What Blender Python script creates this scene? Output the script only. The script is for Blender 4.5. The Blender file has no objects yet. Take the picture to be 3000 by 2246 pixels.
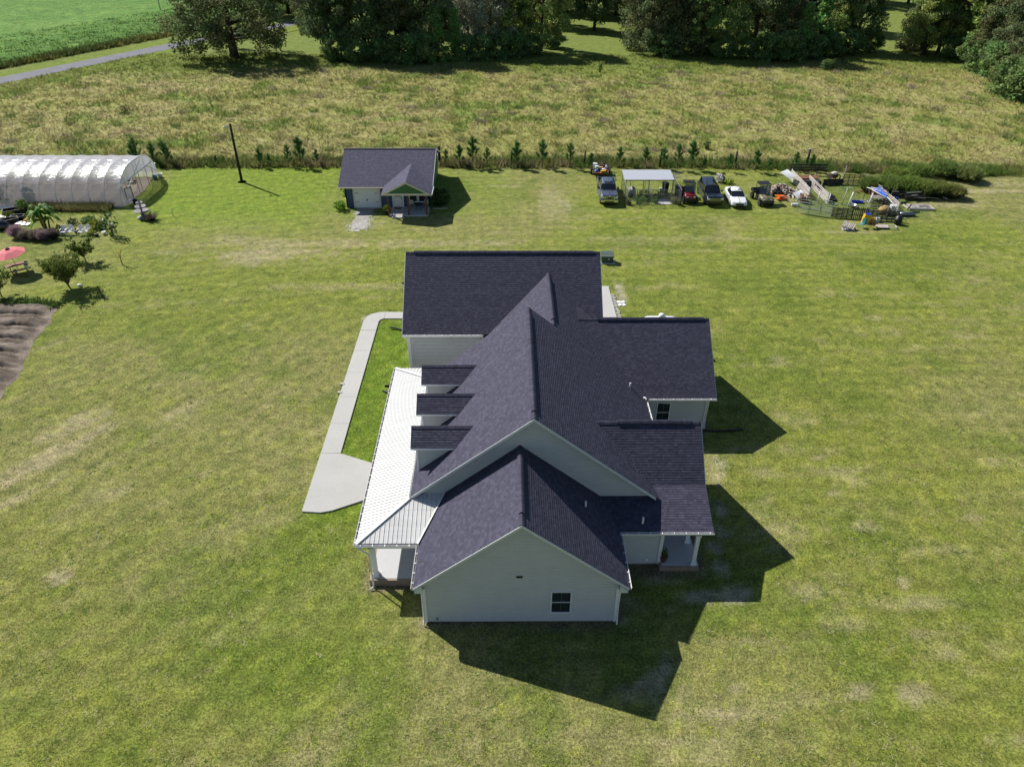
import bpy, math, random
import numpy as np
from mathutils import Vector, Matrix, Quaternion
random.seed(7); rng = np.random.default_rng(7)
R = math.radians
SC = bpy.context.scene
COL = SC.collection

# ------------------------------------------------------------------ camera
CAM_H = 30.8; F_PX = 2152.0; PITCH = R(34.42); YAW = R(0.461); ROLL = R(-0.151)
_fw = Vector((math.sin(YAW)*math.cos(PITCH), math.cos(YAW)*math.cos(PITCH), -math.sin(PITCH)))
_r0 = Vector((math.cos(YAW), -math.sin(YAW), 0)); _d0 = _fw.cross(_r0)
_r = math.cos(ROLL)*_r0 + math.sin(ROLL)*_d0
_d = -math.sin(ROLL)*_r0 + math.cos(ROLL)*_d0
cam = bpy.data.objects.new('camera', bpy.data.cameras.new('camera')); COL.objects.link(cam)
cam.matrix_world = Matrix(((_r.x, -_d.x, -_fw.x, 0), (_r.y, -_d.y, -_fw.y, 0), (_r.z, -_d.z, -_fw.z, CAM_H), (0, 0, 0, 1)))
cam.data.sensor_width = 36; cam.data.lens = 36*F_PX/3000
cam.data.clip_start = .5; cam.data.clip_end = 4000
SC.camera = cam

# ------------------------------------------------------------------ world, sun, exposure
SUN_TO = Vector((-.83, .70, 1.0)).normalized()          # towards the sun
SUN_EL = math.asin(SUN_TO.z)
w = bpy.data.worlds.new('World'); SC.world = w; w.use_nodes = True
nt = w.node_tree; nt.nodes.clear()
sky = nt.nodes.new('ShaderNodeTexSky'); sky.sky_type = 'NISHITA'; sky.sun_disc = False
sky.sun_elevation = SUN_EL; sky.sun_rotation = math.atan2(SUN_TO.x, SUN_TO.y)
sky.air_density = 1.0; sky.dust_density = .4; sky.ozone_density = 1.5
bg = nt.nodes.new('ShaderNodeBackground'); bg.inputs[1].default_value = .062
wo = nt.nodes.new('ShaderNodeOutputWorld')
nt.links.new(sky.outputs[0], bg.inputs[0]); nt.links.new(bg.outputs[0], wo.inputs[0])
sun = bpy.data.objects.new('sun', bpy.data.lights.new('sun', 'SUN')); COL.objects.link(sun)
sun.data.energy = 4.8; sun.data.angle = R(.5); sun.data.color = (1, .955, .88)
sun.rotation_euler = (-SUN_TO).to_track_quat('-Z', 'Y').to_euler(); sun.location = (-40, 30, 80)
SC.view_settings.view_transform = 'Standard'; SC.view_settings.look = 'None'
SC.view_settings.exposure = 0.42; SC.view_settings.gamma = 1; SC.view_settings.use_curve_mapping = False

# survey helper: where the line of sight through a point of the 3000 px photograph meets the height z
def at(px, py, z=0.0):
    v = _r*((px-1500)/F_PX) + _d*((py-1123)/F_PX) + _fw
    t = (z-CAM_H)/v.z
    return Vector((v.x*t, v.y*t, z))

# ------------------------------------------------------------------ mesh helper
class MB:
    def __init__(s): s.v = []; s.f = []; s.c = []; s.col = None; s.m = None
    def _add(s, vs, fs):
        n = len(s.v)
        if s.m is not None: vs = [s.m @ Vector(p) for p in vs]
        s.v.extend([tuple(p) for p in vs])
        for f in fs:
            s.f.append([i+n for i in f]); s.c.append(s.col)
        return s
    def box(s, x0, x1, y0, y1, z0, z1):
        return s._add([(x0,y0,z0),(x1,y0,z0),(x1,y1,z0),(x0,y1,z0),(x0,y0,z1),(x1,y0,z1),(x1,y1,z1),(x0,y1,z1)],
            [(0,3,2,1),(4,5,6,7),(0,1,5,4),(1,2,6,5),(2,3,7,6),(3,0,4,7)])
    def cb(s, c, d):
        return s.box(c[0]-d[0]/2, c[0]+d[0]/2, c[1]-d[1]/2, c[1]+d[1]/2, c[2]-d[2]/2, c[2]+d[2]/2)
    def bar(s, a, b, w, h, up=(0,0,1)):              # rectangular bar from a to b
        a = Vector(a); b = Vector(b); d = (b-a).normalized(); up = Vector(up)
        x = d.cross(up)
        if x.length < 1e-4: x = d.cross(Vector((1,0,0)))
        x.normalize(); y = x.cross(d).normalized(); x *= w/2; y *= h/2
        return s._add([a-x-y, a+x-y, a+x+y, a-x+y, b-x-y, b+x-y, b+x+y, b-x+y],
            [(0,3,2,1),(4,5,6,7),(0,1,5,4),(1,2,6,5),(2,3,7,6),(3,0,4,7)])
    def tube(s, pts, r, n=6, cap=True):
        pts = [Vector(p) for p in pts]; k = len(pts)
        rr = r if isinstance(r, (list, tuple)) else [r]*k
        vs = []; ref = None
        for i, p in enumerate(pts):
            d = (pts[min(i+1,k-1)]-pts[max(i-1,0)])
            d = d.normalized() if d.length > 1e-9 else Vector((0,0,1))
            if ref is None: ref = Vector((0,0,1)) if abs(d.z) < .9 else Vector((1,0,0))
            x = d.cross(ref)
            if x.length < 1e-3: x = d.cross(Vector((0,1,0)))
            x.normalize(); y = d.cross(x)
            for j in range(n):
                a = 2*math.pi*j/n; vs.append(p+(x*math.cos(a)+y*math.sin(a))*rr[i])
        fs = [(i*n+j, i*n+(j+1)%n, (i+1)*n+(j+1)%n, (i+1)*n+j) for i in range(k-1) for j in range(n)]
        if cap: fs += [tuple(range(n))[::-1], tuple(range((k-1)*n, k*n))]
        return s._add(vs, fs)
    def lathe(s, prof, n=16, c=(0,0,0)):             # prof [(r,z)...]
        vs = [(c[0]+r*math.cos(2*math.pi*j/n), c[1]+r*math.sin(2*math.pi*j/n), c[2]+z) for r, z in prof for j in range(n)]
        k = len(prof)
        fs = [(i*n+j, i*n+(j+1)%n, (i+1)*n+(j+1)%n, (i+1)*n+j) for i in range(k-1) for j in range(n)]
        fs += [tuple(range(n))[::-1], tuple(range((k-1)*n, k*n))]
        return s._add(vs, fs)
    def ball(s, c, r, n=10, m=6):
        r = r if isinstance(r, (tuple, list)) else (r, r, r)
        vs = []
        for i in range(m+1):
            t = math.pi*i/m
            for j in range(n):
                a = 2*math.pi*j/n
                vs.append((c[0]+r[0]*math.sin(t)*math.cos(a), c[1]+r[1]*math.sin(t)*math.sin(a), c[2]-r[2]*math.cos(t)))
        return s._add(vs, [(i*n+j, i*n+(j+1)%n, (i+1)*n+(j+1)%n, (i+1)*n+j) for i in range(m) for j in range(n)])
    def poly(s, pts, t=None):                        # polygon, or a slab of thickness t downwards along z
        n = len(pts); pts = [Vector(p) for p in pts]
        if t is None: return s._add(pts, [tuple(range(n))])
        if isinstance(t, (int, float)): t = Vector((0,0,-t))
        t = Vector(t)
        return s._add(pts+[p+t for p in pts], [tuple(range(n)), tuple(range(2*n-1, n-1, -1))] +
            [(i, i+n, (i+1)%n+n, (i+1)%n) for i in range(n)])
    def loft(s, rings, cap=True, closed=True):
        n = len(rings[0]); vs = [p for r in rings for p in r]
        e = n if closed else n-1
        fs = [(i*n+j, i*n+(j+1)%n, (i+1)*n+(j+1)%n, (i+1)*n+j) for i in range(len(rings)-1) for j in range(e)]
        if cap: fs += [tuple(range(n))[::-1], tuple(range((len(rings)-1)*n, len(rings)*n))]
        return s._add(vs, fs)
    def build(s, name, mat, parent=None, smooth=False, world=False, offset=None, bev=0):
        me = bpy.data.meshes.new(name)
        v = s.v
        off = offset
        if world and parent is not None:
            p = parent
            off = Vector((0,0,0))
            while p is not None: off = off + Vector(p.location); p = p.parent
        if off is not None: v = [(a[0]-off[0], a[1]-off[1], a[2]-off[2]) for a in v]
        me.from_pydata(v, [], s.f)
        if any(c is not None for c in s.c):
            at_ = me.color_attributes.new('col', 'FLOAT_COLOR', 'CORNER')
            cnt = np.array([len(f) for f in s.f])
            cc = np.array([(c if c is not None else (1,1,1)) for c in s.c], dtype=np.float32)
            cc = np.concatenate([cc, np.ones((len(cc),1), np.float32)], 1)
            at_.data.foreach_set('color', np.repeat(cc, cnt, axis=0).ravel())
        if smooth: me.polygons.foreach_set('use_smooth', [True]*len(me.polygons))
        me.materials.append(M[mat] if isinstance(mat, str) else mat)
        me.validate(); me.update()
        o = obj(name, me, parent)
        if bev:
            m_ = o.modifiers.new('bevel', 'BEVEL'); m_.width = bev; m_.segments = 3; m_.limit_method = 'ANGLE'; m_.angle_limit = R(18); m_.harden_normals = False
            me.polygons.foreach_set('use_smooth', [True]*len(me.polygons)); me.set_sharp_from_angle(angle=R(32))
        return o

def obj(name, me, parent=None):
    o = bpy.data.objects.new(name, me); COL.objects.link(o)
    if parent is not None: o.parent = parent
    return o
def empty(name, loc, rz=0, label=None, cat=None, group=None):
    o = bpy.data.objects.new(name, None); COL.objects.link(o); o.empty_display_size = .3
    o.location = loc; o.rotation_euler = (0, 0, rz); tag(o, label, cat, group)
    return o
def tag(o, label=None, cat=None, group=None, kind=None):
    if label: o['label'] = label
    if cat: o['category'] = cat
    if group: o['group'] = group
    if kind: o['kind'] = kind
    return o
def copy_tree(o, parent=None):
    c = o.copy(); COL.objects.link(c)
    if parent is not None: c.parent = parent
    for ch in list(o.children): copy_tree(ch, c)
    return c
def npmesh(name, v, f, mat, cols=None, smooth=False, per='face'):
    me = bpy.data.meshes.new(name)
    v = np.asarray(v, np.float32); f = np.asarray(f, np.int32); k = f.shape[1]
    me.vertices.add(len(v)); me.vertices.foreach_set('co', v.ravel())
    me.loops.add(f.size); me.loops.foreach_set('vertex_index', f.ravel())
    me.polygons.add(len(f)); me.polygons.foreach_set('loop_start', np.arange(len(f), dtype=np.int32)*k)
    me.update(calc_edges=True)
    if cols is not None:
        a = me.color_attributes.new('col', 'FLOAT_COLOR', 'CORNER' if per == 'face' else 'POINT')
        c = np.concatenate([np.asarray(cols, np.float32), np.ones((len(cols),1), np.float32)], 1)
        a.data.foreach_set('color', (np.repeat(c, k, axis=0) if per == 'face' else c).ravel())
    if smooth: me.polygons.foreach_set('use_smooth', [True]*len(f))
    me.materials.append(M[mat]); me.validate()
    return me

# ------------------------------------------------------------------ materials
M = {}
class NT:
    def __init__(s, name):
        s.mat = bpy.data.materials.new(name); s.mat.use_nodes = True; s.t = s.mat.node_tree
        s.b = s.t.nodes['Principled BSDF']; s.out = s.t.nodes['Material Output']
    def n(s, typ, **k):
        x = s.t.nodes.new(typ)
        for a, b in k.items():
            if a.startswith('i_'):
                key = a[2:].replace('_', ' ')
                x.inputs[int(key) if key.isdigit() else key].default_value = b
            else: setattr(x, a, b)
        return x
    def l(s, a, b): s.t.links.new(a, b)
    def noise(s, scale, detail=3, rough=.55, vec=None, stretch=None):
        x = s.n('ShaderNodeTexNoise'); x.inputs['Scale'].default_value = scale
        x.inputs['Detail'].default_value = detail; x.inputs['Roughness'].default_value = rough
        src = vec if vec is not None else s.pos()
        if stretch:
            mp = s.n('ShaderNodeMapping'); mp.inputs['Scale'].default_value = stretch; s.l(src, mp.inputs[0]); src = mp.outputs[0]
            if len(stretch) > 3: pass
        s.l(src, x.inputs['Vector']); return x.outputs[0]
    def pos(s):
        if not hasattr(s, '_p'): s._p = s.n('ShaderNodeTexCoord').outputs['Object']
        return s._p
    def wpos(s):
        if not hasattr(s, '_w'): s._w = s.n('ShaderNodeNewGeometry').outputs['Position']
        return s._w
    def ramp(s, f, stops):
        x = s.n('ShaderNodeValToRGB'); e = x.color_ramp.elements
        while len(e) < len(stops): e.new(.5)
        for q, (p, c) in zip(e, stops):
            q.position = p; q.color = (c[0], c[1], c[2], 1) if isinstance(c, (tuple, list)) else (c, c, c, 1)
        s.l(f, x.inputs[0]); return x.outputs[0]
    def mix(s, f, a, b, mode='MIX'):
        x = s.n('ShaderNodeMix'); x.data_type = 'RGBA'; x.blend_type = mode
        for v, i in ((f, x.inputs[0]), (a, x.inputs[6]), (b, x.inputs[7])):
            if hasattr(v, 'links'): s.l(v, i)
            elif isinstance(v, (int, float)): i.default_value = v if i.type == 'VALUE' else (v, v, v, 1)
            else: i.default_value = (*v, 1)
        return x.outputs[2]
    def attr(s, name='col'): return s.n('ShaderNodeAttribute', attribute_name=name).outputs['Color']
    def bump(s, h, strength=.5, dist=.02):
        x = s.n('ShaderNodeBump'); x.inputs['Strength'].default_value = strength; x.inputs['Distance'].default_value = dist
        s.l(h, x.inputs['Height']); s.l(x.outputs[0], s.b.inputs['Normal']); return x
    def rough(s, v): s.b.inputs['Roughness'].default_value = v
    def base(s, c):
        if hasattr(c, 'links'): s.l(c, s.b.inputs['Base Color'])
        else: s.b.inputs['Base Color'].default_value = (*c, 1)

def plain(name, c, rough=.6, metal=0, var=.18, scale=6, bump=0, coat=0, spec=None, emit=None):
    t = NT(name); n = t.noise(scale, 4)
    lo = tuple(x*(1-var) for x in c); hi = tuple(min(1, x*(1+var)) for x in c)
    t.base(t.ramp(n, [(.3, lo), (.7, hi)])); t.rough(rough); t.b.inputs['Metallic'].default_value = metal
    if coat: t.b.inputs['Coat Weight'].default_value = coat; t.b.inputs['Coat Roughness'].default_value = .06
    if spec is not None: t.b.inputs['Specular IOR Level'].default_value = spec
    if bump: t.bump(t.noise(scale*6, 3), bump, .01)
    M[name] = t.mat; return t
def vcol(name, rough=.7, scale=5, var=.25, bump=.2, spec=.3, trans=0, up=0):
    t = NT(name); c = t.attr(); n = t.ramp(t.noise(scale, 4), [(.25, 1-var), (.75, 1+var)])
    t.base(t.mix(1.0, c, n, 'MULTIPLY')); t.rough(rough); t.b.inputs['Specular IOR Level'].default_value = spec
    if bump: t.bump(t.noise(scale*8, 3), bump, .01)
    if up:                       # grass: averaged normals of a dense sward, leaning towards the sky
        g = t.n('ShaderNodeNewGeometry'); vm = t.n('ShaderNodeVectorMath', operation='SCALE'); vm.inputs['Scale'].default_value = 1-up; t.l(g.outputs['Normal'], vm.inputs[0])
        va = t.n('ShaderNodeVectorMath', operation='ADD'); va.inputs[1].default_value = (0,0,up); t.l(vm.outputs[0], va.inputs[0])
        vn = t.n('ShaderNodeVectorMath', operation='NORMALIZE'); t.l(va.outputs[0], vn.inputs[0]); t.l(vn.outputs[0], t.b.inputs['Normal'])
    if trans:
        tr = t.n('ShaderNodeBsdfTranslucent'); t.l(t.b.inputs['Base Color'].links[0].from_socket, tr.inputs[0])
        ms = t.n('ShaderNodeMixShader'); ms.inputs[0].default_value = trans
        t.l(t.b.outputs[0], ms.inputs[1]); t.l(tr.outputs[0], ms.inputs[2]); t.l(ms.outputs[0], t.out.inputs[0])
    M[name] = t.mat; return t

# house
t = vcol('shingle', rough=.88, scale=9, var=.08, bump=.4, spec=.28)
plain('roof_deck', (.055,.052,.07), .85)
t = plain('siding', (.565,.575,.585), .55, var=.04, scale=1.2, spec=.3)
plain('trim', (.80,.80,.82), .45, var=.03, scale=2)
plain('gutter', (.82,.82,.84), .35, var=.03, scale=3, spec=.5)
plain('gutter_inside', (.16,.15,.14), .7, var=.3)
plain('fascia', (.62,.65,.68), .5, var=.04)
t = NT('white_metal_roof'); s1 = t.noise(.7, 4, stretch=(1.0, 6.0, 1.0)); s2 = t.noise(3, 3, stretch=(.6, 9, 1))
t.base(t.ramp(s1, [(.3, (.54,.545,.53)), (.55, (.63,.63,.62)), (.75, (.68,.68,.68))])); t.rough(.5); t.b.inputs['Specular IOR Level'].default_value = .4
M['white_metal_roof'] = t.mat
def concrete(name, c1, c2, sc=1.0):
    t = NT(name); a = t.noise(.5*sc, 5, .6); b = t.noise(9*sc, 4); c = t.noise(60, 2)
    col = t.mix(.5, t.ramp(a, [(.3, c1), (.7, c2)]), t.ramp(b, [(.3, c1), (.72, c2)]))
    t.base(t.mix(.25, col, t.ramp(c, [(.3, tuple(x*.7 for x in c1)), (.7, c2)]))); t.rough(.9); t.bump(b, .25, .01); M[name] = t.mat
concrete('concrete', (.385,.378,.36), (.50,.495,.475)); concrete('slab', (.46,.46,.475), (.56,.56,.58)); concrete('grey_block', (.36,.34,.31), (.5,.48,.44), 3)
t = NT('brick_edge'); br = t.n('ShaderNodeTexBrick'); t.l(t.pos(), br.inputs[0]); br.inputs['Scale'].default_value = 4.5
br.inputs['Color1'].default_value = (.36,.25,.18,1); br.inputs['Color2'].default_value = (.28,.20,.15,1); br.inputs['Mortar'].default_value = (.38,.35,.31,1)
t.base(t.mix(.4, br.outputs[0], t.ramp(t.noise(12, 4), [(.3, (.16,.11,.085)), (.7, (.38,.28,.21))]))); t.rough(.9); M['brick_edge'] = t.mat
t = plain('glass', (.022,.028,.040), .08, var=.1, spec=.9)
plain('window_white', (.80,.81,.83), .4, var=.02)
plain('black_plastic', (.013,.013,.015), .45, var=.3)
plain('black_rubber', (.017,.017,.018), .8, var=.3)
plain('grey_metal', (.28,.30,.30), .45, metal=.7)
plain('gate_grey', (.40,.43,.45), .5, var=.2)
plain('galvanised', (.52,.54,.57), .38, metal=.75, scale=3)
plain('green_box', (.035,.07,.045), .5)
plain('tank_white', (.78,.80,.84), .3, coat=.3, var=.05)
# shed
t = NT('blue_siding'); wv = t.n('ShaderNodeTexWave'); wv.bands_direction = 'X'; wv.inputs['Scale'].default_value = 1.55; t.l(t.pos(), wv.inputs[0])
t.base(t.mix(.5, (.035,.07,.17), t.ramp(t.noise(3, 3), [(.3, (.025,.055,.135)), (.7, (.05,.095,.22))]))); t.rough(.6); t.bump(wv.outputs[0], .3, .01); M['blue_siding'] = t.mat
plain('green_siding', (.045,.16,.055), .6, var=.12)
plain('cream_trim', (.62,.58,.50), .55, var=.06)
plain('stained_wood', (.13,.05,.028), .6, var=.25, scale=8)
plain('door_white', (.72,.74,.78), .4, var=.03)
plain('iron', (.02,.02,.022), .5)
# vehicles
def paint(name, c, metal=.3, rough=.28):
    t = plain(name, c, rough, metal=metal, var=.05, scale=2, coat=.8)
paint('paint_grey_blue', (.15,.17,.22), .65, .3); paint('paint_navy', (.010,.013,.022), .2, .22); paint('paint_white', (.80,.81,.83), 0, .25)
paint('paint_red', (.16,.010,.015), .1, .3); paint('paint_orange', (.75,.14,.01), 0, .35)
plain('chrome', (.62,.64,.66), .14, metal=1, var=.03); plain('car_glass', (.010,.012,.016), .04, var=.1, spec=.8); plain('headlamp', (.6,.64,.68), .08, var=.1, coat=1)
plain('dark_trim', (.015,.015,.017), .4); plain('seat_vinyl', (.02,.02,.022), .5)
t = NT('camo'); v = t.n('ShaderNodeTexVoronoi'); v.inputs['Scale'].default_value = 5; t.l(t.pos(), v.inputs[0])
t.base(t.ramp(v.outputs[0], [(.2, (.05,.05,.03)), (.4, (.28,.24,.15)), (.7, (.12,.12,.06))])); t.rough(.4); M['camo'] = t.mat
# wood, junk
vcol('any', .6, 6, .22, .15, .35)            # colour comes per piece from the mesh
vcol('wood', .85, 9, .3, .4, .2)
vcol('fabric', .85, 7, .15, .2, .2, trans=.15)
vcol('leaf', .75, .9, .25, 0, .1, trans=.33, up=.35)
vcol('needle', .6, 2, .25, 0, .2, trans=.15, up=.35)
vcol('blade', .8, .6, .22, 0, .1, trans=.1, up=.8)
vcol('bark', .95, 5, .35, .6, .1)
vcol('glossy_leaf', .6, 2, .2, 0, .25, trans=.25)
t = NT('rust'); t.base(t.ramp(t.noise(4, 5), [(.3, (.09,.035,.02)), (.6, (.25,.11,.055)), (.8, (.38,.30,.26))])); t.rough(.85); M['rust'] = t.mat
t = NT('tarp_blue'); t.base(t.ramp(t.noise(3, 3), [(.3, (.03,.10,.55)), (.7, (.06,.19,.72))])); t.rough(.4); t.bump(t.noise(4, 4), .6, .06); M['tarp_blue'] = t.mat
plain('plastic_blue', (.012,.03,.42), .3, var=.1, coat=.3); plain('plastic_yellow', (.68,.45,.02), .4); plain('plastic_white', (.80,.80,.81), .35, var=.03)
plain('umbrella_pink', (.72,.17,.19), .8, var=.05); plain('stone_grey', (.27,.26,.27), .8, var=.25, scale=10, bump=.3)
plain('teal_paint', (.06,.26,.28), .45); plain('straw_bale', (.36,.26,.11), .95, var=.3, scale=14, bump=.5)
plain('insulator', (.6,.62,.65), .3)
# poly film
t = NT('poly_film'); tp = t.n('ShaderNodeBsdfTransparent'); tp.inputs[0].default_value = (.92,.92,.94,1)
tr = t.n('ShaderNodeBsdfTranslucent'); tr.inputs[0].default_value = (.70,.70,.74,1)
t.base((.70,.70,.75)); t.rough(.24); t.b.inputs['Specular IOR Level'].default_value = .9
t.bump(t.noise(1.3, 4, .6, stretch=(1.0, 2.2, .45)), .75, .14)
m1 = t.n('ShaderNodeMixShader', i_0=.45); t.l(t.b.outputs[0], m1.inputs[1]); t.l(tr.outputs[0], m1.inputs[2])
lw = t.n('ShaderNodeLayerWeight'); lw.inputs[0].default_value = .42
fr = t.ramp(lw.outputs['Facing'], [(.10, .52), (.50, .10)]); m2 = t.n('ShaderNodeMixShader'); t.l(fr, m2.inputs[0]); t.l(m1.outputs[0], m2.inputs[1]); t.l(tp.outputs[0], m2.inputs[2]); t.l(m2.outputs[0], t.out.inputs[0])
M['poly_film'] = t.mat
# ------------------------------------------------------------------ ground
def vnoise(x, y, sc, seed, octv=3):
    r = np.random.default_rng(seed); out = 0; amp = 1; tot = 0
    for o in range(octv):
        g = r.random((257, 257)); s = sc*(2**o)
        u = np.asarray(x)*s + 91.7*seed + 1000; v = np.asarray(y)*s + 37.1*seed + 1000
        i = np.floor(u).astype(int); j = np.floor(v).astype(int); fu = u-i; fv = v-j
        fu = fu*fu*(3-2*fu); fv = fv*fv*(3-2*fv); i %= 256; j %= 256
        a = g[i, j]*(1-fu)+g[i+1, j]*fu; b = g[i, j+1]*(1-fu)+g[i+1, j+1]*fu
        out = out + amp*(a*(1-fv)+b*fv); tot += amp; amp *= .55
    return out/tot
def sst(a, b, x): t = np.clip((x-a)/(b-a), 0, 1); return t*t*(3-2*t)
def lerp(a, b, t): return a*(1-t[..., None]) + np.asarray(b)*t[..., None]

def lawn_colour(X, Y):
    big = vnoise(X, Y, .045, 3, 3); med = vnoise(X, Y, .22, 5, 3)
    # mowing and wheel streaks: along x on the right and at the back, slanting on the left
    ang = np.where(X < -2, R(52), R(2)); ang = np.where((X < -2) & (Y > 55), R(12), ang)
    u = X*np.cos(ang)+Y*np.sin(ang); v = -X*np.sin(ang)+Y*np.cos(ang)
    st = vnoise(u*.16, v*1.0, .9, 11, 3)
    sm = vnoise(X, Y, 1.1, 17, 3)
    far = sst(35, 75, Y)
    c = np.zeros(X.shape+(3,)) + np.array((.178, .205, .045))
    c = lerp(c, (.190, .235, .042), far*.85)
    c = lerp(c, (.235, .228, .098), sst(.38, .62, big)*.7)
    c = lerp(c, (.110, .165, .024), sst(.52, .72, 1-med)*.6)
    c = lerp(c, (.225, .270, .030), sst(.57, .8, med*.6+sm*.4)*.45)
    c = lerp(c, (.330, .300, .170), sst(.52, .80, st*.5+sm*.34+med*.16)*(.50+.2*(X > 6)*(Y < 60)))
    c = lerp(c, (.085, .135, .022), sst(.60, .78, 1-sm)*.35)
    dry = np.zeros(X.shape)
    def blob(px, py, rx, ry, k, rot=0, pw=1):
        nonlocal dry
        p = at(px, py); a = (X-p.x)*math.cos(rot)+(Y-p.y)*math.sin(rot); b = -(X-p.x)*math.sin(rot)+(Y-p.y)*math.cos(rot)
        d = np.sqrt((a/rx)**2+(b/ry)**2) + (sm-.5)*1.3 + (med-.5)*.8
        dry = np.maximum(dry, sst(1.15, .35, d)*k)
    for q in [(800,745,9,2.6,.8),(920,715,14,1.6,.7),(1250,712,14,1.2,.6),(690,700,4,1.4,.5),(1000,838,9,1.0,.45),(1430,738,8,.9,.5),
              (230,1240,3.0,1.2,.8,R(50)),(140,1340,4.2,1.1,.8,R(50)),(80,1450,2.6,.8,.75,R(50)),(300,1245,1.5,.6,.6),(540,1200,2.2,1.0,.45,R(50)),(165,1690,.8,.6,.9),(320,1440,1.6,1.2,.4),
              (1620,590,1.8,6,.5),(1480,545,2.2,.7,.75),(2560,650,2,.8,.5),(2330,585,3,1.2,.5),(2150,690,2,1,.4),(2560,930,1.2,.5,.6),(2480,680,4,.5,.5),(2830,985,2.5,.8,.4),(2870,560,9,.9,.75),(2950,540,9,.8,.7),(2800,600,4,1.2,.5),
              (2090,1375,.7,1.9,.9),(2240,1385,1.3,.6,.55),(2400,1345,.9,.35,.8),(2440,1440,.7,.35,.6),(2530,1540,.9,.4,.6),(2360,1730,1,.6,.5),(2645,1705,.45,.3,.95),(2850,1957,.3,.22,.9),(2510,2025,.8,.45,.75),(2690,2035,.9,.55,.75),(2160,2025,.5,.45,.7),(2030,2100,.8,.3,.8),(2110,2095,1.4,.5,.7),(2000,2030,.5,.5,.5),(2375,2195,.35,.18,.8),(2550,2240,.9,.2,.6),
              (1915,1995,.45,.3,.7),(1990,2090,.7,.35,.6),(2850,1520,.8,.4,.5),(2900,1350,1,.5,.5),(2690,1770,2.2,.5,.45),(2480,1820,1.5,.5,.4),(2300,1610,1.1,.5,.4),(1770,2240,.3,.3,.6),(1870,2030,.4,.4,.6),
              (560,2240,.6,.2,.4),(640,1870,.6,.5,.35),(1090,1830,.22,.15,.9),(1085,1690,.3,.35,.9),(1090,1735,.45,.2,.9),(1230,1832,.35,.2,.8),(2000,520,8,1,.4),(1900,700,10,1,.3),(2200,700,9,.8,.35)]:
        blob(*q)
    c = lerp(c, (.40, .345, .225), dry*.8)
    # bare sandy soil by the back porch where nothing grows in the house's shade
    dry[:] = 0
    for q in [(2110,1490,.35,.8,.8),(2115,1560,.4,.6,.8),(2090,1600,.4,.5,.9),(2110,1660,.5,.5,.7),(2050,1745,1.3,.35,.7),(2150,1740,1.1,.5,.75),(1950,1700,1.2,.35,.5),(1830,1760,.8,.5,.4),(1930,2010,.5,.9,.5),(1960,1950,.35,.7,.6),(1840,2030,.6,.4,.35),(1840,1815,.3,.3,.5),(2110,1360,.4,.9,.7),(1660,590,.8,2,.3),
              (1815,855,.5,2.2,.8),(1790,905,.5,3,.6),(1070,940,.5,1,.5),(500,740,2.2,.5,.25),(1110,655,.9,1.2,.3)]:
        blob(*q)
    c = lerp(c, (.44, .40, .34), dry*.8)
    # sheltered, watered strip between walk and porch
    g = sst(-12.5, -10.9, X)*sst(-4.5, -6.8, X)*sst(29.5, 31.5, Y)*sst(56, 53, Y)
    c = lerp(c, (.105, .185, .012), g*.85)
    c = lerp(c, (.125, .185, .020), sst(-17, -12, X)*sst(-2, -9, X)*sst(16, 22, Y)*sst(34, 29, Y)*.5)
    # green mowed corner behind the hoop house and round the shed
    c = lerp(c, (.175, .265, .022), sst(70, 80, Y)*sst(-18, -24, X)*sst(-44, -40, X)*.75)
    c = lerp(c, (.155, .240, .025), sst(76, 80, Y)*sst(4, -2, X)*.45)
    rr_ = np.where(X < -2, v, Y); mow = np.sin(rr_*2*math.pi/1.55+2.5*(med-.5)*2)*.5+.5
    c = c*(np.array((.945, .925, .87))*(.93+.13*sst(.2, .8, mow))[..., None]); c = lerp(c, (.30, .33, .05), sst(.62, .8, vnoise(X, Y, 1.9, 19, 2))*.35)
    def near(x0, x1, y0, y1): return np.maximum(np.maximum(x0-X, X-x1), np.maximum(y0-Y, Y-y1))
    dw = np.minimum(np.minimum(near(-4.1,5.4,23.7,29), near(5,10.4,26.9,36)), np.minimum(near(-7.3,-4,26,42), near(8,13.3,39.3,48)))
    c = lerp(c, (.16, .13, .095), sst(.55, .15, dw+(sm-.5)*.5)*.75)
    pen = sst(33, 34, X)*sst(48, 46, X)*sst(76, 78, Y)*sst(90, 88, Y)
    c = lerp(c, (.070, .125, .022), pen*.6)
    return c

def sheet(name, x0, x1, y0, y1, step, z, mat, colf, hf=None):
    nx = int((x1-x0)/step)+1; ny = int((y1-y0)/step)+1
    X, Y = np.meshgrid(np.linspace(x0, x1, nx), np.linspace(y0, y1, ny), indexing='ij')
    Z = np.full(X.shape, z) + (hf(X, Y) if hf else 0)
    v = np.stack([X, Y, Z], -1).reshape(-1, 3)
    i = np.arange(nx-1)[:, None]*ny + np.arange(ny-1)[None]
    f = np.stack([i, i+ny, i+ny+1, i+1], -1).reshape(-1, 4)
    me = npmesh(name, v, f, mat, colf(X, Y).reshape(-1, 3), smooth=True, per='vert')
    return tag(obj(name, me), kind='structure')

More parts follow.
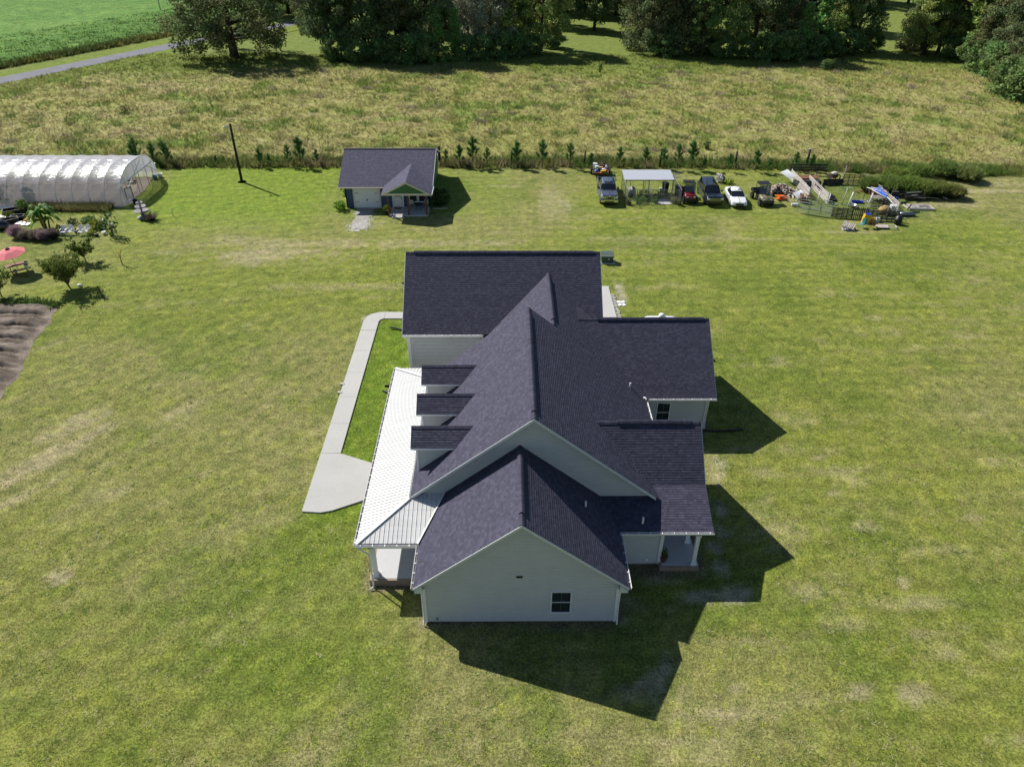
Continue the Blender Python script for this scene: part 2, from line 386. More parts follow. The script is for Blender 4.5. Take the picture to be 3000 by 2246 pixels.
# turf material: the sheet's own colour broken up by clump- and blade-sized mottling
def turf(name, fine=14, amp=.5):
    t = NT(name); c = t.attr()
    n0 = t.noise(fine*.11, 5, .7); c = t.mix(1, c, t.ramp(n0, [(.30, (.74,.80,.72)), (.5, 1.0), (.70, (1.26,1.16,1.28))]), 'MULTIPLY')
    n1 = t.noise(fine, 3, .7); n2 = t.noise(fine*.23, 4, .65); n3 = t.noise(fine*2.6, 2, .6)
    k = t.mix(1, t.ramp(n1, [(.28, 1-amp), (.72, 1+amp)]), t.ramp(n2, [(.3, 1-amp*.5), (.7, 1+amp*.5)]), 'MULTIPLY')
    k = t.mix(1, k, t.ramp(n3, [(.3, 1-amp*.55), (.7, 1+amp*.55)]), 'MULTIPLY')
    c = t.mix(1, c, k, 'MULTIPLY')
    c = t.mix(t.ramp(t.noise(fine*.5, 3, .7), [(.55, 0.0), (.75, .5)]), c, (.27, .25, .12))
    c = t.mix(t.ramp(t.noise(fine*.33, 4, .7), [(.62, 0.0), (.72, .55)]), c, (.20, .26, .02))
    c = t.mix(t.ramp(t.noise(fine*.27, 5, .72), [(.60, 0.0), (.74, .55)]), c, (.07, .115, .018))
    t.base(c); t.rough(.95); t.b.inputs['Specular IOR Level'].default_value = .12
    t.bump(t.mix(.5, n1, n3), 1.0, .05); M[name] = t.mat
turf('turf', 7.5, .64); turf('meadow_soil', 5, .4); turf('crop_leaf', 2.6, .5)

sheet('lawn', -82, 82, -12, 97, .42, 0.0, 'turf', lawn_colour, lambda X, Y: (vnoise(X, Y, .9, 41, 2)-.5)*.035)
me = npmesh('ground', [(-1500,-1500,-.3),(1500,-1500,-.3),(1500,1500,-.3),(-1500,1500,-.3)], [(0,1,2,3)], 'meadow_soil', [(.12,.14,.04)]*4, per='vert')
tag(obj('ground', me), kind='structure')

def meadow_colour(X, Y):
    a = vnoise(X, Y, .07, 23, 4); b = vnoise(X, Y, .5, 29, 3); c_ = vnoise(X*.45, Y, .5, 31, 3)
    c = np.zeros(X.shape+(3,)) + np.array((.295, .285, .110))
    c = lerp(c, (.385, .345, .185), sst(.40, .66, a*.5+c_*.5)*.75)
    c = lerp(c, (.265, .305, .090), sst(.50, .68, b)*.7)
    c = lerp(c, (.150, .250, .045), sst(.60, .70, vnoise(X, Y, .22, 71, 3))*.65)
    c = lerp(c, (.26, .20, .14), sst(.64, .76, vnoise(X, Y, .42, 73, 3))*.6)
    c = lerp(c, (.185, .245, .050), sst(148, 160, Y+6*np.sin(X*.07))*.8)
    return c*np.array((.97, .97, .82))
def far_colour(X, Y):
    c = meadow_colour(X, Y); return lerp(c, (.145, .190, .042), sst(150, 158, Y)*.8)
sheet('meadow', -200, 200, 97, 420, 1.6, -.006, 'meadow_soil', far_colour, lambda X, Y: (vnoise(X, Y, .12, 43, 2)-.5)*.10)

# road, verges and crop field in the far left corner
def strip_along(name, line, w0, w1, z, mat, col=None, kind='structure'):
    L = []; Rr = []
    for i, p in enumerate(line):
        d = (line[min(i+1, len(line)-1)]-line[max(i-1, 0)]); d.z = 0; d.normalize(); n = Vector((-d.y, d.x, 0))
        L.append(p+n*w0); Rr.append(p+n*w1)
    v = [(p.x, p.y, z) for p in L+Rr]; k = len(line)
    f = [(i, i+k, i+k+1, i+1) for i in range(k-1)]
    me = npmesh(name, v, f, mat, [col or (.2,.2,.2)]*len(v), per='vert'); return tag(obj(name, me), kind=kind)
road = [at(-420, 330), at(0, 238), at(520, 132), at(885, 64), at(1300, -2), at(1700, -60)]
fine_road = []
for a, b in zip(road[:-1], road[1:]):
    for i in range(10): fine_road.append(a.lerp(b, i/10))
t = NT('asphalt'); t.base(t.mix(.4, t.ramp(t.noise(.4, 4), [(.3, (.105,.108,.13)), (.7, (.165,.168,.20))]), t.ramp(t.noise(10, 3), [(.3, (.085,.088,.105)), (.7, (.21,.215,.245))]))); t.rough(.9); M['asphalt'] = t.mat
strip_along('grass_verge', fine_road, 7.5, -9, .055, 'meadow_soil', (.150, .205, .030))
strip_along('road', fine_road, 2.7, -2.7, .075, 'asphalt')
def crop_colour(X, Y):
    b = vnoise(X, Y, .12, 53, 3); row = np.sin((X*.35+Y)*2*math.pi/2.0)*.5+.5
    c = np.zeros(X.shape+(3,)) + np.array((.100, .215, .040))
    c = lerp(c, (.145, .265, .055), sst(.4, .7, b)*.8); return lerp(c, (.075, .16, .03), row*.35)
# crop: a leafy canopy standing half a metre above the soil, cut to the field's outline
k = 1.1; nx = 170; ny = 240
gx, gy = np.meshgrid(np.arange(nx)*k-262, np.arange(ny)*k+118, indexing='ij')
ra = at(0, 215); rb = at(885, 40); dx, dy = rb.x-ra.x, rb.y-ra.y; ln = math.hypot(dx, dy)
side = ((gx-ra.x)*(-dy)+(gy-ra.y)*dx)/ln
hh = np.where(side > 5.5, .55+ (vnoise(gx, gy, .7, 61, 3)-.5)*.55, .04)
vv = np.stack([gx, gy, hh], -1).reshape(-1, 3); i = np.arange(nx-1)[:, None]*ny+np.arange(ny-1)[None]
keep = (side[:-1, :-1] > 5.0)
ff = np.stack([i, i+ny, i+ny+1, i+1], -1)[keep]
tag(obj('crop_field', npmesh('crop_field', vv, ff, 'crop_leaf', crop_colour(gx, gy).reshape(-1, 3), per='vert')), kind='structure')

# ------------------------------------------------------------------ grasses as real blades
def blades(name, P, H, Wd, C, n=5, lean=.35, mat='blade', spread=.18):
    k = len(P); P = np.repeat(P, n, 0); H = np.repeat(H, n)*(.6+.7*rng.random(k*n)); Wd = np.repeat(Wd, n)
    C = np.repeat(C, n, 0)*(.75+.5*rng.random((k*n, 1)))
    a = rng.random(k*n)*6.283; off = np.stack([np.cos(a), np.sin(a)], 1)*(spread*rng.random(k*n))[:, None]
    b = rng.random(k*n)*6.283; t = np.stack([np.cos(b), np.sin(b)], 1)
    base = P[:, :2]+off; z0 = P[:, 2] if P.shape[1] > 2 else np.zeros(len(P))
    tip = base+off*1.2+np.stack([np.cos(a), np.sin(a)], 1)*(H*lean*rng.random(k*n))[:, None]
    v = np.empty((k*n*3, 3)); v[0::3, :2] = base-t*Wd[:, None]/2; v[1::3, :2] = base+t*Wd[:, None]/2; v[2::3, :2] = tip
    v[0::3, 2] = z0; v[1::3, 2] = z0; v[2::3, 2] = z0+H
    f = np.arange(k*n*3).reshape(-1, 3)
    return obj(name, npmesh(name, v, f, mat, C))
N = 62000
px = rng.random(N)*230-110; py = 97+rng.random(N)**1.25*72
wob = 3.0*vnoise(px, py*0, .08, 77, 2)
ok = (np.abs(px) < 18+py*.62) & ~((px < -40) & (((px-ra.x)*(-dy)+(py-ra.y)*dx)/ln > -9.5))
px, py = px[ok], py[ok]; dens = vnoise(px, py, .5, 79, 2)
tag(blades('meadow_grass', np.stack([px, py], 1), .16+.30*dens+.18*(vnoise(px, py, .22, 71, 3) > .6), .045+.0004*py, meadow_colour(px, py)*1.2, n=6, lean=.7, spread=.35),
    'tall dry grass of the rough meadow behind the young pines', 'grass', kind='stuff')
N = 260; cx_ = rng.random(N)*190-95; cy_ = 99+rng.random(N)*58; ok = (np.abs(cx_) < 16+cy_*.6) & ~((cx_ < -45) & (cy_ > 125)); cx_, cy_ = cx_[ok], cy_[ok]; kk = 26
px = np.repeat(cx_, kk)+rng.normal(size=len(cx_)*kk)*.55; py = np.repeat(cy_, kk)+rng.normal(size=len(cx_)*kk)*.4; tone = np.repeat(rng.random((len(cx_), 1)), kk, 0)
tag(blades('meadow_weeds', np.stack([px, py], 1), .3+.4*rng.random(len(px)), .08+0*px, np.where(tone < .6, np.array((.22, .33, .08)), np.where(tone < .8, np.array((.36, .31, .20)), np.array((.30, .33, .12)))), n=5, lean=.6, spread=.3), 'scattered green and brown weed clumps of the rough meadow', 'weeds', kind='stuff')
N = 9000
px = rng.random(N)*175-85; py = 94.2+rng.random(N)*3.6+ .8*(vnoise(px, px*0, .3, 81, 2)-.5) - (px > 20)*sst(20, 66, px)*3.4
ok = (px > -66); px, py = px[ok], py[ok]; g = vnoise(px, py, .5, 83, 2)
cc = lerp(np.zeros(px.shape+(3,))+np.array((.20,.235,.06)), (.33,.29,.14), sst(.45, .65, g)); cc = lerp(cc, (.11,.19,.035), sst(.5, .7, vnoise(px, py, .25, 85, 2)))
tag(blades('fence_row_weeds', np.stack([px, py], 1), .45+.65*g, .07+0*px, cc, n=6, lean=.5, spread=.3), 'waist high weeds along the old fence posts and young pines', 'weeds', kind='stuff')
# leaf tufts of the crop rows nearest the road, weeds of the road ditch
N = 16000; s_ = rng.random(N)*150; o_ = 5.5+rng.random(N)**1.6*30
px = ra.x+dx/ln*(s_-10)+(-dy/ln)*o_; py = ra.y+dy/ln*(s_-10)+(dx/ln)*o_
tag(blades('crop_leaves', np.stack([px, py, .35+0*px], 1), .28+.25*rng.random(N), .28+0*px, crop_colour(px, py)*1.15, n=3, lean=1.0, spread=.35), 'leafy green field crop beyond the road', 'crop', kind='stuff')
N = 5000; s_ = rng.random(N)*160; o_ = 5.2+rng.random(N)*4.0
px = ra.x+dx/ln*(s_-12)+(-dy/ln)*(o_-2.0); py = ra.y+dy/ln*(s_-12)+(dx/ln)*(o_-2.0)
cc = lerp(np.zeros(px.shape+(3,))+np.array((.10,.13,.035)), (.19,.20,.05), sst(.4, .6, vnoise(px, py, .3, 87, 2)))
tag(blades('ditch_weeds', np.stack([px, py], 1), .7+.5*rng.random(N), .16+0*px, cc, n=5, spread=.5), 'long weeds in the ditch between road and crop', 'weeds', kind='stuff')
# the short turf of the lawn as real tufts, thickest near the camera
N = 420000; py = 13+58*rng.random(N)**1.35; px = (rng.random(N)-.5)*2*(7+py*.80)
ok = ~((px > -7.3) & (px < 10.3) & (py > 29) & (py < 54)) & ~((px > -4.1) & (px < 5.4) & (py > 23.7) & (py < 30)) & ~((px > -7.3) & (px < -4) & (py > 26) & (py < 30)) & ~((px > 5) & (px < 10.3) & (py > 26.9) & (py < 30)) & ~((px > -12.2) & (px < -10.75) & (py > 31.4) & (py < 55.8)) & ~((px > -12.2) & (px < -7.2) & (py > 31.4) & (py < 37)) & ~((px > 5) & (px < 9.5) & (py > 45) & (py < 60.7)) & ~((px < -38) & (py > 43)) & ~((px > -11) & (px < -5.9) & (py > 54.5) & (py < 55.8))
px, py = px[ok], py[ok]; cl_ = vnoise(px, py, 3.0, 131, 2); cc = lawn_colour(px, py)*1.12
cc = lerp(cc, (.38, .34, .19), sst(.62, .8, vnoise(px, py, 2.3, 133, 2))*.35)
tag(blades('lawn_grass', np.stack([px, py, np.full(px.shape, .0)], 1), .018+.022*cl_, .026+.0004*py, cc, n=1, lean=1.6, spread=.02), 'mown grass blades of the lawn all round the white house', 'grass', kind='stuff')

# broad-leaved weeds and dry thatch scattered through the lawn
N = 15000; py = 14+78*rng.random(N)**1.2; px = (rng.random(N)-.5)*2*(8+py*.80); mk = vnoise(px, py, .30, 141, 3)
ok = ~((px > -7.3) & (px < 13.4) & (py > 23.5) & (py < 54)) & ~((px > -12.3) & (px < -5.9) & (py > 31.3) & (py < 55.9)) & ~((px > 5) & (px < 9.5) & (py > 45) & (py < 60.7)) & ~((px < -37) & (py > 42)) & ~((py > 72) & (px > -19) & (px < 45)) & (mk > .42)
px, py = px[ok], py[ok]; tn = rng.random((len(px), 1)); wc = np.where(tn < .45, np.array((.085, .150, .025)), np.where(tn < .75, np.array((.36, .34, .18)), np.array((.30, .36, .04))))
tag(blades('lawn_weeds', np.stack([px, py], 1), .02+.025*rng.random(len(px)), .04+.0005*py, wc, n=9, lean=1.8, spread=.11), 'flat weeds and dry wisps scattered through the mown lawn', 'weeds', kind='stuff')
# vegetable plot: ploughed rows
def soil_h(X, Y):
    r = np.sin((Y-43.2)/2.05*2*math.pi)*.5+.5
    edge = sst(-37.6+0, -40.2, X + (57.2-Y)*.0 + np.clip((56.5-Y), 0, 20)*-.0)
    ph = ((Y+.25*vnoise(X*.3, Y, .3, 97, 2)-43.2)/2.02) % 1; dg = np.minimum(ph, 1-ph)*2.02; p2 = ((Y-44.2)/2.02) % 1; d2 = np.minimum(p2, 1-p2)*2.02
    return (.46*(1-np.exp(-(dg/.24)**2)) -.12*np.exp(-(d2/.12)**2) + (vnoise(X, Y, 2.2, 91, 3)-.5)*.22)
def soil_col(X, Y):
    n = vnoise(X, Y, 1.1, 93, 3); c = np.zeros(X.shape+(3,))+np.array((.185, .150, .120)); return lerp(c, (.30, .25, .205), sst(.35, .65, n))
t = NT('soil'); c = t.mix(1, t.attr(), t.ramp(t.noise(9, 4, .7), [(.3, .6), (.7, 1.4)]), 'MULTIPLY'); t.base(c); t.rough(1); t.b.inputs['Specular IOR Level'].default_value = .05; t.bump(t.noise(14, 3, .7), 1, .08); M['soil'] = t.mat
nx, ny = 190, 130
u, v_ = np.meshgrid(np.linspace(0, 1, nx), np.linspace(0, 1, ny), indexing='ij')
edge_ = [at(*q_) for q_ in ((-30,1215),(0,1165),(60,1080),(100,1010),(130,960),(160,915),(172,900))]
yy = 42.5+v_*14.4; xr = np.interp(yy, [p_.y for p_ in edge_], [p_.x for p_ in edge_]) + (vnoise(yy, yy*0, .8, 95, 2)-.5)*1.0; xx = -66+u*(xr+66)
fade = sst(1.0, .94, u)*sst(0, .03, v_)*sst(1, .97, v_)
zz = .06+soil_h(xx, yy)*fade-.05*(1-fade)
i = np.arange(nx-1)[:, None]*ny+np.arange(ny-1)[None]
tag(obj('garden_soil', npmesh('garden_soil', np.stack([xx, yy, zz], -1).reshape(-1, 3), np.stack([i, i+ny, i+ny+1, i+1], -1).reshape(-1, 4), 'soil', soil_col(xx, yy).reshape(-1, 3), per='vert')), kind='structure')
N = 900; px = -62+rng.random(N)*23.0; py = 56.9+rng.random(N)*1.0+.3*np.sin(px)
tag(blades('plot_edge_weeds', np.stack([px, py], 1), .2+.25*rng.random(N), .14+0*px, np.zeros((N, 3))+np.array((.09,.16,.03)), n=5, lean=.9, spread=.3), 'low green weeds along the back edge of the ploughed plot', 'weeds', kind='stuff')

# concrete walk, aprons
def slab_obj(name, pts, z, t, mat, kind='structure'):
    b = MB().poly([(x, y, z) for x, y in pts], t); o = b.build(name, mat); return tag(o, kind=kind)
walk = [(-7.25,35.5),(-8.6,35.95),(-10.85,36.85),(-10.82,54.1),(-10.72,54.5),(-10.5,54.62),(-6.0,54.62),(-6.0,55.7),(-10.6,55.74),(-11.35,55.55),(-11.9,55.0),(-12.1,54.2),(-12.12,31.55),(-11.0,31.5),(-10.4,31.6),(-8.6,32.5),(-7.25,32.5)]
def fan(name, quads, z, t, mat):
    b = MB()
    for q in quads: b.poly([(x, y, z) for x, y in q], t)
    return tag(b.build(name, mat), kind='structure')
for q in ([(-12.12,31.55),(-11.0,31.45),(-10.35,31.62),(-8.6,32.5),(-7.25,32.55),(-7.25,35.3),(-8.6,35.87),(-10.82,36.85),(-12.11,36.87)],):
    slab_obj('front_pavement', q, .09, .16, 'concrete')
y = 36.89
while y < 52.6:
    slab_obj('walkway_slab', [(-12.11, y), (-10.82, y), (-10.82, min(y+3.13, 52.65)), (-12.11, min(y+3.13, 52.65))], .09, .16, 'concrete'); y += 3.15
slab_obj('walkway_slab', [(-12.11,52.67),(-10.82,52.67),(-10.82,54.1),(-10.72,54.45),(-10.45,54.62),(-10.45,55.75),(-11.0,55.72),(-11.55,55.45),(-11.95,54.95),(-12.11,54.2)], .09, .16, 'concrete')
slab_obj('walkway_slab', [(-10.43,54.62),(-6.0,54.62),(-6.0,55.75),(-10.43,55.75)], .09, .16, 'concrete')
slab_obj('side_pavement', [(6.3,45.5),(9.4,45.5),(9.32,60.6),(5.0,60.6),(5.0,54.0),(6.3,54.0)], .09, .16, 'concrete')
# ------------------------------------------------------------------ the house
HB = Vector((.65, 23.72, 0))
house = empty('house', HB, 0, 'white sided farmhouse with dark shingle gables, dormers and a white metal porch roof', 'house')
def hb(b, name, mat, parent=None, smooth=False): return b.build(name, mat, parent or house, smooth, world=True)

def clip(poly, cl):                      # Sutherland-Hodgman, both lists of (s,t), cl convex counterclockwise
    out = poly
    for i in range(len(cl)):
        if not out: return out
        ax, ay = cl[i]; bx, by = cl[(i+1) % len(cl)]; inp = out; out = []
        def side(p): return (bx-ax)*(p[1]-ay)-(by-ay)*(p[0]-ax)
        for j in range(len(inp)):
            p, q = inp[j], inp[(j+1) % len(inp)]; sp, sq = side(p), side(q)
            if sp >= 0: out.append(p)
            if (sp >= 0) != (sq >= 0):
                k = sp/(sp-sq); out.append((p[0]+(q[0]-p[0])*k, p[1]+(q[1]-p[1])*k))
    return out
SHC = [(.051,.051,.079), (.059,.058,.090), (.045,.044,.069), (.070,.068,.104), (.054,.054,.083)]
def shingle_quads(polys, O, a, u, n, expo=.143, seed=1):
    """tabs covering convex polygons (3-D points of one plane); O origin on the eave, a along the eave, u up the slope, n normal"""
    rr = random.Random(seed); tabs = []
    for P in polys:
        st = [((p-O).dot(a), (p-O).dot(u)) for p in P]
        ar = sum(st[i][0]*st[(i+1) % len(st)][1]-st[(i+1) % len(st)][0]*st[i][1] for i in range(len(st)))
        if ar < 0: st = st[::-1]
        smin = min(p[0] for p in st); smax = max(p[0] for p in st); tmin = min(p[1] for p in st); tmax = max(p[1] for p in st)
        row = math.floor(tmin/expo)
        while row*expo < tmax:
            rs = random.Random(row*77+seed); s = math.floor(smin/40)*40+rs.random()*.3
            t0 = row*expo; t1 = t0+expo
            while s < smax:
                wd = rs.choice((.10, .14, .17, .21, .24)); col = rs.choice(SHC); th = rs.choice((.012, .014, .016))
                if s+wd > smin:
                    q = clip([(s, t0), (s+wd, t0), (s+wd, t1), (s, t1)], st)
                    if len(q) >= 3: tabs.append((q, t0, th, col))
                s += wd
            row += 1
    return tabs
def add_tab(b, tab, O, a, u, n, expo=.143):
    q, t0, th, col = tab; b.col = col
    top = [O+a*s+u*t+n*(.004+th*(1-(t-t0)/expo)) for s, t in q]
    k = len(top); v = list(top)+[O+a*s+u*t-n*.004 for s, t in q]
    b._add(v, [tuple(range(k))]+[(i, i+k, (i+1) % k+k, (i+1) % k) for i in range(k)])
DECKT = .14
def roof_plane(name, polys, O, a, u, single=0, seed=1, parent=None, deck=True):
    O, a, u = Vector(O), Vector(a).normalized(), Vector(u).normalized()
    n = a.cross(u).normalized()
    if n.z < 0: n = -n
    polys = [[Vector(p) for p in P] for P in polys]
    d = MB()
    for P in polys: d.poly(P, -n*DECKT)
    root = hb(d, name, 'roof_deck', parent)
    tabs = shingle_quads(polys, O, a, u, n, seed=seed)
    ind, rest = [], tabs
    if single:                       # the tabs nearest the camera are objects of their own
        tabs.sort(key=lambda T: (O+a*T[0][0][0]+u*T[0][0][1]-Vector((0, 0, CAM_H))).length)
        ind = tabs[:single]; rest = tabs[single:]
    for T in ind:
        b = MB(); add_tab(b, T, O, a, u, n)
        c = Vector(b.v[0]); b.v = [tuple(Vector(p)-c) for p in b.v]
        o = b.build('shingle', 'shingle', None); o.parent = root
        o.location = c-HB
    b = MB()
    for T in rest: add_tab(b, T, O, a, u, n)
    tag(hb(b, 'shingles', 'shingle', root), kind='stuff')
    return root
def plane_y(x0, z0, x1, z1, y0, y1):     # slope running along y between two x,z lines
    return [(x0, y0, z0), (x0, y1, z0), (x1, y1, z1), (x1, y0, z1)]
def plane_x(y0, z0, y1, z1, x0, x1):
    return [(x0, y0, z0), (x1, y0, z0), (x1, y1, z1), (x0, y1, z1)]
Y = Vector((0, 1, 0)); X = Vector((1, 0, 0))

# front wing (gable towards the camera)
roof_plane('roof', [[(-4.5,23.42,2.93),(.65,23.42,7.12),(.65,29.1,7.12),(-4.5,29.1,2.93)]], (-4.5,0,2.93), Y, (5.15,0,4.19), 150, 3)
roof_plane('roof', [[(5.82,23.42,2.93),(.65,23.42,7.12),(.65,29.1,7.12),(5.82,29.1,2.93)]], (5.82,0,2.93), Y, (-5.17,0,4.19), 150, 4)
# main roof
mzl = lambda x: 9.03+.8*(x-1.33); mzr = lambda x: 9.03-.8*(x-1.33)
roof_plane('roof', [[(-5.22,28.73,mzl(-5.22)),(1.33,28.73,9.03),(1.33,40.09,9.03),(-5.22,40.09,mzl(-5.22))]], (-5.22,0,mzl(-5.22)), Y, (1,0,.8), 0, 5)
roof_plane('roof', [[(1.33,28.73,9.03),(9.0,28.73,mzr(9)),(9.0,40.09,mzr(9)),(1.33,40.09,9.03)],
    [(2.93,40.09,mzr(2.93)),(9.0,40.09,mzr(9)),(9.0,43.88,mzr(9)),(2.93,43.88,mzr(2.93))],
    [(2.93,43.88,mzr(2.93)),(6.53,43.88,mzr(6.53)),(2.93,48.3,mzr(2.93))]], (9.0,0,mzr(9)), Y, (-1,0,.8), 0, 6)
roof_plane('roof', [[(2.93,40.3,7.75),(2.93,48.3,7.75),(-1.62,44.1,4.60),(-1.62,40.3,4.60)]], (-1.62,0,4.60), Y, (4.55,0,3.15), 0, 7)
# back porch wing: steep upper slope, shallow lower slope
roof_plane('roof', [[(4.6,29.57,3.83),(10.7,29.57,3.83),(10.7,32.21,6.17),(4.6,32.21,6.17)]], (0,29.57,3.83), X, (0,2.64,2.34), 0, 8)
roof_plane('roof', [[(4.95,27.06,2.92),(10.72,27.06,2.92),(10.72,29.57,3.83),(4.95,29.57,3.83)]], (0,27.06,2.92), X, (0,2.51,.91), 0, 9)
roof_plane('roof', [[(4.6,32.21,6.17),(10.7,32.21,6.17),(10.7,35.9,2.92),(4.6,35.9,2.92)]], (0,35.9,2.92), X, (0,-3.69,3.25), 0, 10)
# bedroom wing
roof_plane('roof', [[(4.5,38.95,2.92),(13.67,38.95,2.92),(13.67,43.43,6.34),(4.5,43.43,6.34)]], (0,38.95,2.92), X, (0,4.48,3.42), 0, 11)
roof_plane('roof', [[(6.7,47.9,2.92),(13.67,47.9,2.92),(13.67,43.43,6.34),(4.5,43.43,6.34),(4.5,45.6,4.68)]], (0,47.9,2.92), X, (0,-4.47,3.42), 0, 12)
# garage
roof_plane('roof', [[(-7.25,43.9,4.86),(6.68,43.9,4.86),(6.68,48.8,8.78),(-7.25,48.8,8.78)]], (0,43.9,4.86), X, (0,4.9,3.92), 0, 13)
roof_plane('roof', [[(-7.25,53.7,4.86),(6.68,53.7,4.86),(6.68,48.8,8.78),(-7.25,48.8,8.78)]], (0,53.7,4.86), X, (0,-4.9,3.92), 0, 14)
# small saddle between bedroom wing and garage
p1, p2, p3 = Vector((4.35,47.0,6.9)), Vector((4.72,43.45,6.30)), Vector((6.55,44.4,5.22))
p1 = Vector((4.62,47.2,6.36))
roof_plane('roof', [[p1, p2, p3]], p2, (p3-p1), (p2-p1).cross(p3-p1).cross(p3-p1), 0, 15)

# ridge vents and caps
def ridge_cap(a, b, w=.30, vent=None, seed=1):
    """overlapping cap shingles along a ridge; vent = (from, to) as fractions where the raised ridge vent sits"""
    a, b = Vector(a), Vector(b); d = (b-a); L = d.length; d.normalize(); s = d.cross(Vector((0,0,1))).normalized()
    rr = random.Random(seed); m = MB(); t = 0
    while t < L:
        q0, q1 = t, min(L, t+.15); h = .10 if vent and vent[0]*L <= t <= vent[1]*L else .03; m.col = rr.choice(SHC)
        def ring(t_, dz): 
            c = a+d*t_; return [c-s*w/2+Vector((0,0,-w*.40+h+dz)), c-s*w*.22+Vector((0,0,-w*.12+h+dz)), c+Vector((0,0,h+dz)), c+s*w*.22+Vector((0,0,-w*.12+h+dz)), c+s*w/2+Vector((0,0,-w*.40+h+dz)), c+Vector((0,0,-.12))]
        m.loft([ring(q0, .012), ring(q1, 0)]); t += .145
    hb(m, 'ridge_vent' if vent else 'ridge_cap', 'shingle')
ridge_cap((.65,23.42,7.12),(.65,29.0,7.12),.30,(.12,.86),1)
ridge_cap((1.33,28.73,9.03),(1.33,40.09,9.03),.32,(.05,.93),2)
ridge_cap((2.93,40.2,7.76),(2.93,47.5,7.76),.32,(.06,.86),3)
ridge_cap((4.9,32.21,6.17),(10.7,32.21,6.17),.32,(.18,.88),4)
ridge_cap((4.75,43.43,6.34),(13.67,43.43,6.34),.32,(.14,.95),5)
ridge_cap((-7.25,48.8,8.78),(6.68,48.8,8.78),.32,(.04,.96),6)

# lapped siding walls --------------------------------------------------------------
LAP = .115
def siding_wall(a, b, z0, top, name='wall', parent=None, thick=.12):
    """a, b ground corners (x,y), outside on the right of a->b; top: list of (s, z) over the wall's length"""
    a = Vector((a[0], a[1], 0)); b = Vector((b[0], b[1], 0)); d = b-a; L = d.length; d.normalize(); n = Vector((d.y, -d.x, 0))
    cl = [(0, z0), (L, z0)]+[(s, z) for s, z in reversed(top)]
    m = MB(); core = [a+d*s+Vector((0,0,z)) for s, z in cl]
    m.poly(core, -n*thick)
    zt = max(z for s, z in top); k = 0
    while z0+k*LAP < zt:
        za, zb = z0+k*LAP, z0+(k+1)*LAP
        zm = za+LAP*.70                      # flat face below, bevel facing the sky above
        for z_a, z_b in ((za, zm), (zm, zb)):
            q = clip([(0, z_a), (L, z_a), (L, z_b), (0, z_b)], cl)
            if len(q) >= 3:
                P = [a+d*s+Vector((0,0,z))+n*(.034 if z <= zm+1e-6 else .034-.034*(z-zm)/(zb-zm)) for s, z in q]
                m._add(P, [tuple(range(len(P)))])
        k += 1
    return hb(m, name, 'siding', parent)
def corner(x, y, z0, z1, w=.09): 
    b = MB(); b.box(x-w, x+w, y-w, y+w, z0, z1); return hb(b, 'corner_trim', 'trim')
def found(x0, x1, y0, y1, h=.12):
    b = MB(); b.box(x0+.03, x1-.03, y0+.03, y1-.03, -.05, h); hb(b, 'foundation', 'brick_edge')
# front wing
siding_wall((-4.08,23.72),(5.38,23.72), .12, [(0,2.86),(4.73,6.72),(9.46,2.86)])
siding_wall((-4.08,29.0),(-4.08,23.72), .12, [(0,2.86),(5.28,2.86)]); siding_wall((5.38,23.72),(5.38,27.45), .12, [(0,2.86),(3.73,2.86)])
found(-4.08,5.38,23.72,29.0); corner(-4.08,23.72,.12,2.6); corner(5.38,23.72,.12,2.6)
# main gable, side and rear
siding_wall((-5.0,29.03),(7.66,29.03), 2.7, [(0,3.72),(6.33,8.82),(12.66,3.72)])
siding_wall((-4.6,40.0),(-4.6,29.0), .12, [(0,3.7),(11,3.7)]); siding_wall((7.4,39.8),(-4.6,39.8), .12, [(0,3.9),(6.07,8.7),(12,3.9)])
siding_wall((8.55,35.5),(8.55,39.4), .12, [(0,2.85),(3.9,2.85)]); found(-4.6,8.55,29.0,39.8)
siding_wall((-1.3,44.3),(-1.3,39.8), .12, [(0,4.6),(4.5,4.6)])
# back porch wing
siding_wall((5.38,27.45),(8.2,27.45), .12, [(0,2.9),(2.82,2.9)]); siding_wall((8.2,27.45),(8.2,35.5), .12, [(0,3.0),(8.05,3.0)])
siding_wall((10.42,27.35),(10.42,35.6), 2.62, [(0,2.72),(2.2,3.55),(4.85,5.9),(8.25,2.75)]); found(5.38,8.2,27.45,35.5); corner(8.2,27.45,.12,2.9)
b = MB(); b.box(8.3,10.55,27.22,27.5,2.55,2.86); b.box(10.3,10.56,27.22,35.6,2.5,2.64); hb(b, 'porch_beam', 'trim')
# bedroom wing
siding_wall((8.55,39.4),(13.26,39.4), .12, [(0,2.9),(4.71,2.9)]); siding_wall((13.26,39.4),(13.26,47.5), .12, [(0,2.9),(4.03,5.98),(8.1,2.9)])
siding_wall((13.26,47.5),(6.3,47.5), .12, [(0,2.9),(6.96,2.9)]); found(8.55,13.26,39.4,47.5); corner(13.26,39.4,.12,2.8)
# garage
siding_wall((-6.88,44.3),(6.3,44.3), .12, [(0,4.78),(13.18,4.78)]); siding_wall((6.3,44.3),(6.3,53.3), .12, [(0,4.8),(4.5,8.4),(9,4.8)])
siding_wall((-6.88,53.3),(-6.88,44.3), .12, [(0,4.8),(4.5,8.4),(9,4.8)]); siding_wall((6.3,53.3),(-6.88,53.3), .12, [(0,4.8),(13.18,4.8)])
found(-6.88,6.3,44.3,53.3); corner(-6.88,44.3,.12,4.7)

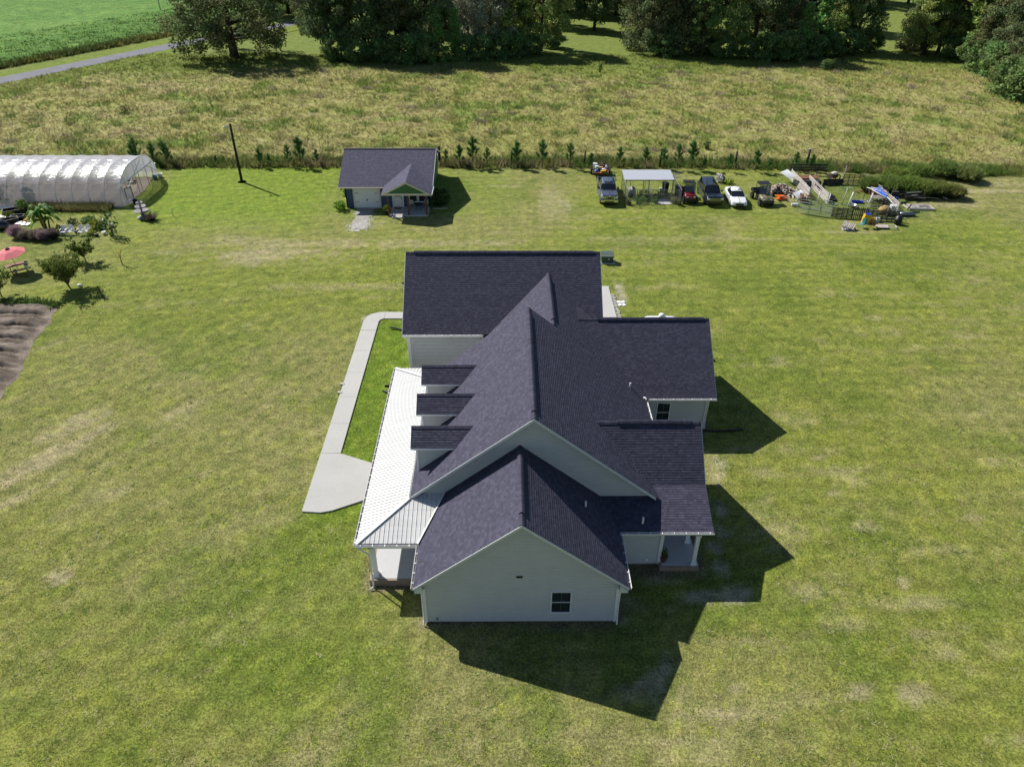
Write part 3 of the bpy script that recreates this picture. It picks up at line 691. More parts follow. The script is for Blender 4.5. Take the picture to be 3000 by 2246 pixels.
# rake boards and soffits
def rake(pts, w=.16, t=.03, dy=-.035):
    b = MB()
    for p, q in zip(pts[:-1], pts[1:]):
        b.poly([p, q, (q[0], q[1], q[2]-w), (p[0], p[1], p[2]-w)], (0, dy, 0))
    return hb(b, 'rake_board', 'fascia')
rake([(-4.5,23.415,2.92),(.65,23.415,7.11),(5.82,23.415,2.92)])
rake([(-5.22,28.725,mzl(-5.22)-.01),(1.33,28.725,9.02),(7.9,28.725,mzr(7.9)-.01)], .18)
rake([(-5.22,40.095,mzl(-5.22)-.01),(1.33,40.095,9.02),(7.8,40.095,mzr(7.8)-.01)], .18, dy=.035)
b = MB()
for x, pts in ((10.70,((27.06,2.91),(29.57,3.82),(32.21,6.16),(35.9,2.91))),(13.67,((38.95,2.91),(43.43,6.33),(47.9,2.91))),(6.68,((43.9,4.85),(48.8,8.77),(53.7,4.85))),(-7.285,((43.9,4.85),(48.8,8.77),(53.7,4.85)))):
    for p, q in zip(pts[:-1], pts[1:]): b.poly([(x,p[0],p[1]),(x,q[0],q[1]),(x,q[0],q[1]-.17),(x,p[0],p[1]-.17)], (.035,0,0))
hb(b, 'rake_board', 'fascia')
b = MB()                                  # boxed eave returns of the front gable
for sx, x0, x1 in ((-1,-4.47,-4.09),(1,5.39,5.79)): b.box(min(x0,x1), max(x0,x1), 23.40, 24.0, 2.56, 2.70); b.poly([(x0 if sx<0 else x1,23.42,2.70),(x1 if sx<0 else x0,23.42,2.70),(x1 if sx<0 else x0,23.42,3.05)], (0,-.02,0))
hb(b, 'eave_return', 'fascia')

# gutters --------------------------------------------------------------------------
def gutter(a, b, out, name='gutter'):
    """open trough along a->b hung outside the eave; out = horizontal outward direction"""
    a, b, out = Vector(a), Vector(b), Vector(out).normalized(); w, h, t = .125, .11, .014
    m = MB(); up = Vector((0,0,1))
    sec = [out*0+up*0, out*0-up*h, out*w*.8-up*h, out*w+up*.0, out*(w+t)+up*.0, out*(w*.8+t)-up*(h+t), -out*t*0-up*(h+t), -out*.004+up*0]
    m.loft([[a+p for p in sec], [b+p for p in sec]])
    g = hb(m, name, 'gutter')
    d = (b-a); L = d.length; d.normalize()
    mi = MB(); mi.loft([[a+out*.012-up*(h-.03), a+out*(w*.78)-up*(h-.03), a+out*(w*.78)-up*(h-.025), a+out*.012-up*(h-.025)], [b+out*.012-up*(h-.03), b+out*(w*.78)-up*(h-.03), b+out*(w*.78)-up*(h-.025), b+out*.012-up*(h-.025)]]); hb(mi, 'gutter_bed', 'gutter_inside', g)
    s = .35
    while s < L-.1:
        c = a+d*s; k = MB(); k.poly([c-d*.02+up*.012, c+d*.02+up*.012, c+d*.02+out*w+up*.012, c-d*.02+out*w+up*.012], .018); hb(k, 'hanger', 'gutter', g); s += .62
    return g
gutter((-4.5,23.42,2.90),(-4.5,26.15,2.90),(-1,0,0)); gutter((5.82,23.42,2.90),(5.82,27.0,2.90),(1,0,0))
gutter((-7.7,26.2,2.93),(-7.7,42.6,2.93),(-1,0,0)); gutter((-7.82,26.22,2.93),(-4.58,26.22,2.93),(0,-1,0))
gutter((5.83,27.06,2.89),(10.75,27.06,2.89),(0,-1,0)); gutter((9.25,38.95,2.89),(13.7,38.95,2.89),(0,-1,0))
gutter((9.0,35.95,2.88),(9.0,38.6,2.88),(1,0,0)); gutter((-7.28,43.9,4.82),(-1.7,43.9,4.82),(0,-1,0))
def downspout(pts, name='downspout', r=.042):
    b = MB(); b.tube(pts, r, 4); return hb(b, name, 'gutter')
downspout([(-4.5,23.5,2.78),(-4.42,23.55,2.66),(-4.17,23.62,2.46),(-4.17,23.60,.35),(-4.2,23.5,.08)])
downspout([(5.82,23.5,2.78),(5.72,23.56,2.64),(5.47,23.63,2.46),(5.47,23.60,.32),(5.47,23.50,.08)])
downspout([(13.4,38.9,2.78),(13.32,39.1,2.62),(13.33,39.28,2.46),(13.33,39.26,.12)])
downspout([(-7.2,43.8,4.72),(-7.1,44.05,4.5),(-6.97,44.2,4.3),(-6.97,44.2,.1)])
downspout([(-7.6,26.1,2.82),(-7.35,26.02,2.66),(-7.06,25.98,2.50),(-7.04,25.96,.45),(-7.04,25.86,.16),(-7.22,25.74,.06)], r=.05)
b = MB(); b.tube([(9.05,38.72,2.98),(8.98,38.82,3.05),(8.9,38.9,3.0)], .06, 6); hb(b, 'gutter_elbow', 'gutter')

# metal porch roof: corrugated sheets ---------------------------------------------------
def metal_sheets(quadf, n0, n1, pitch, along, name='roof_panel'):
    """each sheet is .92 m wide with four ribs; quadf(s) gives the lower and upper point of the slope at s"""
    i = n0
    while i < n1-1e-6:
        j = min(n1, i+pitch); m = MB(); q = i
        while q < j-1e-6:
            e = min(j, q+.23); l0, u0 = quadf(q); l1, u1 = quadf(e); lm, um = quadf(e-.035 if e-q > .05 else e); lp, up_ = quadf(e-.018 if e-q > .05 else e)
            nz = Vector((0,0,.030))
            m._add([l0, lm, um, u0], [(0,1,2,3)]); m._add([lm, lp+nz, up_+nz, um], [(0,1,2,3)]); m._add([lp+nz, l1, u1, up_+nz], [(0,1,2,3)]); q = e
        hb(m, name, 'white_metal_roof'); i = j
def left_slope(y):
    y = min(max(y, 26.25), 42.5); t = 1.0
    if y < 28.70: t = (y-26.25)/2.45
    if y > 40.05: t = (42.5-y)/2.45
    t = max(t, .0)
    return Vector((-7.7, y, 2.97)), Vector((-7.7+2.5*t, y, 2.97+.82*t))
metal_sheets(left_slope, 26.25, 42.5, .92, 1)
def front_slope(x):
    x = min(max(x, -7.7), -3.2); t = min(1.0, (x+7.7)/2.5)*1.0
    yy = 26.25+ (2.45*(x+7.7)/2.5 if x < -4.95 else 2.78); zt = 2.97+.33*(yy-26.25)
    y0 = 26.25 if x < -4.5 else 26.25+(x+4.5)*2.2; y0 = min(y0, 29.0); z0 = 2.97+.33*(y0-26.25)
    return Vector((x, y0, z0+.004)), Vector((x, max(yy, y0), max(zt, z0)+.004))
metal_sheets(front_slope, -7.7, -3.25, .92, 0)
def rear_slope(x): 
    x = min(max(x, -7.7), -4.6); yy = 42.5-2.45*(min(x, -5.2)+7.7)/2.5; return Vector((x, 42.5, 2.974)), Vector((x, yy, 2.974+.33*(42.5-yy)))
metal_sheets(rear_slope, -7.7, -4.6, .92, 0)
b = MB(); b.bar((-7.72,26.23,3.0),(-5.2,28.72,3.83),.22,.02); b.bar((-7.72,42.52,3.0),(-5.2,40.07,3.83),.22,.02); b.bar((-5.16,28.7,3.86),(-5.16,40.1,3.86),.14,.02,(.6,0,1)); b.bar((-4.56,26.2,3.0),(-3.3,29.0,3.99),.13,.02,(-.8,0,1)); hb(b, 'ridge_flashing', 'white_metal_roof')
b = MB(); b.poly([(-7.68,26.3,2.93),(-7.68,42.45,2.93),(-5.0,40.0,3.7),(-5.0,28.8,3.7)], .07); b.poly([(-7.66,26.28,2.93),(-4.9,29.0,3.78),(-3.5,29.0,3.78),(-4.4,26.28,2.93)], .07); hb(b, 'porch_ceiling', 'fascia')
b = MB(); b.box(-7.2,-6.95,26.3,42.3,2.55,2.9); b.box(-7.2,-4.1,26.3,26.55,2.55,2.9); hb(b, 'porch_beam', 'trim')
# porch floor, brick edge and columns
def porch_floor(x0, x1, y0, y1, h, e=.11):
    b = MB(); b.box(x0, x1, y0, y1, -.1, h); hb(b, 'porch_step', 'brick_edge')
    b = MB(); b.box(x0+e, x1, y0+e, y1-e, h, h+.02); hb(b, 'porch_floor', 'slab')
porch_floor(-7.27,-4.1,26.08,42.0,.40); porch_floor(8.2,10.3,26.98,35.6,.30)
def column(x, y, z0, z1, w=.2):
    b = MB(); b.cb((x, y, (z0+z1)/2), (w, w, z1-z0)); c = hb(b, 'column', 'trim')
    b = MB(); b.cb((x, y, z0+.06), (w+.10, w+.10, .12)); b.cb((x, y, z0+.17), (w+.05, w+.05, .10)); hb(b, 'column_base', 'trim', c)
    b = MB(); b.cb((x, y, z1-.05), (w+.08, w+.08, .1)); hb(b, 'column_cap', 'trim', c)
for yy in (26.43, 30.3, 34.2, 38.1, 42.0-.3): column(-6.96, yy, .42, 2.56, .24)
for yy in (27.22, 28.85, 33.6, 35.3): column(10.02, yy, .32, 2.56, .21)

# windows: frame, two sashes each split by a bar
def window(x0, x1, y, z0, z1, parent=None, out=-1):
    f = MB(); t = .05
    for r in ((x0-t,x0,z0-t,z1+t),(x1,x1+t,z0-t,z1+t),(x0,x1,z1,z1+t),(x0,x1,z0-t*1.4,z0)): f.box(r[0],r[1],y+out*.075,y+.02,r[2],r[3])
    w = hb(f, 'window', 'window_white', parent)
    zm = (z0+z1)/2
    for za, zb in ((z0, zm-.02), (zm+.02, z1)):
        p = MB(); p.box(x0, x1, y-.035, y-.02, za, zb); hb(p, 'pane', 'glass', w)
    s = MB(); s.box(x0, x1, y-.06, y-.03, zm-.018, zm+.018); hb(s, 'sash_bar', 'window_white', w); s = MB(); s.box((x0+x1)/2-.008, (x0+x1)/2+.008, y-.042, y-.034, z0, z1); hb(s, 'muntin', 'grey_metal', w)
window(2.17,3.08,23.72,.82,2.30); window(10.0,10.82,39.4,.70,2.22)
b = MB(); b.box(.42,.72,23.62,23.72,3.38,3.46); hb(b, 'wall_light', 'iron')
b = MB(); b.box(-3.55,-3.47,23.62,23.72,.28,.40); hb(b, 'outlet_box', 'grey_metal')
b = MB(); b.box(7.42,7.62,27.36,27.46,.35,.55); b.cb((7.52,27.34,.44),(.08,.04,.08)); hb(b, 'dryer_vent', 'window_white')
# plumbing vents on the roof
for q, z in (((1716,1475),4.6),((1884,1522),3.5),((1846,1128),3.85)):
    p = at(*q, z); b = MB(); b.tube([(p.x,p.y,z-.25),(p.x,p.y,z+.16)], .055, 8); hb(b, 'vent_pipe', 'trim')
p = at(1750, 1451, 3.7); b = MB(); b.ball((p.x,p.y,3.7), .06); hb(b, 'vent_cap', 'trim')

# dormers
for yc in (31.38, 34.40, 37.40):
    d = empty('dormer', (0,0,0)); d.parent = house; d.location = (-4.9-HB.x, yc-HB.y, 0); bpy.context.view_layer.update()
    zr, ze, hw, x0 = 6.50, 5.80, .96, -5.17
    xr = 1.33-(9.03-zr)/.8+.25; xe = 1.33-(9.03-ze)/.8+.1
    def pw(b, name, mat, parent=d): return b.build(name, mat, parent, world=True)
    for s in (-1, 1):
        n_ = MB(); P = [Vector((x0,yc+s*hw,ze)),Vector((xe,yc+s*hw,ze)),Vector((xr,yc,zr)),Vector((x0,yc,zr))]
        n_.poly(P, Vector((0,0,-.07))); pw(n_, 'roof', 'roof_deck')
        u = Vector((0,-s*hw,zr-ze)).normalized(); nn = X.cross(u)*(1 if s < 0 else -1); nn.normalize()
        O = Vector((0,yc+s*hw,ze)); tb = shingle_quads([P], O, X, u, nn, seed=int(yc*10)+s)
        m = MB()
        for T in tb: add_tab(m, T, O, X, u, nn)
        tag(pw(m, 'shingles', 'shingle'), kind='stuff')
        # triangular side wall with laps
        m = MB(); ww = .78; za = 3.9; xs = -4.88
        m.poly([(xs,yc+s*ww,mzl(xs)-.05),(1.33-(9.03-5.74)/.8,yc+s*ww,5.74),(xs,yc+s*ww,5.74)], (0,-s*.08,0)); k = 0
        while za+k*LAP < 5.72:
            z_0, z_1 = za+k*LAP, min(5.74, za+(k+1)*LAP); xa = 1.33-(9.03-z_0)/.8; xb = 1.33-(9.03-z_1)/.8
            if xb > xs: m._add([(xs,yc+s*(ww+.024),z_0),(max(xa,xs),yc+s*(ww+.024),z_0),(max(xb,xs),yc+s*(ww+.004),z_1),(xs,yc+s*(ww+.004),z_1)], [(0,1,2,3) if s < 0 else (3,2,1,0)])
            k += 1
        pw(m, 'wall', 'siding')
        m = MB(); m.box(x0, xe-.05, yc+s*hw-.03, yc+s*hw+.02, ze-.13, ze-.02); pw(m, 'fascia', 'gutter')
    m = MB(); m.poly([(xs,yc-.78,mzl(xs)-.1),(xs,yc+.78,mzl(xs)-.1),(xs,yc+.78,5.74),(xs,yc,6.36),(xs,yc-.78,5.74)], (.08,0,0)); pw(m, 'wall', 'siding')
    m = MB(); m.box(xs-.03,xs+.07,yc-.83,yc-.73,3.95,5.74); m.box(xs-.03,xs+.07,yc+.73,yc+.83,3.95,5.74); pw(m, 'corner_trim', 'trim')
    m = MB(); m.box(xs-.05,xs,yc-.42,yc+.42,4.5,5.45); m.poly([(x0,yc-hw,ze-.02),(x0,yc,zr-.02),(x0,yc,zr-.16),(x0,yc-hw,ze-.16)],(.03,0,0)); m.poly([(x0,yc,zr-.02),(x0,yc+hw,ze-.02),(x0,yc+hw,ze-.16),(x0,yc,zr-.16)],(.03,0,0)); pw(m, 'window', 'window_white')
    m = MB(); m.box(xs-.06,xs-.045,yc-.36,yc+.36,4.56,5.39); pw(m, 'pane', 'glass')
    m = MB()
    t_ = x0
    while t_ < xr-.1:
        m.col = random.choice(SHC); m.loft([[(t_,yc-.14,zr-.055),(t_,yc,zr+.045),(t_,yc+.14,zr-.055)],[(min(t_+.15,xr),yc-.14,zr-.065),(min(t_+.15,xr),yc,zr+.035),(min(t_+.15,xr),yc+.14,zr-.065)]]); t_ += .145
    pw(m, 'ridge_cap', 'shingle')

# black drain pipes, transformer, tank, edging round the house ---------------------------
def drain(pts, label, r=.075):
    b = MB(); P = [Vector((x, y, z)) for x, y, z in pts]; Q = []
    for a_, b_ in zip(P[:-1], P[1:]):
        k = max(1, int((b_-a_).length/.06))
        for i in range(k): Q.append(a_.lerp(b_, i/k))
    Q.append(P[-1]); rr = [r*(1 if i % 2 else .86) for i in range(len(Q))]
    b.tube(Q, rr, 8); c = P[0]; b.v = [tuple(Vector(v)-Vector((c.x,c.y,0))) for v in b.v]
    o = b.build('drain_pipe', 'black_plastic', None, True); o.location = (c.x, c.y, 0); tag(o, label, 'drain pipe', 'black drain pipes at the downspouts')
def g3(q, z=.08): p = at(*q); return (p.x, p.y, z)
drain([g3((2062,1262)), g3((2100,1265)), g3((2130,1263)), g3((2176,1260))], 'long black drain pipe lying in the shadow right of the bedroom wing')
drain([g3((1142,963),.15), g3((1165,966),.12), g3((1200,974),.1)], 'black drain pipe poking out left of the garage wall onto the grass')
drain([g3((1127,1132)), g3((1160,1132)), g3((1190,1132))], 'short straight black drain pipe, upper of two under the porch gutter')
drain([g3((1122,1146)), g3((1145,1155)), g3((1170,1166))], 'slanted black drain pipe, lower of two under the porch gutter')
drain([g3((2075,1058)), g3((2085,1058)), g3((2094,1058))], 'stub of black drain pipe at the right end of the bedroom wing')
drain([g3((1178,831)), g3((1200,831)), g3((1230,832))], 'stub of black drain pipe at the back left of the garage')
plain('lid_green', (.10,.13,.11), .4); p = at(1776, 772); t_ = empty('transformer', (p.x+.1, p.y+.35, 0), R(-2), 'dark green electrical transformer box on a concrete pad behind the garage', 'transformer')
b = MB(); b.box(-.75,.75,-.55,.55,0,.1); b.build('pad', 'concrete', t_)
b = MB(); b.box(-.58,.58,-.42,.42,.1,.75); b.build('cabinet', 'green_box', t_)
b = MB(); b.poly([(-.62,-.47,.78),(.62,-.47,.78),(.62,.46,.98),(-.62,.46,.98)], .08); b.box(-.58,.58,.0,.42,.7,.9); b.build('lid', 'lid_green', t_)
b = MB(); b.box(.05,.2,-.432,-.42,.45,.53); b.build('warning_sticker', 'plastic_white', t_)
pt = at(1935, 921, 1.45); pt.z = 0; t_ = empty('propane_tank', pt, 0, 'white horizontal propane tank with a domed lid behind the bedroom wing', 'propane tank')
b = MB(); b.m = Matrix.Rotation(R(90), 4, 'Y'); b.lathe([(.02,-1.4),(.25,-1.36),(.40,-1.22),(.47,-1.02),(.47,1.02),(.40,1.22),(.25,1.36),(.02,1.4)], 20); b.m = None
b.v = [(x,y,z+.78) for x,y,z in b.v]; b.build('tank', 'tank_white', t_, True)
b = MB(); b.lathe([(.26,0),(.26,.16),(.22,.27),(.12,.34),(.02,.36)], 14, (.12,0,1.20)); b.build('dome_lid', 'tank_white', t_, True)
for x in (-.85, .85):
    b = MB(); b.box(x-.08,x+.08,-.3,.3,0,.36); b.build('leg', 'concrete', t_)
for k, (qx, qy) in enumerate(((1812,886),(1824,886),(1816,894),(1827,894))):
    p = at(qx, qy); b = MB(); b.box(-.17,.17,-.17,.17,0,.07); o = b.build('paving_stone', 'plastic_white', None); o.location = p; o.rotation_euler[2] = .2*k
    tag(o, ('far left','far right','near left','near right')[k]+' of four white stepping stones right of the side pavement', 'stepping stone', 'four white stepping stones')
edg = empty('brick_edging', (9.75,54.5,0), 0, 'row of worn grey edging bricks along the side pavement', 'edging')
eb = MB().box(-.13,.13,-.10,.10,0,.07); e0 = eb.build('brick', 'grey_block', edg); k = 0
yy = -1.2
while yy < 4.6:
    o = e0 if k == 0 else copy_tree(e0, edg); xx_ = -.12+random.uniform(-.04,.04)-yy*.03; o.location = (xx_, yy, random.uniform(-.01,.03)); o.rotation_euler = (0, 0, random.uniform(-.15,.15)); k += 1
    yy += .31
for i, (qx, qy) in enumerate(((1003,1126),(996,1151))):
    p = at(qx, qy); b = MB(); b.box(-.15,.15,-.12,.12,0,.1); b.box(-.13,.17,-.14,-.02,.1,.13); o = b.build('brick', 'grey_block', None); o.location = p
    tag(o, ('loose brick at the left edge of the walkway, the farther one', 'loose brick at the left edge of the walkway, the nearer one')[i], 'brick', 'loose bricks by the walkway')
b = MB(); b.lathe([(.16,0),(.22,.25),(.24,.42)], 12); pc = empty('potted_plant', (8.45,27.45,.32), 0, 'bushy plant in a brown pot on the back porch floor by the wall corner', 'plant')
b.build('pot', 'stained_wood', pc)
def tuft_mesh(name, n, r, h, col, mat='leaf', size=.16, seed=1, flat=.6):
    rr = np.random.default_rng(seed); v = []; f = []; c = []
    for i in range(n):
        th = rr.random()*6.283; q = rr.random()**.5; ph = rr.random()
        p = np.array((math.cos(th)*r*q*math.sin(ph*2.2+.4), math.sin(th)*r*q*math.sin(ph*2.2+.4), h*ph))
        a = rr.normal(size=3); a /= np.linalg.norm(a); b_ = np.cross(a, rr.normal(size=3)); b_ /= np.linalg.norm(b_); s = size*(.6+.8*rr.random())
        k = len(v); v += [p-a*s, p-b_*s*.45, p+a*s, p+b_*s*.45]; f.append((k,k+1,k+2,k+3)); m_ = .6+.8*rr.random(); c.append([x*m_ for x in col])
    return npmesh(name, v, f, mat, c)
obj('foliage', tuft_mesh('foliage', 90, .26, .55, (.12,.18,.04), size=.09), pc).location = (0,0,.35)
# ------------------------------------------------------------------ blue cottage with a green gabled porch
cot = empty('cottage', (-13.4, 80.3, 0), 0, 'small blue cottage with green porch gable, white garage door and grey shingle roof', 'cottage')
def cb_(b, name, mat, parent=None): return b.build(name, mat, parent or cot, world=True)
HB_save = HB
def cot_plane(name, P, O, a, u, seed):
    O, a, u = Vector(O), Vector(a).normalized(), Vector(u).normalized(); n = a.cross(u).normalized(); n = n if n.z > 0 else -n
    P = [Vector(p) for p in P]; r = cb_(MB().poly(P, -n*.1), name, 'roof_deck'); b = MB()
    for T in shingle_quads([P], O, a, u, n, .145, seed):
        T = (T[0], T[1], T[2], tuple(x*1.35 for x in T[3])); add_tab(b, T, O, a, u, n, .145)
    tag(cb_(b, 'shingles', 'shingle', r), kind='stuff')
cz = lambda y: 2.6+.36*(y-79.8)
cot_plane('roof', [(-18.75,79.8,2.6),(-8.25,79.8,2.6),(-8.3,86.2,cz(86.2)),(-18.95,86.2,cz(86.2))], (0,79.8,2.6), X, (0,1,.36), 31)
cot_plane('roof', [(-18.75,92.6,2.6),(-8.25,92.6,2.6),(-8.3,86.2,cz(86.2)),(-18.95,86.2,cz(86.2))], (0,92.6,2.6), X, (0,-1,.36), 32)
zr, ze = 4.02, 2.66; yb = 79.8+(zr-2.6)/.36
for s, x0 in ((-1,-13.62),(1,-8.18)):
    ye = 79.8+(ze-2.6)/.36
    cot_plane('roof', [(x0,77.35,ze),(-10.9,77.35,zr),(-10.9,yb+.3,zr),(x0,ye+.3,ze)], (x0,0,ze), Y, (-10.9-x0,0,zr-ze), 33+s)
b = MB(); b.bar((-18.95,86.2,4.93),(-8.3,86.2,4.93),.26,.05); cb_(b, 'ridge_cap', 'roof_deck')
def slabwall(pts, t, name, mat): b = MB(); b.poly(pts, t); return cb_(b, name, mat)
slabwall([(-18.15,80.3,0),(-8.72,80.3,0),(-8.72,80.3,2.62),(-18.15,80.3,2.62)], (0,.12,0), 'wall', 'blue_siding')
slabwall([(-8.72,80.3,0),(-8.72,92.1,0),(-8.72,92.1,2.7),(-8.72,86.2,4.78),(-8.72,80.3,2.7)], (-.12,0,0), 'wall', 'green_siding')
slabwall([(-18.15,80.3,0),(-18.15,92.1,0),(-18.15,92.1,2.7),(-18.15,86.2,4.78),(-18.15,80.3,2.7)], (.12,0,0), 'wall', 'blue_siding')
slabwall([(-18.15,92.1,0),(-8.72,92.1,0),(-8.72,92.1,2.6),(-18.15,92.1,2.6)], (0,-.12,0), 'wall', 'blue_siding')
slabwall([(-18.15,80.28,2.38),(-13.2,80.28,2.38),(-13.2,80.28,2.6),(-18.15,80.28,2.6)], (0,-.03,0), 'frieze_board', 'green_siding')
b = MB(); b.box(-18.8,-13.65,79.70,79.82,2.44,2.58); cb_(b, 'gutter', 'cream_trim')
b = MB(); b.bar((-8.22,79.7,2.56),(-8.22,86.2,4.84),.03,.16); b.bar((-8.22,86.2,4.84),(-8.22,92.6,2.54),.03,.16); b.bar((-8.12,77.3,2.6),(-8.12,79.8,2.62),.05,.12); cb_(b, 'rake_board', 'window_white')
# porch gable
slabwall([(-13.45,77.42,2.72),(-8.35,77.42,2.72),(-10.9,77.42,3.92)], (0,.1,0), 'gable', 'green_siding')
b = MB()
for i in range(26): x = -13.2+i*.19; b.box(x, x+.02, 77.40, 77.42, 2.74, 2.72+1.2*(1-abs(x+10.9)/2.55)-.04 if abs(x+10.9) < 2.4 else 2.75)
cb_(b, 'batten', 'green_siding')
b = MB(); b.box(-13.5,-8.3,77.36,77.52,2.50,2.72); b.poly([(-13.62,77.34,2.64),(-10.9,77.34,4.0),(-10.9,77.34,3.80),(-13.62,77.34,2.44)], (0,-.03,0)); b.poly([(-8.18,77.34,2.64),(-10.9,77.34,4.0),(-10.9,77.34,3.80),(-8.18,77.34,2.44)], (0,-.03,0)); cb_(b, 'porch_beam', 'cream_trim')
b = MB(); b.box(-13.0,-8.75,77.7,80.3,0,.16); cb_(b, 'porch_floor', 'slab')
for x in (-13.05,-10.83,-8.86): b = MB(); b.box(x-.09,x+.09,77.72,77.9,.1,2.52); cb_(b, 'porch_post', 'stained_wood')
# garage door of four ribbed panels with strap hinges
b = MB(); b.box(-17.3,-17.14,80.22,80.3,0,2.35); b.box(-14.36,-14.2,80.22,80.3,0,2.35); b.box(-17.3,-14.2,80.22,80.3,2.25,2.37); cb_(b, 'door_frame', 'cream_trim')
gd = cb_(MB().box(-17.13,-14.37,80.26,80.295,.02,2.25), 'garage_door', 'door_white')
for i in range(4):
    b = MB(); b.box(-17.12,-14.38,80.235,80.26,.04+i*.557,.04+i*.557+.54)
    for j in range(4): b.box(-17.06+j*.68,-17.06+j*.68+.58,80.222,80.235,.12+i*.557,.12+i*.557+.38)
    cb_(b, 'panel', 'door_white', gd)
for x in (-17.08,-14.82):
    for z in (.72,1.72): cb_(MB().box(x,x+.38,80.205,80.235,z,z+.045), 'strap_hinge', 'iron', gd)
cb_(MB().box(-15.82,-15.72,80.205,80.235,.85,1.1), 'door_pull', 'iron', gd)
# front door, storm glass, windows, step
fd = cb_(MB().box(-12.78,-11.78,80.24,80.29,.16,2.28), 'front_door', 'door_white')
cb_(MB().box(-12.62,-11.94,80.22,80.245,1.35,2.12), 'pane', 'glass', fd); cb_(MB().box(-12.62,-11.94,80.225,80.245,.35,1.1), 'panel', 'window_white', fd); cb_(MB().box(-11.9,-11.86,80.17,80.24,1.1,1.35), 'handle', 'iron', fd)
cb_(MB().box(-12.92,-12.8,80.2,80.3,.16,2.4).box(-11.76,-11.64,80.2,80.3,.16,2.4), 'door_frame', 'window_white')
for x in (-10.95,-9.92):
    f = cb_(MB().box(x-.08,x,80.2,80.3,.75,2.3).box(x+.8,x+.88,80.2,80.3,.75,2.3).box(x,x+.8,80.2,80.3,2.2,2.3).box(x-.1,x+.9,80.18,80.3,.68,.78), 'window', 'window_white')
    for za, zb in ((.78,1.47),(1.53,2.2)): cb_(MB().box(x,x+.8,80.24,80.26,za,zb), 'pane', 'glass', f)
    cb_(MB().box(x,x+.8,80.22,80.27,1.46,1.54), 'sash_bar', 'window_white', f)
tag(MB().box(-12.65,-11.35,77.1,77.66,0,.13).build('step_block', 'concrete'), 'low concrete step in front of the cottage porch', 'step')
tag(MB().box(-12.7,-11.9,79.5,80.05,.16,.18).build('door_mat', 'stained_wood'), 'brown door mat outside the white cottage door', 'door mat')
plain('gravel_dirt', (.30,.285,.255), .95, var=.3, scale=5, bump=.6)
# gravel strip of the cottage's drive
gp = tag(None, None) if False else None
gx_ = -15.9+rng.normal(size=2200)*.50; gy_ = 73.6+rng.random(2200)*6.2; keep_ = vnoise(gx_, gy_, .8, 101, 2) > .36; gx_, gy_ = gx_[keep_], gy_[keep_]
v = []; f = []; cc = []
for x, y in zip(gx_, gy_):
    s = .05+.06*random.random(); k = len(v); a_ = random.random()*3
    v += [(x+s*math.cos(a_+j*1.57)*(.7+.5*random.random()), y+s*math.sin(a_+j*1.57), .012) for j in range(4)]+[(x, y, .05)]
    f += [(k,k+1,k+4),(k+1,k+2,k+4),(k+2,k+3,k+4),(k+3,k,k+4)]; c_ = random.uniform(.28,.50); cc += [(c_,c_*.98,c_*.95)]*4
me = npmesh('gravel', v, f, 'any', cc); tag(obj('gravel', me), 'white gravel strip leading to the cottage garage door', 'gravel', kind='stuff')
b = MB(); b.poly([(-16.5,74.6,.03),(-15.7,74.0,.03),(-15.3,75.2,.03),(-15.2,77,.03),(-15.0,80.2,.03),(-17.0,80.2,.03),(-16.7,77.2,.03),(-16.9,76,.03)]); tag(b.build('gravel_bed', 'gravel_dirt'), kind='structure')

def dome_blades(n_, r_, h_, col, L_, W_):
    a_ = rng.random(n_)*6.283; ph = rng.random(n_)**.75; rad = r_*np.sin(ph*2.3+.4)*rng.random(n_)**.45
    P_ = np.stack([np.cos(a_)*rad, np.sin(a_)*rad, ph*h_*.78], 1)
    return blades('foliage', P_, np.full(n_, L_), np.full(n_, W_), np.zeros((n_, 3))+np.array(col)*(.7+.6*rng.random((n_, 1))), n=5, lean=.9, spread=.12)
def scatter_shrub(name, loc, n, r, h, col, label, cat='shrub', size=.16, seed=1, mat='leaf', group=None, stem=None):
    e = empty(name, loc, random.random()*6, label, cat, group); obj('foliage', tuft_mesh('foliage', n, r, h, col, mat, size, seed), e)
    b = MB(); b.col = stem or (.10,.07,.05)
    for k in range(4): a_ = k*1.6; b.tube([(0,0,0),(math.cos(a_)*r*.3,math.sin(a_)*r*.3,h*.5)], [.03,.012], 5)
    b.build('stem', 'bark', e); return e
scatter_shrub('shrub', (-18.8,79.7,0), 260, .75, 1.0, (.19,.32,.04), 'bright green shrub at the left front corner of the cottage', seed=3)
scatter_shrub('shrub', (-19.0,84.0,0), 150, .55, 1.9, (.19,.32,.04), 'tall yellow green shrub by the left wall of the cottage, behind the corner shrub', seed=4)
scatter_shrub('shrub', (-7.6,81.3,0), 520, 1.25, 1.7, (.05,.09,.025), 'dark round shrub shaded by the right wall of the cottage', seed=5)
b = MB(); b.tube([(-.8,0,.05),(0,-.1,.06),(.9,.12,.05)], .06, 6); o = b.build('edging_stone', 'grey_block', None); o.location = (-7.6,80.0,0); tag(o, 'curved pale edging stone in the shade right of the cottage porch', 'edging')
pl = empty('planter', (-13.35,78.3,0), 0, 'pot of red and yellow flowers at the left corner of the cottage porch', 'planter')
MB().lathe([(.18,0),(.28,.3),(.3,.38)], 12).build('pot', 'iron', pl, True); obj('foliage', tuft_mesh('foliage', 130, .45, .8, (.10,.18,.03), size=.12, seed=9), pl).location = (0,0,.3); obj('flowers', tuft_mesh('flowers', 26, .42, .8, (.65,.28,.02), 'any', .08, 10), pl).location = (.05,0,.38)
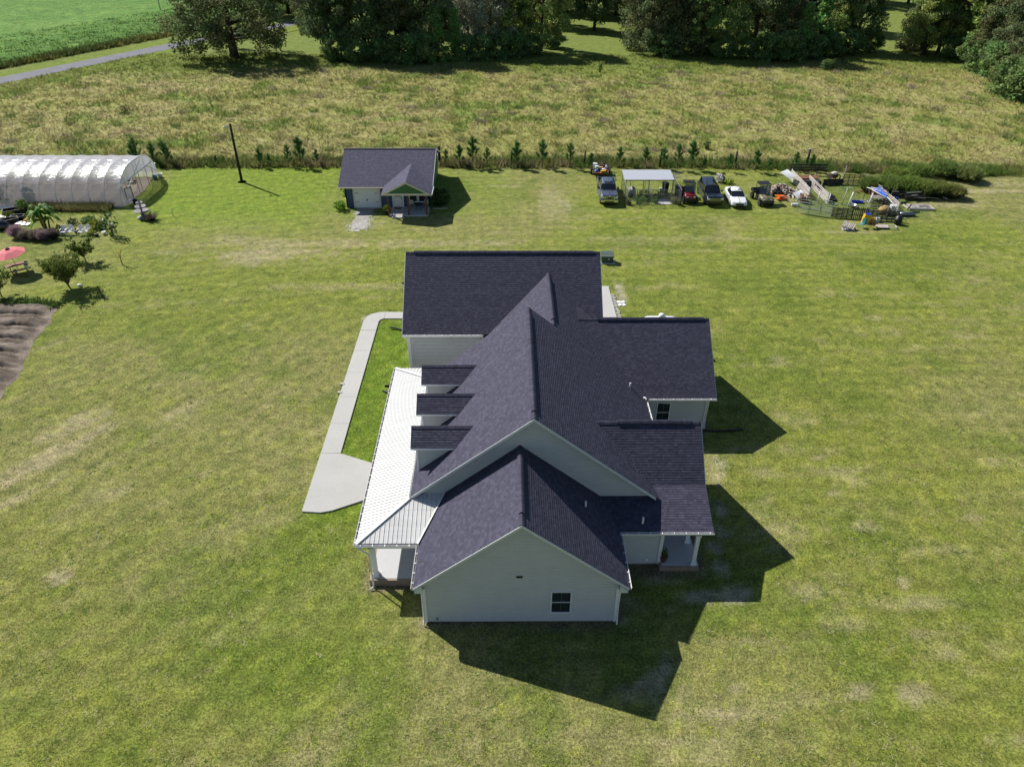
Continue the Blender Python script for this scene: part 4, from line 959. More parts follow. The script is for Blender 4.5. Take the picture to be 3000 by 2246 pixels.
def patio_chair(loc, rz, label, mat='iron', group='chairs on the cottage porch'):
    c = empty('patio_chair', loc, rz, label, 'chair', group)
    MB().box(-.27,.27,-.26,.26,.40,.45).build('seat', mat, c); MB().poly([(-.27,.26,.44),(.27,.26,.44),(.25,.38,.95),(-.25,.38,.95)], (0,.03,0)).build('backrest', mat, c)
    for x in (-.25,.25):
        for y in (-.24,.24): MB().tube([(x,y,.42),(x,y*1.1,0)], .014, 5).build('leg', mat, c)
        MB().tube([(x,-.24,.42),(x,-.26,.64),(x,.3,.66)], .016, 5).build('armrest', mat, c)
    return c
patio_chair((-10.65,79.5,.16), R(20), 'dark metal chair left of the little table on the cottage porch', 'grey_metal'); patio_chair((-9.15,79.5,.16), R(-20), 'dark metal chair right of the little table on the cottage porch', 'grey_metal')
tb = empty('patio_table', (-9.9,79.35,.16), 0, 'small dark table between two chairs on the cottage porch', 'table'); MB().lathe([(.4,.66),(.42,.70)], 18).build('tabletop', 'iron', tb)
for k in range(4): a_ = k*1.57+.8; MB().tube([(.3*math.cos(a_),.3*math.sin(a_),.67),(.38*math.cos(a_),.38*math.sin(a_),0)], .015, 5).build('leg', 'iron', tb)

# ------------------------------------------------------------------ yard light pole, far road pole
po = empty('light_pole', (-32.66, 89.0, 0), 0, 'dark wooden yard pole with a lamp arm beside the hoop house lawn', 'pole')
MB().tube([(0,0,-.2),(0,0,7.0)], [.17,.13], 12).build('pole', 'stained_wood', po, True).data.materials[0] = M['black_rubber']
la = MB().tube([(0,0,6.65),(-.5,-.05,6.72),(-.62,-.05,6.66)], .022, 6).build('lamp_arm', 'galvanised', po, True); MB().lathe([(.07,.12),(.16,.02),(.18,-.06),(.05,-.08)], 12, (-.72,-.05,6.62)).build('lamp_shade', 'insulator', la, True)
MB().lathe([(.55,0),(.42,.07),(.2,.10)], 14).build('dirt_collar', 'soil', po, True)
p = at(472, 38); o = MB().tube([(0,0,0),(0,0,9)], [.16,.12], 8).build('utility_pole', 'bark', None, True); o.data.materials[0] = M['grey_block']; o.location = p; tag(o, 'thin wooden utility pole standing in front of the far crop field', 'pole')

# ------------------------------------------------------------------ hoop house
HX, HY, NB, SP = -43.6, 85.75, 14, 1.83
hoop = empty('hoop_house', (HX, HY, 0), 0, 'long plastic covered hoop greenhouse with its near end open', 'greenhouse')
def prof(n=18, hw=5.15, h=3.72):
    out = []
    for i in range(n+1):
        t = math.pi*i/n; c, s = math.cos(t), math.sin(t)
        out.append((-hw*math.copysign(abs(c)**.72, c), h*s**.86))
    return out
PR_ = prof()
for i in range(NB+1):
    MB().tube([(-i*SP, y, z) for y, z in PR_], .024, 6, cap=False).build('hoop', 'galvanised', hoop, True)
for i in range(NB):                                        # film of each bay, sagging between the hoops
    nn = 8; rings = []
    for k in range(nn+1):
        u = k/nn; sag = .10*math.sin(math.pi*u)
        rings.append([(-(i+u)*SP, y*(1.008-sag/5.15*.8), z*1.012-sag*(.25+.75*z/3.72)*.8+.02) for y, z in PR_])
    MB().loft(rings, cap=False, closed=False).build('film', 'poly_film', hoop, True)
MB().tube([(.0,-4.35,2.42),(-NB*SP,-4.35,2.42)], .02, 5).build('hip_purlin', 'grey_block', hoop); MB().tube([(.0,-5.2,1.72),(-NB*SP,-5.2,1.72)], .02, 5).build('purlin', 'grey_block', hoop); MB().tube([(0,5.16,1.72),(-NB*SP,5.16,1.72)], .03, 5).build('purlin', 'galvanised', hoop); MB().tube([(0,0,3.69),(-NB*SP,0,3.69)], .03, 5).build('purlin', 'galvanised', hoop)
MB().box(-NB*SP,.05,-5.35,-5.1,0,.08).build('ground_board', 'grey_block', hoop)
b = MB()
for k in range(26): x = -5.5-k*.85; b.poly([(x,-5.15,.12),(x-.9,-5.15,.12),(x-.9,-5.75-.15*random.random(),.03),(x,-5.75-.12*random.random(),.03)])
b.build('film_skirt', 'plastic_white', hoop)
# end frame: beam, braces, posts, half-drawn film
MB().cb((.1,0,2.3),(.09,8.2,.13)).build('cross_beam', 'trim', hoop); MB().bar((.12,-4.6,.9),(.12,1.2,3.4),.08,.11).build('brace', 'trim', hoop); MB().bar((.02,4.7,1.0),(.02,2.6,2.3),.05,.06).build('brace', 'trim', hoop)
for y, z in ((-4.45,2.1),(-3.3,2.9),(-2.5,3.2),(-.6,3.65),(.2,3.65),(2.2,3.3),(3.8,2.6)): MB().tube([(0,y,0),(0,y,z)], .035, 5).build('end_post', 'stained_wood' if y in (-4.45,3.8) else 'grey_metal', hoop)
eb_ = [(.03,y,z) for y, z in PR_ if z > 2.2]; MB().poly([(.03,-4.3,2.25)]+eb_+[(.03,4.3,2.25)]).build('end_film', 'poly_film', hoop)
MB().poly([(.03,-5.1,.1),(.03,-4.95,1.6),(.03,-4.5,2.4),(.03,-4.2,2.0),(.25,-4.3,1.0),(.5,-4.6,.1)]).build('end_film', 'poly_film', hoop); MB().poly([(.03,5.1,.3),(.03,4.9,1.8),(.03,4.0,2.4),(.03,3.2,2.3),(.03,4.0,1.2),(.03,4.6,.4)]).build('end_film', 'poly_film', hoop)
dp_ = empty('greenhouse_door', (-43.35,81.3,0), R(-35), 'narrow plastic covered door frame standing ajar at the open end of the hoop house', 'door')
MB().box(0,.06,0,.06,0,1.9).box(0,.06,.8,.86,0,1.9).box(0,.06,0,.86,1.84,1.9).build('frame', 'iron', dp_); MB().box(.02,.03,.06,.8,.05,1.84).build('film', 'poly_film', dp_)
me = npmesh('greenhouse_bed', [(-70,80.8,.03),(-43.6,80.8,.03),(-43.4,86,.03),(-44.2,90.6,.03),(-70,90.6,.03)], [(0,1,2),(0,2,3),(0,3,4)], 'soil', [(.36,.30,.24)]*5, per='vert'); tag(obj('greenhouse_bed', me), kind='structure')
for k, (x, y, lab) in enumerate(((-55,82.2,'green plant row seen through the film, nearest the open end'),(-59,83,'green plants behind the film in the middle of the hoop house'),(-63,82.5,'green plants behind the film near the left picture edge'))):
    scatter_shrub('greenhouse_plant', (x,y,0), 220, .7, 1.7, (.06,.14,.04), lab, 'plant', .2, 40+k)
p = at(418, 523); wb = empty('wheelbarrow', (-46.3,88.6,0), R(30), 'rusty red wheelbarrow just inside the hoop house opening', 'wheelbarrow')
MB().loft([[(-.5,-.3,.6),(.5,-.35,.6),(.5,.35,.6),(-.5,.3,.6)],[(-.3,-.2,.3),(.3,-.22,.3),(.3,.22,.3),(-.3,.2,.3)]]).build('tray', 'paint_red', wb); MB().tube([(.3,-.1,.3),(-1,-.3,.45)], .02, 5).tube([(.3,.1,.3),(-1,.3,.45)], .02, 5).build('handles', 'stained_wood', wb); MB().lathe([(.06,-.05),(.17,-.05),(.17,.05),(.06,.05)], 12, (.6,0,.17)).build('wheel', 'black_rubber', wb)
for q, rz, mt, lab in (((455,525),.4,'teal_paint','green and white tub outside the far corner of the hoop house'),((470,519),0,'plastic_white','white bucket outside the far corner of the hoop house'),((386,590),0,'grey_metal','grey tub at the near doorway of the hoop house'),((398,596),0,'black_plastic','dark bucket lying by the near doorway of the hoop house')):
    b = MB().lathe([(.22,0),(.3,.42),(.33,.45),(.27,.43),(.2,.05)], 14); o = b.build('tub', mt, None, True); o.location = at(*q); tag(o, lab, 'tub')

# ------------------------------------------------------------------ garden between hoop house and lawn
def white_chair(loc, rz, label):
    c = empty('plastic_chair', loc, rz, label, 'chair', 'white plastic garden chairs')
    MB().poly([(-.24,-.24,.42),(.24,-.24,.42),(.21,.22,.40),(-.21,.22,.40)], .035).build('seat', 'plastic_white', c)
    bk = MB().poly([(-.22,.22,.40),(.22,.22,.40),(.24,.36,.92),(.12,.375,.97),(-.12,.375,.97),(-.24,.36,.92)], (0,.03,0)).build('backrest', 'plastic_white', c)
    for k in range(5): MB().box(-.16+k*.08-.012,-.16+k*.08+.012,.20,.24,.46,.5).build('slot', 'grey_metal', bk)
    for s in (-1, 1):
        MB().tube([(s*.24,-.26,0),(s*.25,-.24,.62)], [.03,.022], 6).build('leg', 'plastic_white', c); MB().tube([(s*.24,.36,0),(s*.23,.24,.42)], [.03,.022], 6).build('leg', 'plastic_white', c)
        MB().bar((s*.26,-.26,.63),(s*.25,.31,.66),.06,.03).build('armrest', 'plastic_white', c)
    return c
for (q, rz, lab) in (((190,689),.12,'leftmost white plastic chair of the garden row, beside the purple grass'),((209,688),-.05,'second white plastic chair from the left, arm to arm with the leftmost'),((240,689),.08,'third white plastic chair, just right of the dark planter gap'),((258,687),-.15,'rightmost white plastic chair, next to the yellow green shrubs')):
    white_chair(at(*q), rz+math.pi*0, lab)
# banana plant
bp = empty('banana_plant', (-49.2,74.4,0), 0, 'large banana plant with drooping paddle leaves in front of the hoop house', 'banana plant')
for k, (dx_, dy_, hh_) in enumerate(((0,0,1.7),(.5,.2,1.3),(-.45,.1,1.2),(.3,-.3,.9))):
    b = MB(); b.col = (.10,.11,.04); b.tube([(dx_*.6,dy_*.6,0),(dx_,dy_,hh_)], [.10,.05], 8); b.build('stem', 'bark', bp, True)
    for j in range(16 if k == 0 else 10):
        a_ = j*2.4+k*1.1; L_ = random.uniform(1.0,2.2); up = random.uniform(.6,1.5); nn = 8; rows = []; w_ = random.uniform(.13,.20)
        for i in range(nn+1):
            t_ = i/nn; r_ = L_*t_; z_ = hh_+up*math.sin(t_*2.3)*.9-t_*t_*.9; c = Vector((dx_+math.cos(a_)*r_, dy_+math.sin(a_)*r_, z_)); s = Vector((-math.sin(a_), math.cos(a_), 0)); ww = w_*math.sin(math.pi*min(1, .08+t_*.95))**.6
            rows += [c-s*ww+Vector((0,0,-.10*ww/.2)), c, c+s*ww+Vector((0,0,-.10*ww/.2))]
        g_ = random.choice([(.05,.17,.025),(.08,.23,.025),(.04,.13,.025),(.20,.32,.03)] + ([(.40,.26,.03)] if k > 1 else []))
        fs = [(i*3+q, i*3+q+1, i*3+q+4, i*3+q+3) for i in range(nn) for q in range(2)]
        obj('leaf', npmesh('leaf', [tuple(r) for r in rows], fs, 'glossy_leaf', [g_]*len(fs), smooth=True), bp)
# grasses and shrubs of the border
for k, (q, r_, h_, col, lab, nm) in enumerate((
    ((52,695),.75,1.35,(.50,.33,.38),'pink flowering ornamental grass at the left end of the garden border','ornamental_grass'),
    ((78,700),.6,1.0,(.36,.31,.24),'dusty brown ornamental grass, second from the left in the border','ornamental_grass'),
    ((108,702),.65,1.0,(.27,.24,.17),'grey brown ornamental grass in the middle of the border','ornamental_grass'),
    ((133,704),.7,1.15,(.42,.31,.32),'purple pink ornamental grass left of the white chairs','ornamental_grass'),
    ((157,700),.55,1.0,(.17,.14,.12),'dark withered ornamental grass touching the leftmost white chair','ornamental_grass'))):
    e = empty(nm, at(*q), 0, lab, 'ornamental grass', 'ornamental grasses of the border')
    dome_blades(900, r_, h_*1.05, np.array(col)*1.0, .26, .022).parent = e
for k, (q, n_, r_, h_, col, lab, sz) in enumerate((
    ((283,668),260,.8,.9,(.22,.26,.03),'yellow green shrub behind the rightmost white chair',.13),((270,690),120,.5,.6,(.22,.26,.03),'small yellow green shrub beside the rightmost white chair',.12),
    ((262,650),200,.9,.5,(.08,.17,.05),'low soft green plant clump at the back of the border',.14),((300,672),160,.6,.8,(.05,.10,.03),'dark green shrub between the yellow shrub and the rose',.13),
    ((70,620),240,.7,1.3,(.10,.20,.04),'feathery green plant left of the banana plant',.14),((216,655),110,.7,.5,(.04,.08,.03),'dark low plant clump behind the white chairs',.14),((28,640),120,.7,.7,(.13,.17,.03),'straggly yellowish plant among the black tubs',.16),
    ((20,600),60,1.3,2.6,(.10,.11,.03),'thin straggly sapling at the left picture edge before the hoop house',.16))):
    scatter_shrub('garden_shrub', at(*q), n_, r_, h_, col, lab, size=sz, seed=60+k)
rb = scatter_shrub('rose_bush', at(332,690), 300, .8, 2.7, (.06,.13,.03), 'tall climbing bush with white blooms at the right end of the border', 'bush', .14, 71)
b = MB(); [b.ball((random.uniform(-.1,.7), random.uniform(-.6,-.1), random.uniform(1.6,2.2)), .14, 8, 5) for _ in range(4)]; b.build('bloom', 'plastic_white', rb)
N_ = 1500; px = -55+rng.random(N_)*10.5; py = 79.2+rng.random(N_)*1.4
tag(blades('weed_strip', np.stack([px, py], 1)[px < -44.8], .45+.4*rng.random((px < -44.8).sum()), np.full((px < -44.8).sum(), .05), np.zeros(((px < -44.8).sum(), 3))+np.array((.26,.26,.10)), n=6, spread=.3), 'tall weeds against the foot of the hoop house film', 'weeds', kind='stuff')
for k, q in enumerate(((190,594),(275,592),(307,573),(220,650),(228,668))):
    b = MB().tube([(0,0,0),(-.1,.0,1.2)], .03, 5); o = b.build('garden_stake', 'iron', None); o.location = at(q[0], q[1]+18); tag(o, ('dark stake in the weeds, left one','dark stake in the weeds, right one','dark stake at the corner of the weeds beside the rose','thin stake behind the white chairs, left one','thin stake behind the white chairs, right one')[k], 'stake', 'garden stakes')
# black raised frames and tubs in the left corner, white sheet, boulder-like black tarp
for k, (q, L_, W_, rz, lab) in enumerate((((45,625),2.2,1.1,.5,'black open planter frame tilted behind the pink grass'),((25,655),2.0,.9,.7,'black planter frame at the left picture edge'),((55,645),1.3,.8,.2,'small black planter frame in front of the others'))):
    e = empty('raised_planter', at(*q), rz, lab, 'planter', 'black planter frames')
    for i, (a_, b_) in enumerate((((-L_/2,-W_/2),(L_/2,-W_/2)),((L_/2,-W_/2),(L_/2,W_/2)),((L_/2,W_/2),(-L_/2,W_/2)),((-L_/2,W_/2),(-L_/2,-W_/2)))): MB().bar((*a_,.35),(*b_,.35),.07,.4).build('side_board', 'black_plastic', e)
    MB().box(-L_/2,L_/2,-W_/2,W_/2,0,.28).build('soil', 'soil', e)
o = MB().ball((0,0,.42),(1.0,.6,.65),14,8).build('tarp_heap', 'tarp_blue', None, True); o.data.materials[0] = M['paint_navy']; o.location = at(5,672); tag(o, 'dark blue tarp covered heap at the left picture edge', 'tarp')
for q, lab in (((12,637),'crumpled white plastic sheet at the left edge of the garden'),((34,626),'bright white board lying by the black planter frames'),((60,657),'white slab edge on top of the dark block by the pink grass'),((76,660),'pale flat stones on the garden path')):
    b = MB().poly([(-.6,-.3,.3),(.5,-.4,.25),(.6,.3,.4),(-.4,.4,.5)], .04); o = b.build('plastic_sheet', 'plastic_white', None); o.location = at(*q); o.scale = (.8,.8,.5); tag(o, lab, 'sheet')
b = MB(); [b.ball((math.cos(k*.7)*.5, .2*math.sin(k), .12), (.16,.13,.12), 7, 5) for k in range(7)]; o = b.build('decor_bicycle', 'plastic_white', None, True)
bpy.data.objects.remove(o)
db = empty('garden_bicycle', at(153,692), .3, 'small white metal bicycle ornament left of the white chairs', 'ornament')
for x in (-.35,.35): MB().tube([(x+.27*math.cos(t_*.5),0,.29+.27*math.sin(t_*.5)) for t_ in range(14)], .02, 5).build('wheel', 'plastic_white', db)
MB().tube([(-.35,0,.29),(-.1,0,.7),(.3,0,.72),(.35,0,.29)], .018, 5).tube([(-.1,0,.7),(-.1,0,.3),(.3,0,.72)], .018, 5).build('frame', 'plastic_white', db)
for q, lab, mt in (((306,687),'white dish lying in the border right of the chairs','plastic_white'),((327,664),'pale blue watering can at the foot of the rose','insulator'),((284,692),'black pot right of the rightmost white chair','black_plastic'),((225,682),'black planter box between the two pairs of white chairs','black_plastic')):
    o = MB().lathe([(.16,0),(.24,.3),(.2,.34),(.17,.05)], 12).build('flower_pot', mt, None, True); o.location = at(*q); tag(o, lab, 'pot')
# three tiered fountain
fo = empty('fountain', (-40.05,77.4,0), 0, 'grey stone three tiered fountain on the lawn by the hoop house', 'fountain')
MB().lathe([(.62,0),(.66,.10),(.5,.16),(.2,.2),(.17,.5),(.2,.6)], 20).build('base', 'stone_grey', fo, True)
for r_, z_ in ((.78,.62),(.58,1.12),(.36,1.55)):
    b = MB(); n_ = 24; rings = []
    for rr_, zz_ in ((.12,-.10),(.5,-.02),(.9,.10),(1.0,.22),(.93,.21),(.5,.08),(.1,.05)): rings.append([(r_*rr_*(1+.05*math.cos(6*2*math.pi*j/n_)*(rr_ > .6))*math.cos(2*math.pi*j/n_), r_*rr_*(1+.05*math.cos(6*2*math.pi*j/n_)*(rr_ > .6))*math.sin(2*math.pi*j/n_), z_+zz_) for j in range(n_)])
    b.loft(rings); b.lathe([(.13,0),(.09,.2),(.11,.44)], 12, (0,0,z_)); b.build('bowl', 'stone_grey', fo, True)
MB().lathe([(.03,0),(.09,.06),(.06,.15),(.02,.24)], 10, (0,0,1.9)).build('finial', 'stone_grey', fo, True)
e = empty('ornamental_grass', at(444,645), 0, 'tuft of brown ornamental grass beside the fountain', 'ornamental grass'); g_ = blades('foliage', np.zeros((120, 3)), np.full(120, .85), np.full(120, .035), np.zeros((120, 3))+np.array((.16,.13,.10)), n=5, lean=.9, spread=.3); g_.parent = e
b = MB().tube([(0,0,0),(-.05,0,.5),(-.05,.0,.72),(-.18,0,.72)], .035, 6); o = b.build('hydrant', 'galvanised', None, True); o.location = (-36.95,77.9,0); tag(o, 'small grey yard hydrant standing on the lawn right of the fountain', 'hydrant')
# picnic table with parasol
pc_ = Vector((-46.35,63.9,0)); tb = empty('picnic_table', pc_, R(38), 'brown picnic table with attached benches under the pink parasol', 'picnic table')
for i in range(5):
    b = MB(); b.col = (.30,.19,.15); b.box(-.95,.95,-.38+i*.155,-.38+i*.155+.14,.72,.76); b.build('tabletop_board', 'wood', tb)
for s in (-1, 1):
    for j in range(2): b = MB(); b.col = (.28,.18,.14); b.box(-.95,.95,s*.78-.14+j*.145,s*.78-.14+j*.145+.13,.42,.46); b.build('bench_board', 'wood', tb)
for x in (-.6,.6):
    for s in (-1, 1): b = MB(); b.col = (.10,.06,.045); b.bar((x,s*.25,.72),(x,s*.62,0),.05,.11); b.build('leg', 'wood', tb)
    b = MB(); b.col = (.10,.06,.045); b.bar((x,-.88,.40),(x,.88,.40),.05,.10); b.build('crossbar', 'wood', tb)
um = empty('parasol', pc_+Vector((.02,0,0)), R(10), 'tilted pink eight sided parasol over the picnic table', 'parasol'); um.rotation_euler = (R(4), R(-4), R(10))
MB().tube([(0,0,.3),(0,0,2.42)], .022, 8).build('pole', 'iron', um)
b = MB(); b.col = (1,1,1); R8 = 1.38
for k in range(8):
    a0, a1 = 2*math.pi*k/8, 2*math.pi*(k+1)/8; p0 = (R8*math.cos(a0), R8*math.sin(a0), 1.93); p1 = (R8*math.cos(a1), R8*math.sin(a1), 1.93)
    m0 = (R8*.5*math.cos(a0), R8*.5*math.sin(a0), 2.25); m1 = (R8*.5*math.cos(a1), R8*.5*math.sin(a1), 2.25)
    MB().poly([m0, p0, p1, m1]).poly([(0,0,2.44), m0, m1]).build('canopy_panel', 'umbrella_pink', um)
    MB().tube([(0,0,2.40),(m0[0],m0[1],2.22),(p0[0],p0[1],1.91)], .012, 4).build('rib', 'iron', um)
MB().lathe([(.22,0),(.16,.06),(.05,.12),(.02,.16)], 8, (0,0,2.41)).build('vent_cap', 'paint_red', um)
for q, z_, lab, mt in (((47,800),0,'white bucket on the ground at the near end of the picnic table','plastic_white'),((78,775),.76,'small grey pail standing on the far end of the picnic table','galvanised'),((80,786),.46,'white bucket on the picnic bench under the parasol','plastic_white')):
    o = MB().lathe([(.13,0),(.17,.32),(.15,.34),(.12,.04)], 12).build('bucket', mt, None, True); o.location = at(*q); o.location.z = z_ if z_ else 0; 
    if z_: p = at(q[0], q[1], z_); o.location = p
    tag(o, lab, 'bucket')
# small orchard trees on the lawn
def twig_tree(name, loc, h, r, nb, leaves, col, label, seed, size=.12, trunk=.06, z0=.35, twig=1):
    rr = random.Random(seed); e = empty(name, loc, rr.random()*6, label, 'tree'); b = MB(); b.col = (.12,.095,.07); tips = []
    b.tube([(0,0,0),(.03,.02,h*.15),(.05,.0,h*z0)], [trunk,trunk*.8,trunk*.7], 7)
    for k in range(nb):
        a_ = 2*math.pi*k/nb+rr.random(); s = Vector((.05,0,h*(z0-.1*rr.random()))); e1 = Vector((math.cos(a_)*r*.45*rr.uniform(.6,1.1), math.sin(a_)*r*.45*rr.uniform(.6,1.1), h*rr.uniform(.30,.72)))
        e2 = Vector((math.cos(a_+.2)*r*rr.uniform(.7,1.05), math.sin(a_+.2)*r*rr.uniform(.7,1.05), h*rr.uniform(.42,1.0))); b.tube([s, e1, e2], [trunk*.45,trunk*.28,.008], 5)
        for t_ in range(5*twig):
            f_ = rr.uniform(.25,1); p = s.lerp(e1, f_*2) if f_ < .5 else e1.lerp(e2, f_*2-1); q = p+Vector((rr.uniform(-1,1),rr.uniform(-1,1),rr.uniform(-.1,1)))*r*.38; b.tube([p, q], [.010,.004], 3, cap=False); tips.append((p, q))
    b.build('trunk', 'bark', e)
    v = []; f = []; c = []; 
    for i in range(leaves):
        p, q = rr.choice(tips); o_ = p.lerp(q, rr.uniform(.2,1.1))+Vector((rr.gauss(0,.06),rr.gauss(0,.06),rr.gauss(0,.06))); s = size*rr.uniform(.6,1.3); a1 = Vector((rr.gauss(0,1),rr.gauss(0,1),rr.gauss(0,1))).normalized()*s; a2 = a1.cross(Vector((rr.gauss(0,1),rr.gauss(0,1),rr.gauss(0,1)))).normalized()*s*.5
        k = len(v); v += [o_-a1, o_-a2, o_+a1, o_+a2]; f.append((k,k+1,k+2,k+3)); m_ = rr.uniform(.6,1.5); c.append([x*m_ for x in col])
    if leaves: obj('crown', npmesh('crown', [tuple(x) for x in v], f, 'leaf', c), e)
    return e
twig_tree('fruit_tree', (-39.9,60.5,0), 3.35, 1.8, 20, 8500, (.15,.20,.04), 'bushy olive green fruit tree right of the pink parasol', 5, .085, .07, .16, 4)
twig_tree('fruit_tree', (-41.05,66.1,0), 2.35, 1.15, 10, 2200, (.13,.18,.04), 'smaller fruit tree standing behind the bushy one', 6, .10, .06, .25, 2)
twig_tree('fruit_tree', (-37.2,65.4,0), 2.5, .75, 5, 60, (.5,.42,.03), 'nearly bare sapling with a few yellow leaves', 7, .07, .05, .35, 1)
twig_tree('fruit_tree', at(5,868), 2.9, 1.3, 9, 1400, (.13,.19,.04), 'sparse green fruit tree cut by the left picture edge', 8, .10, .06, .25, 2)
p = at(300,868); e = empty('broken_post', (p.x,p.y,0), 0, 'dark leaning stump post with a fallen stick beside it on the lawn', 'post'); MB().tube([(0,0,0),(-.25,.15,.9)], [.06,.05], 6).build('post', 'iron', e); MB().tube([(-.1,-.05,.04),(.8,-.6,.06)], .05, 6).build('stick', 'iron', e)
o = MB().ball((0,0,.09),(.25,.16,.12),8,5).build('stone', 'plastic_white', None, True); o.location = at(234,838); tag(o, 'pale stone lying in the shade of the bushy fruit tree', 'stone')
# ------------------------------------------------------------------ vehicles
def wheel(parent, x, y, r, w, rimmat='galvanised', knob=False):
    s = 1 if x > 0 else -1
    t = MB(); t.m = Matrix.Translation((x, y, r)) @ Matrix.Rotation(R(90), 4, 'Y')
    t.lathe([(r*.62,-w/2),(r*.93,-w/2),(r,-w*.3),(r,w*.3),(r*.93,w/2),(r*.62,w/2)], 20)
    if knob:
        for k in range(14): a = k*2*math.pi/14; t.cb((r*1.01*math.cos(a), r*1.01*math.sin(a), 0), (.05,.05,w*.9))
    ty = t.build('tyre', 'black_rubber', parent); 
    q = MB(); q.m = Matrix.Translation((x+s*w*.1, y, r)) @ Matrix.Rotation(R(90), 4, 'Y')
    q.lathe([(.03,-w*.3),(r*.62,-w*.32),(r*.62,w*.32),(r*.55,w*.2),(.1,w*.28),(.03,w*.28)], 14)
    for k in range(5): a = k*2*math.pi/5; q.bar((.06*math.cos(a),.06*math.sin(a),s*w*.3),(r*.55*math.cos(a),r*.55*math.sin(a),s*w*.36),.05,.03)
    q.build('rim', rimmat, ty); return ty
def half(pts): return [(x, z) for x, z in pts]+[(-x, z) for x, z in reversed(pts)]
def body(stations):       # stations [(y, [(x,z) from bottom outside to top centre])]
    b = MB(); b.loft([[(x, y, z) for x, z in half(p)] for y, p in stations]); return b
def screen(name, yb, zb, wb, yt, zt, wt, parent, back=0):   # curved glass, following the cab's crown
    s = 1 if back else -1
    o = [[(x*wb, yb+s*.03*(1-x*x)+s*.012, zb+.045*(1-x*x)+.012) for x in (-1,-.5,0,.5,1)], [(x*wt, yt+s*.03*(1-x*x)+s*.012, zt+.045*(1-x*x)+.012) for x in (-1,-.5,0,.5,1)]]
    return MB().loft(o, cap=False, closed=False).build(name, 'car_glass', parent, True)
def mirror_pair(parent, name, mat, f):
    for s in (-1, 1): f(s).build(name, mat, parent)

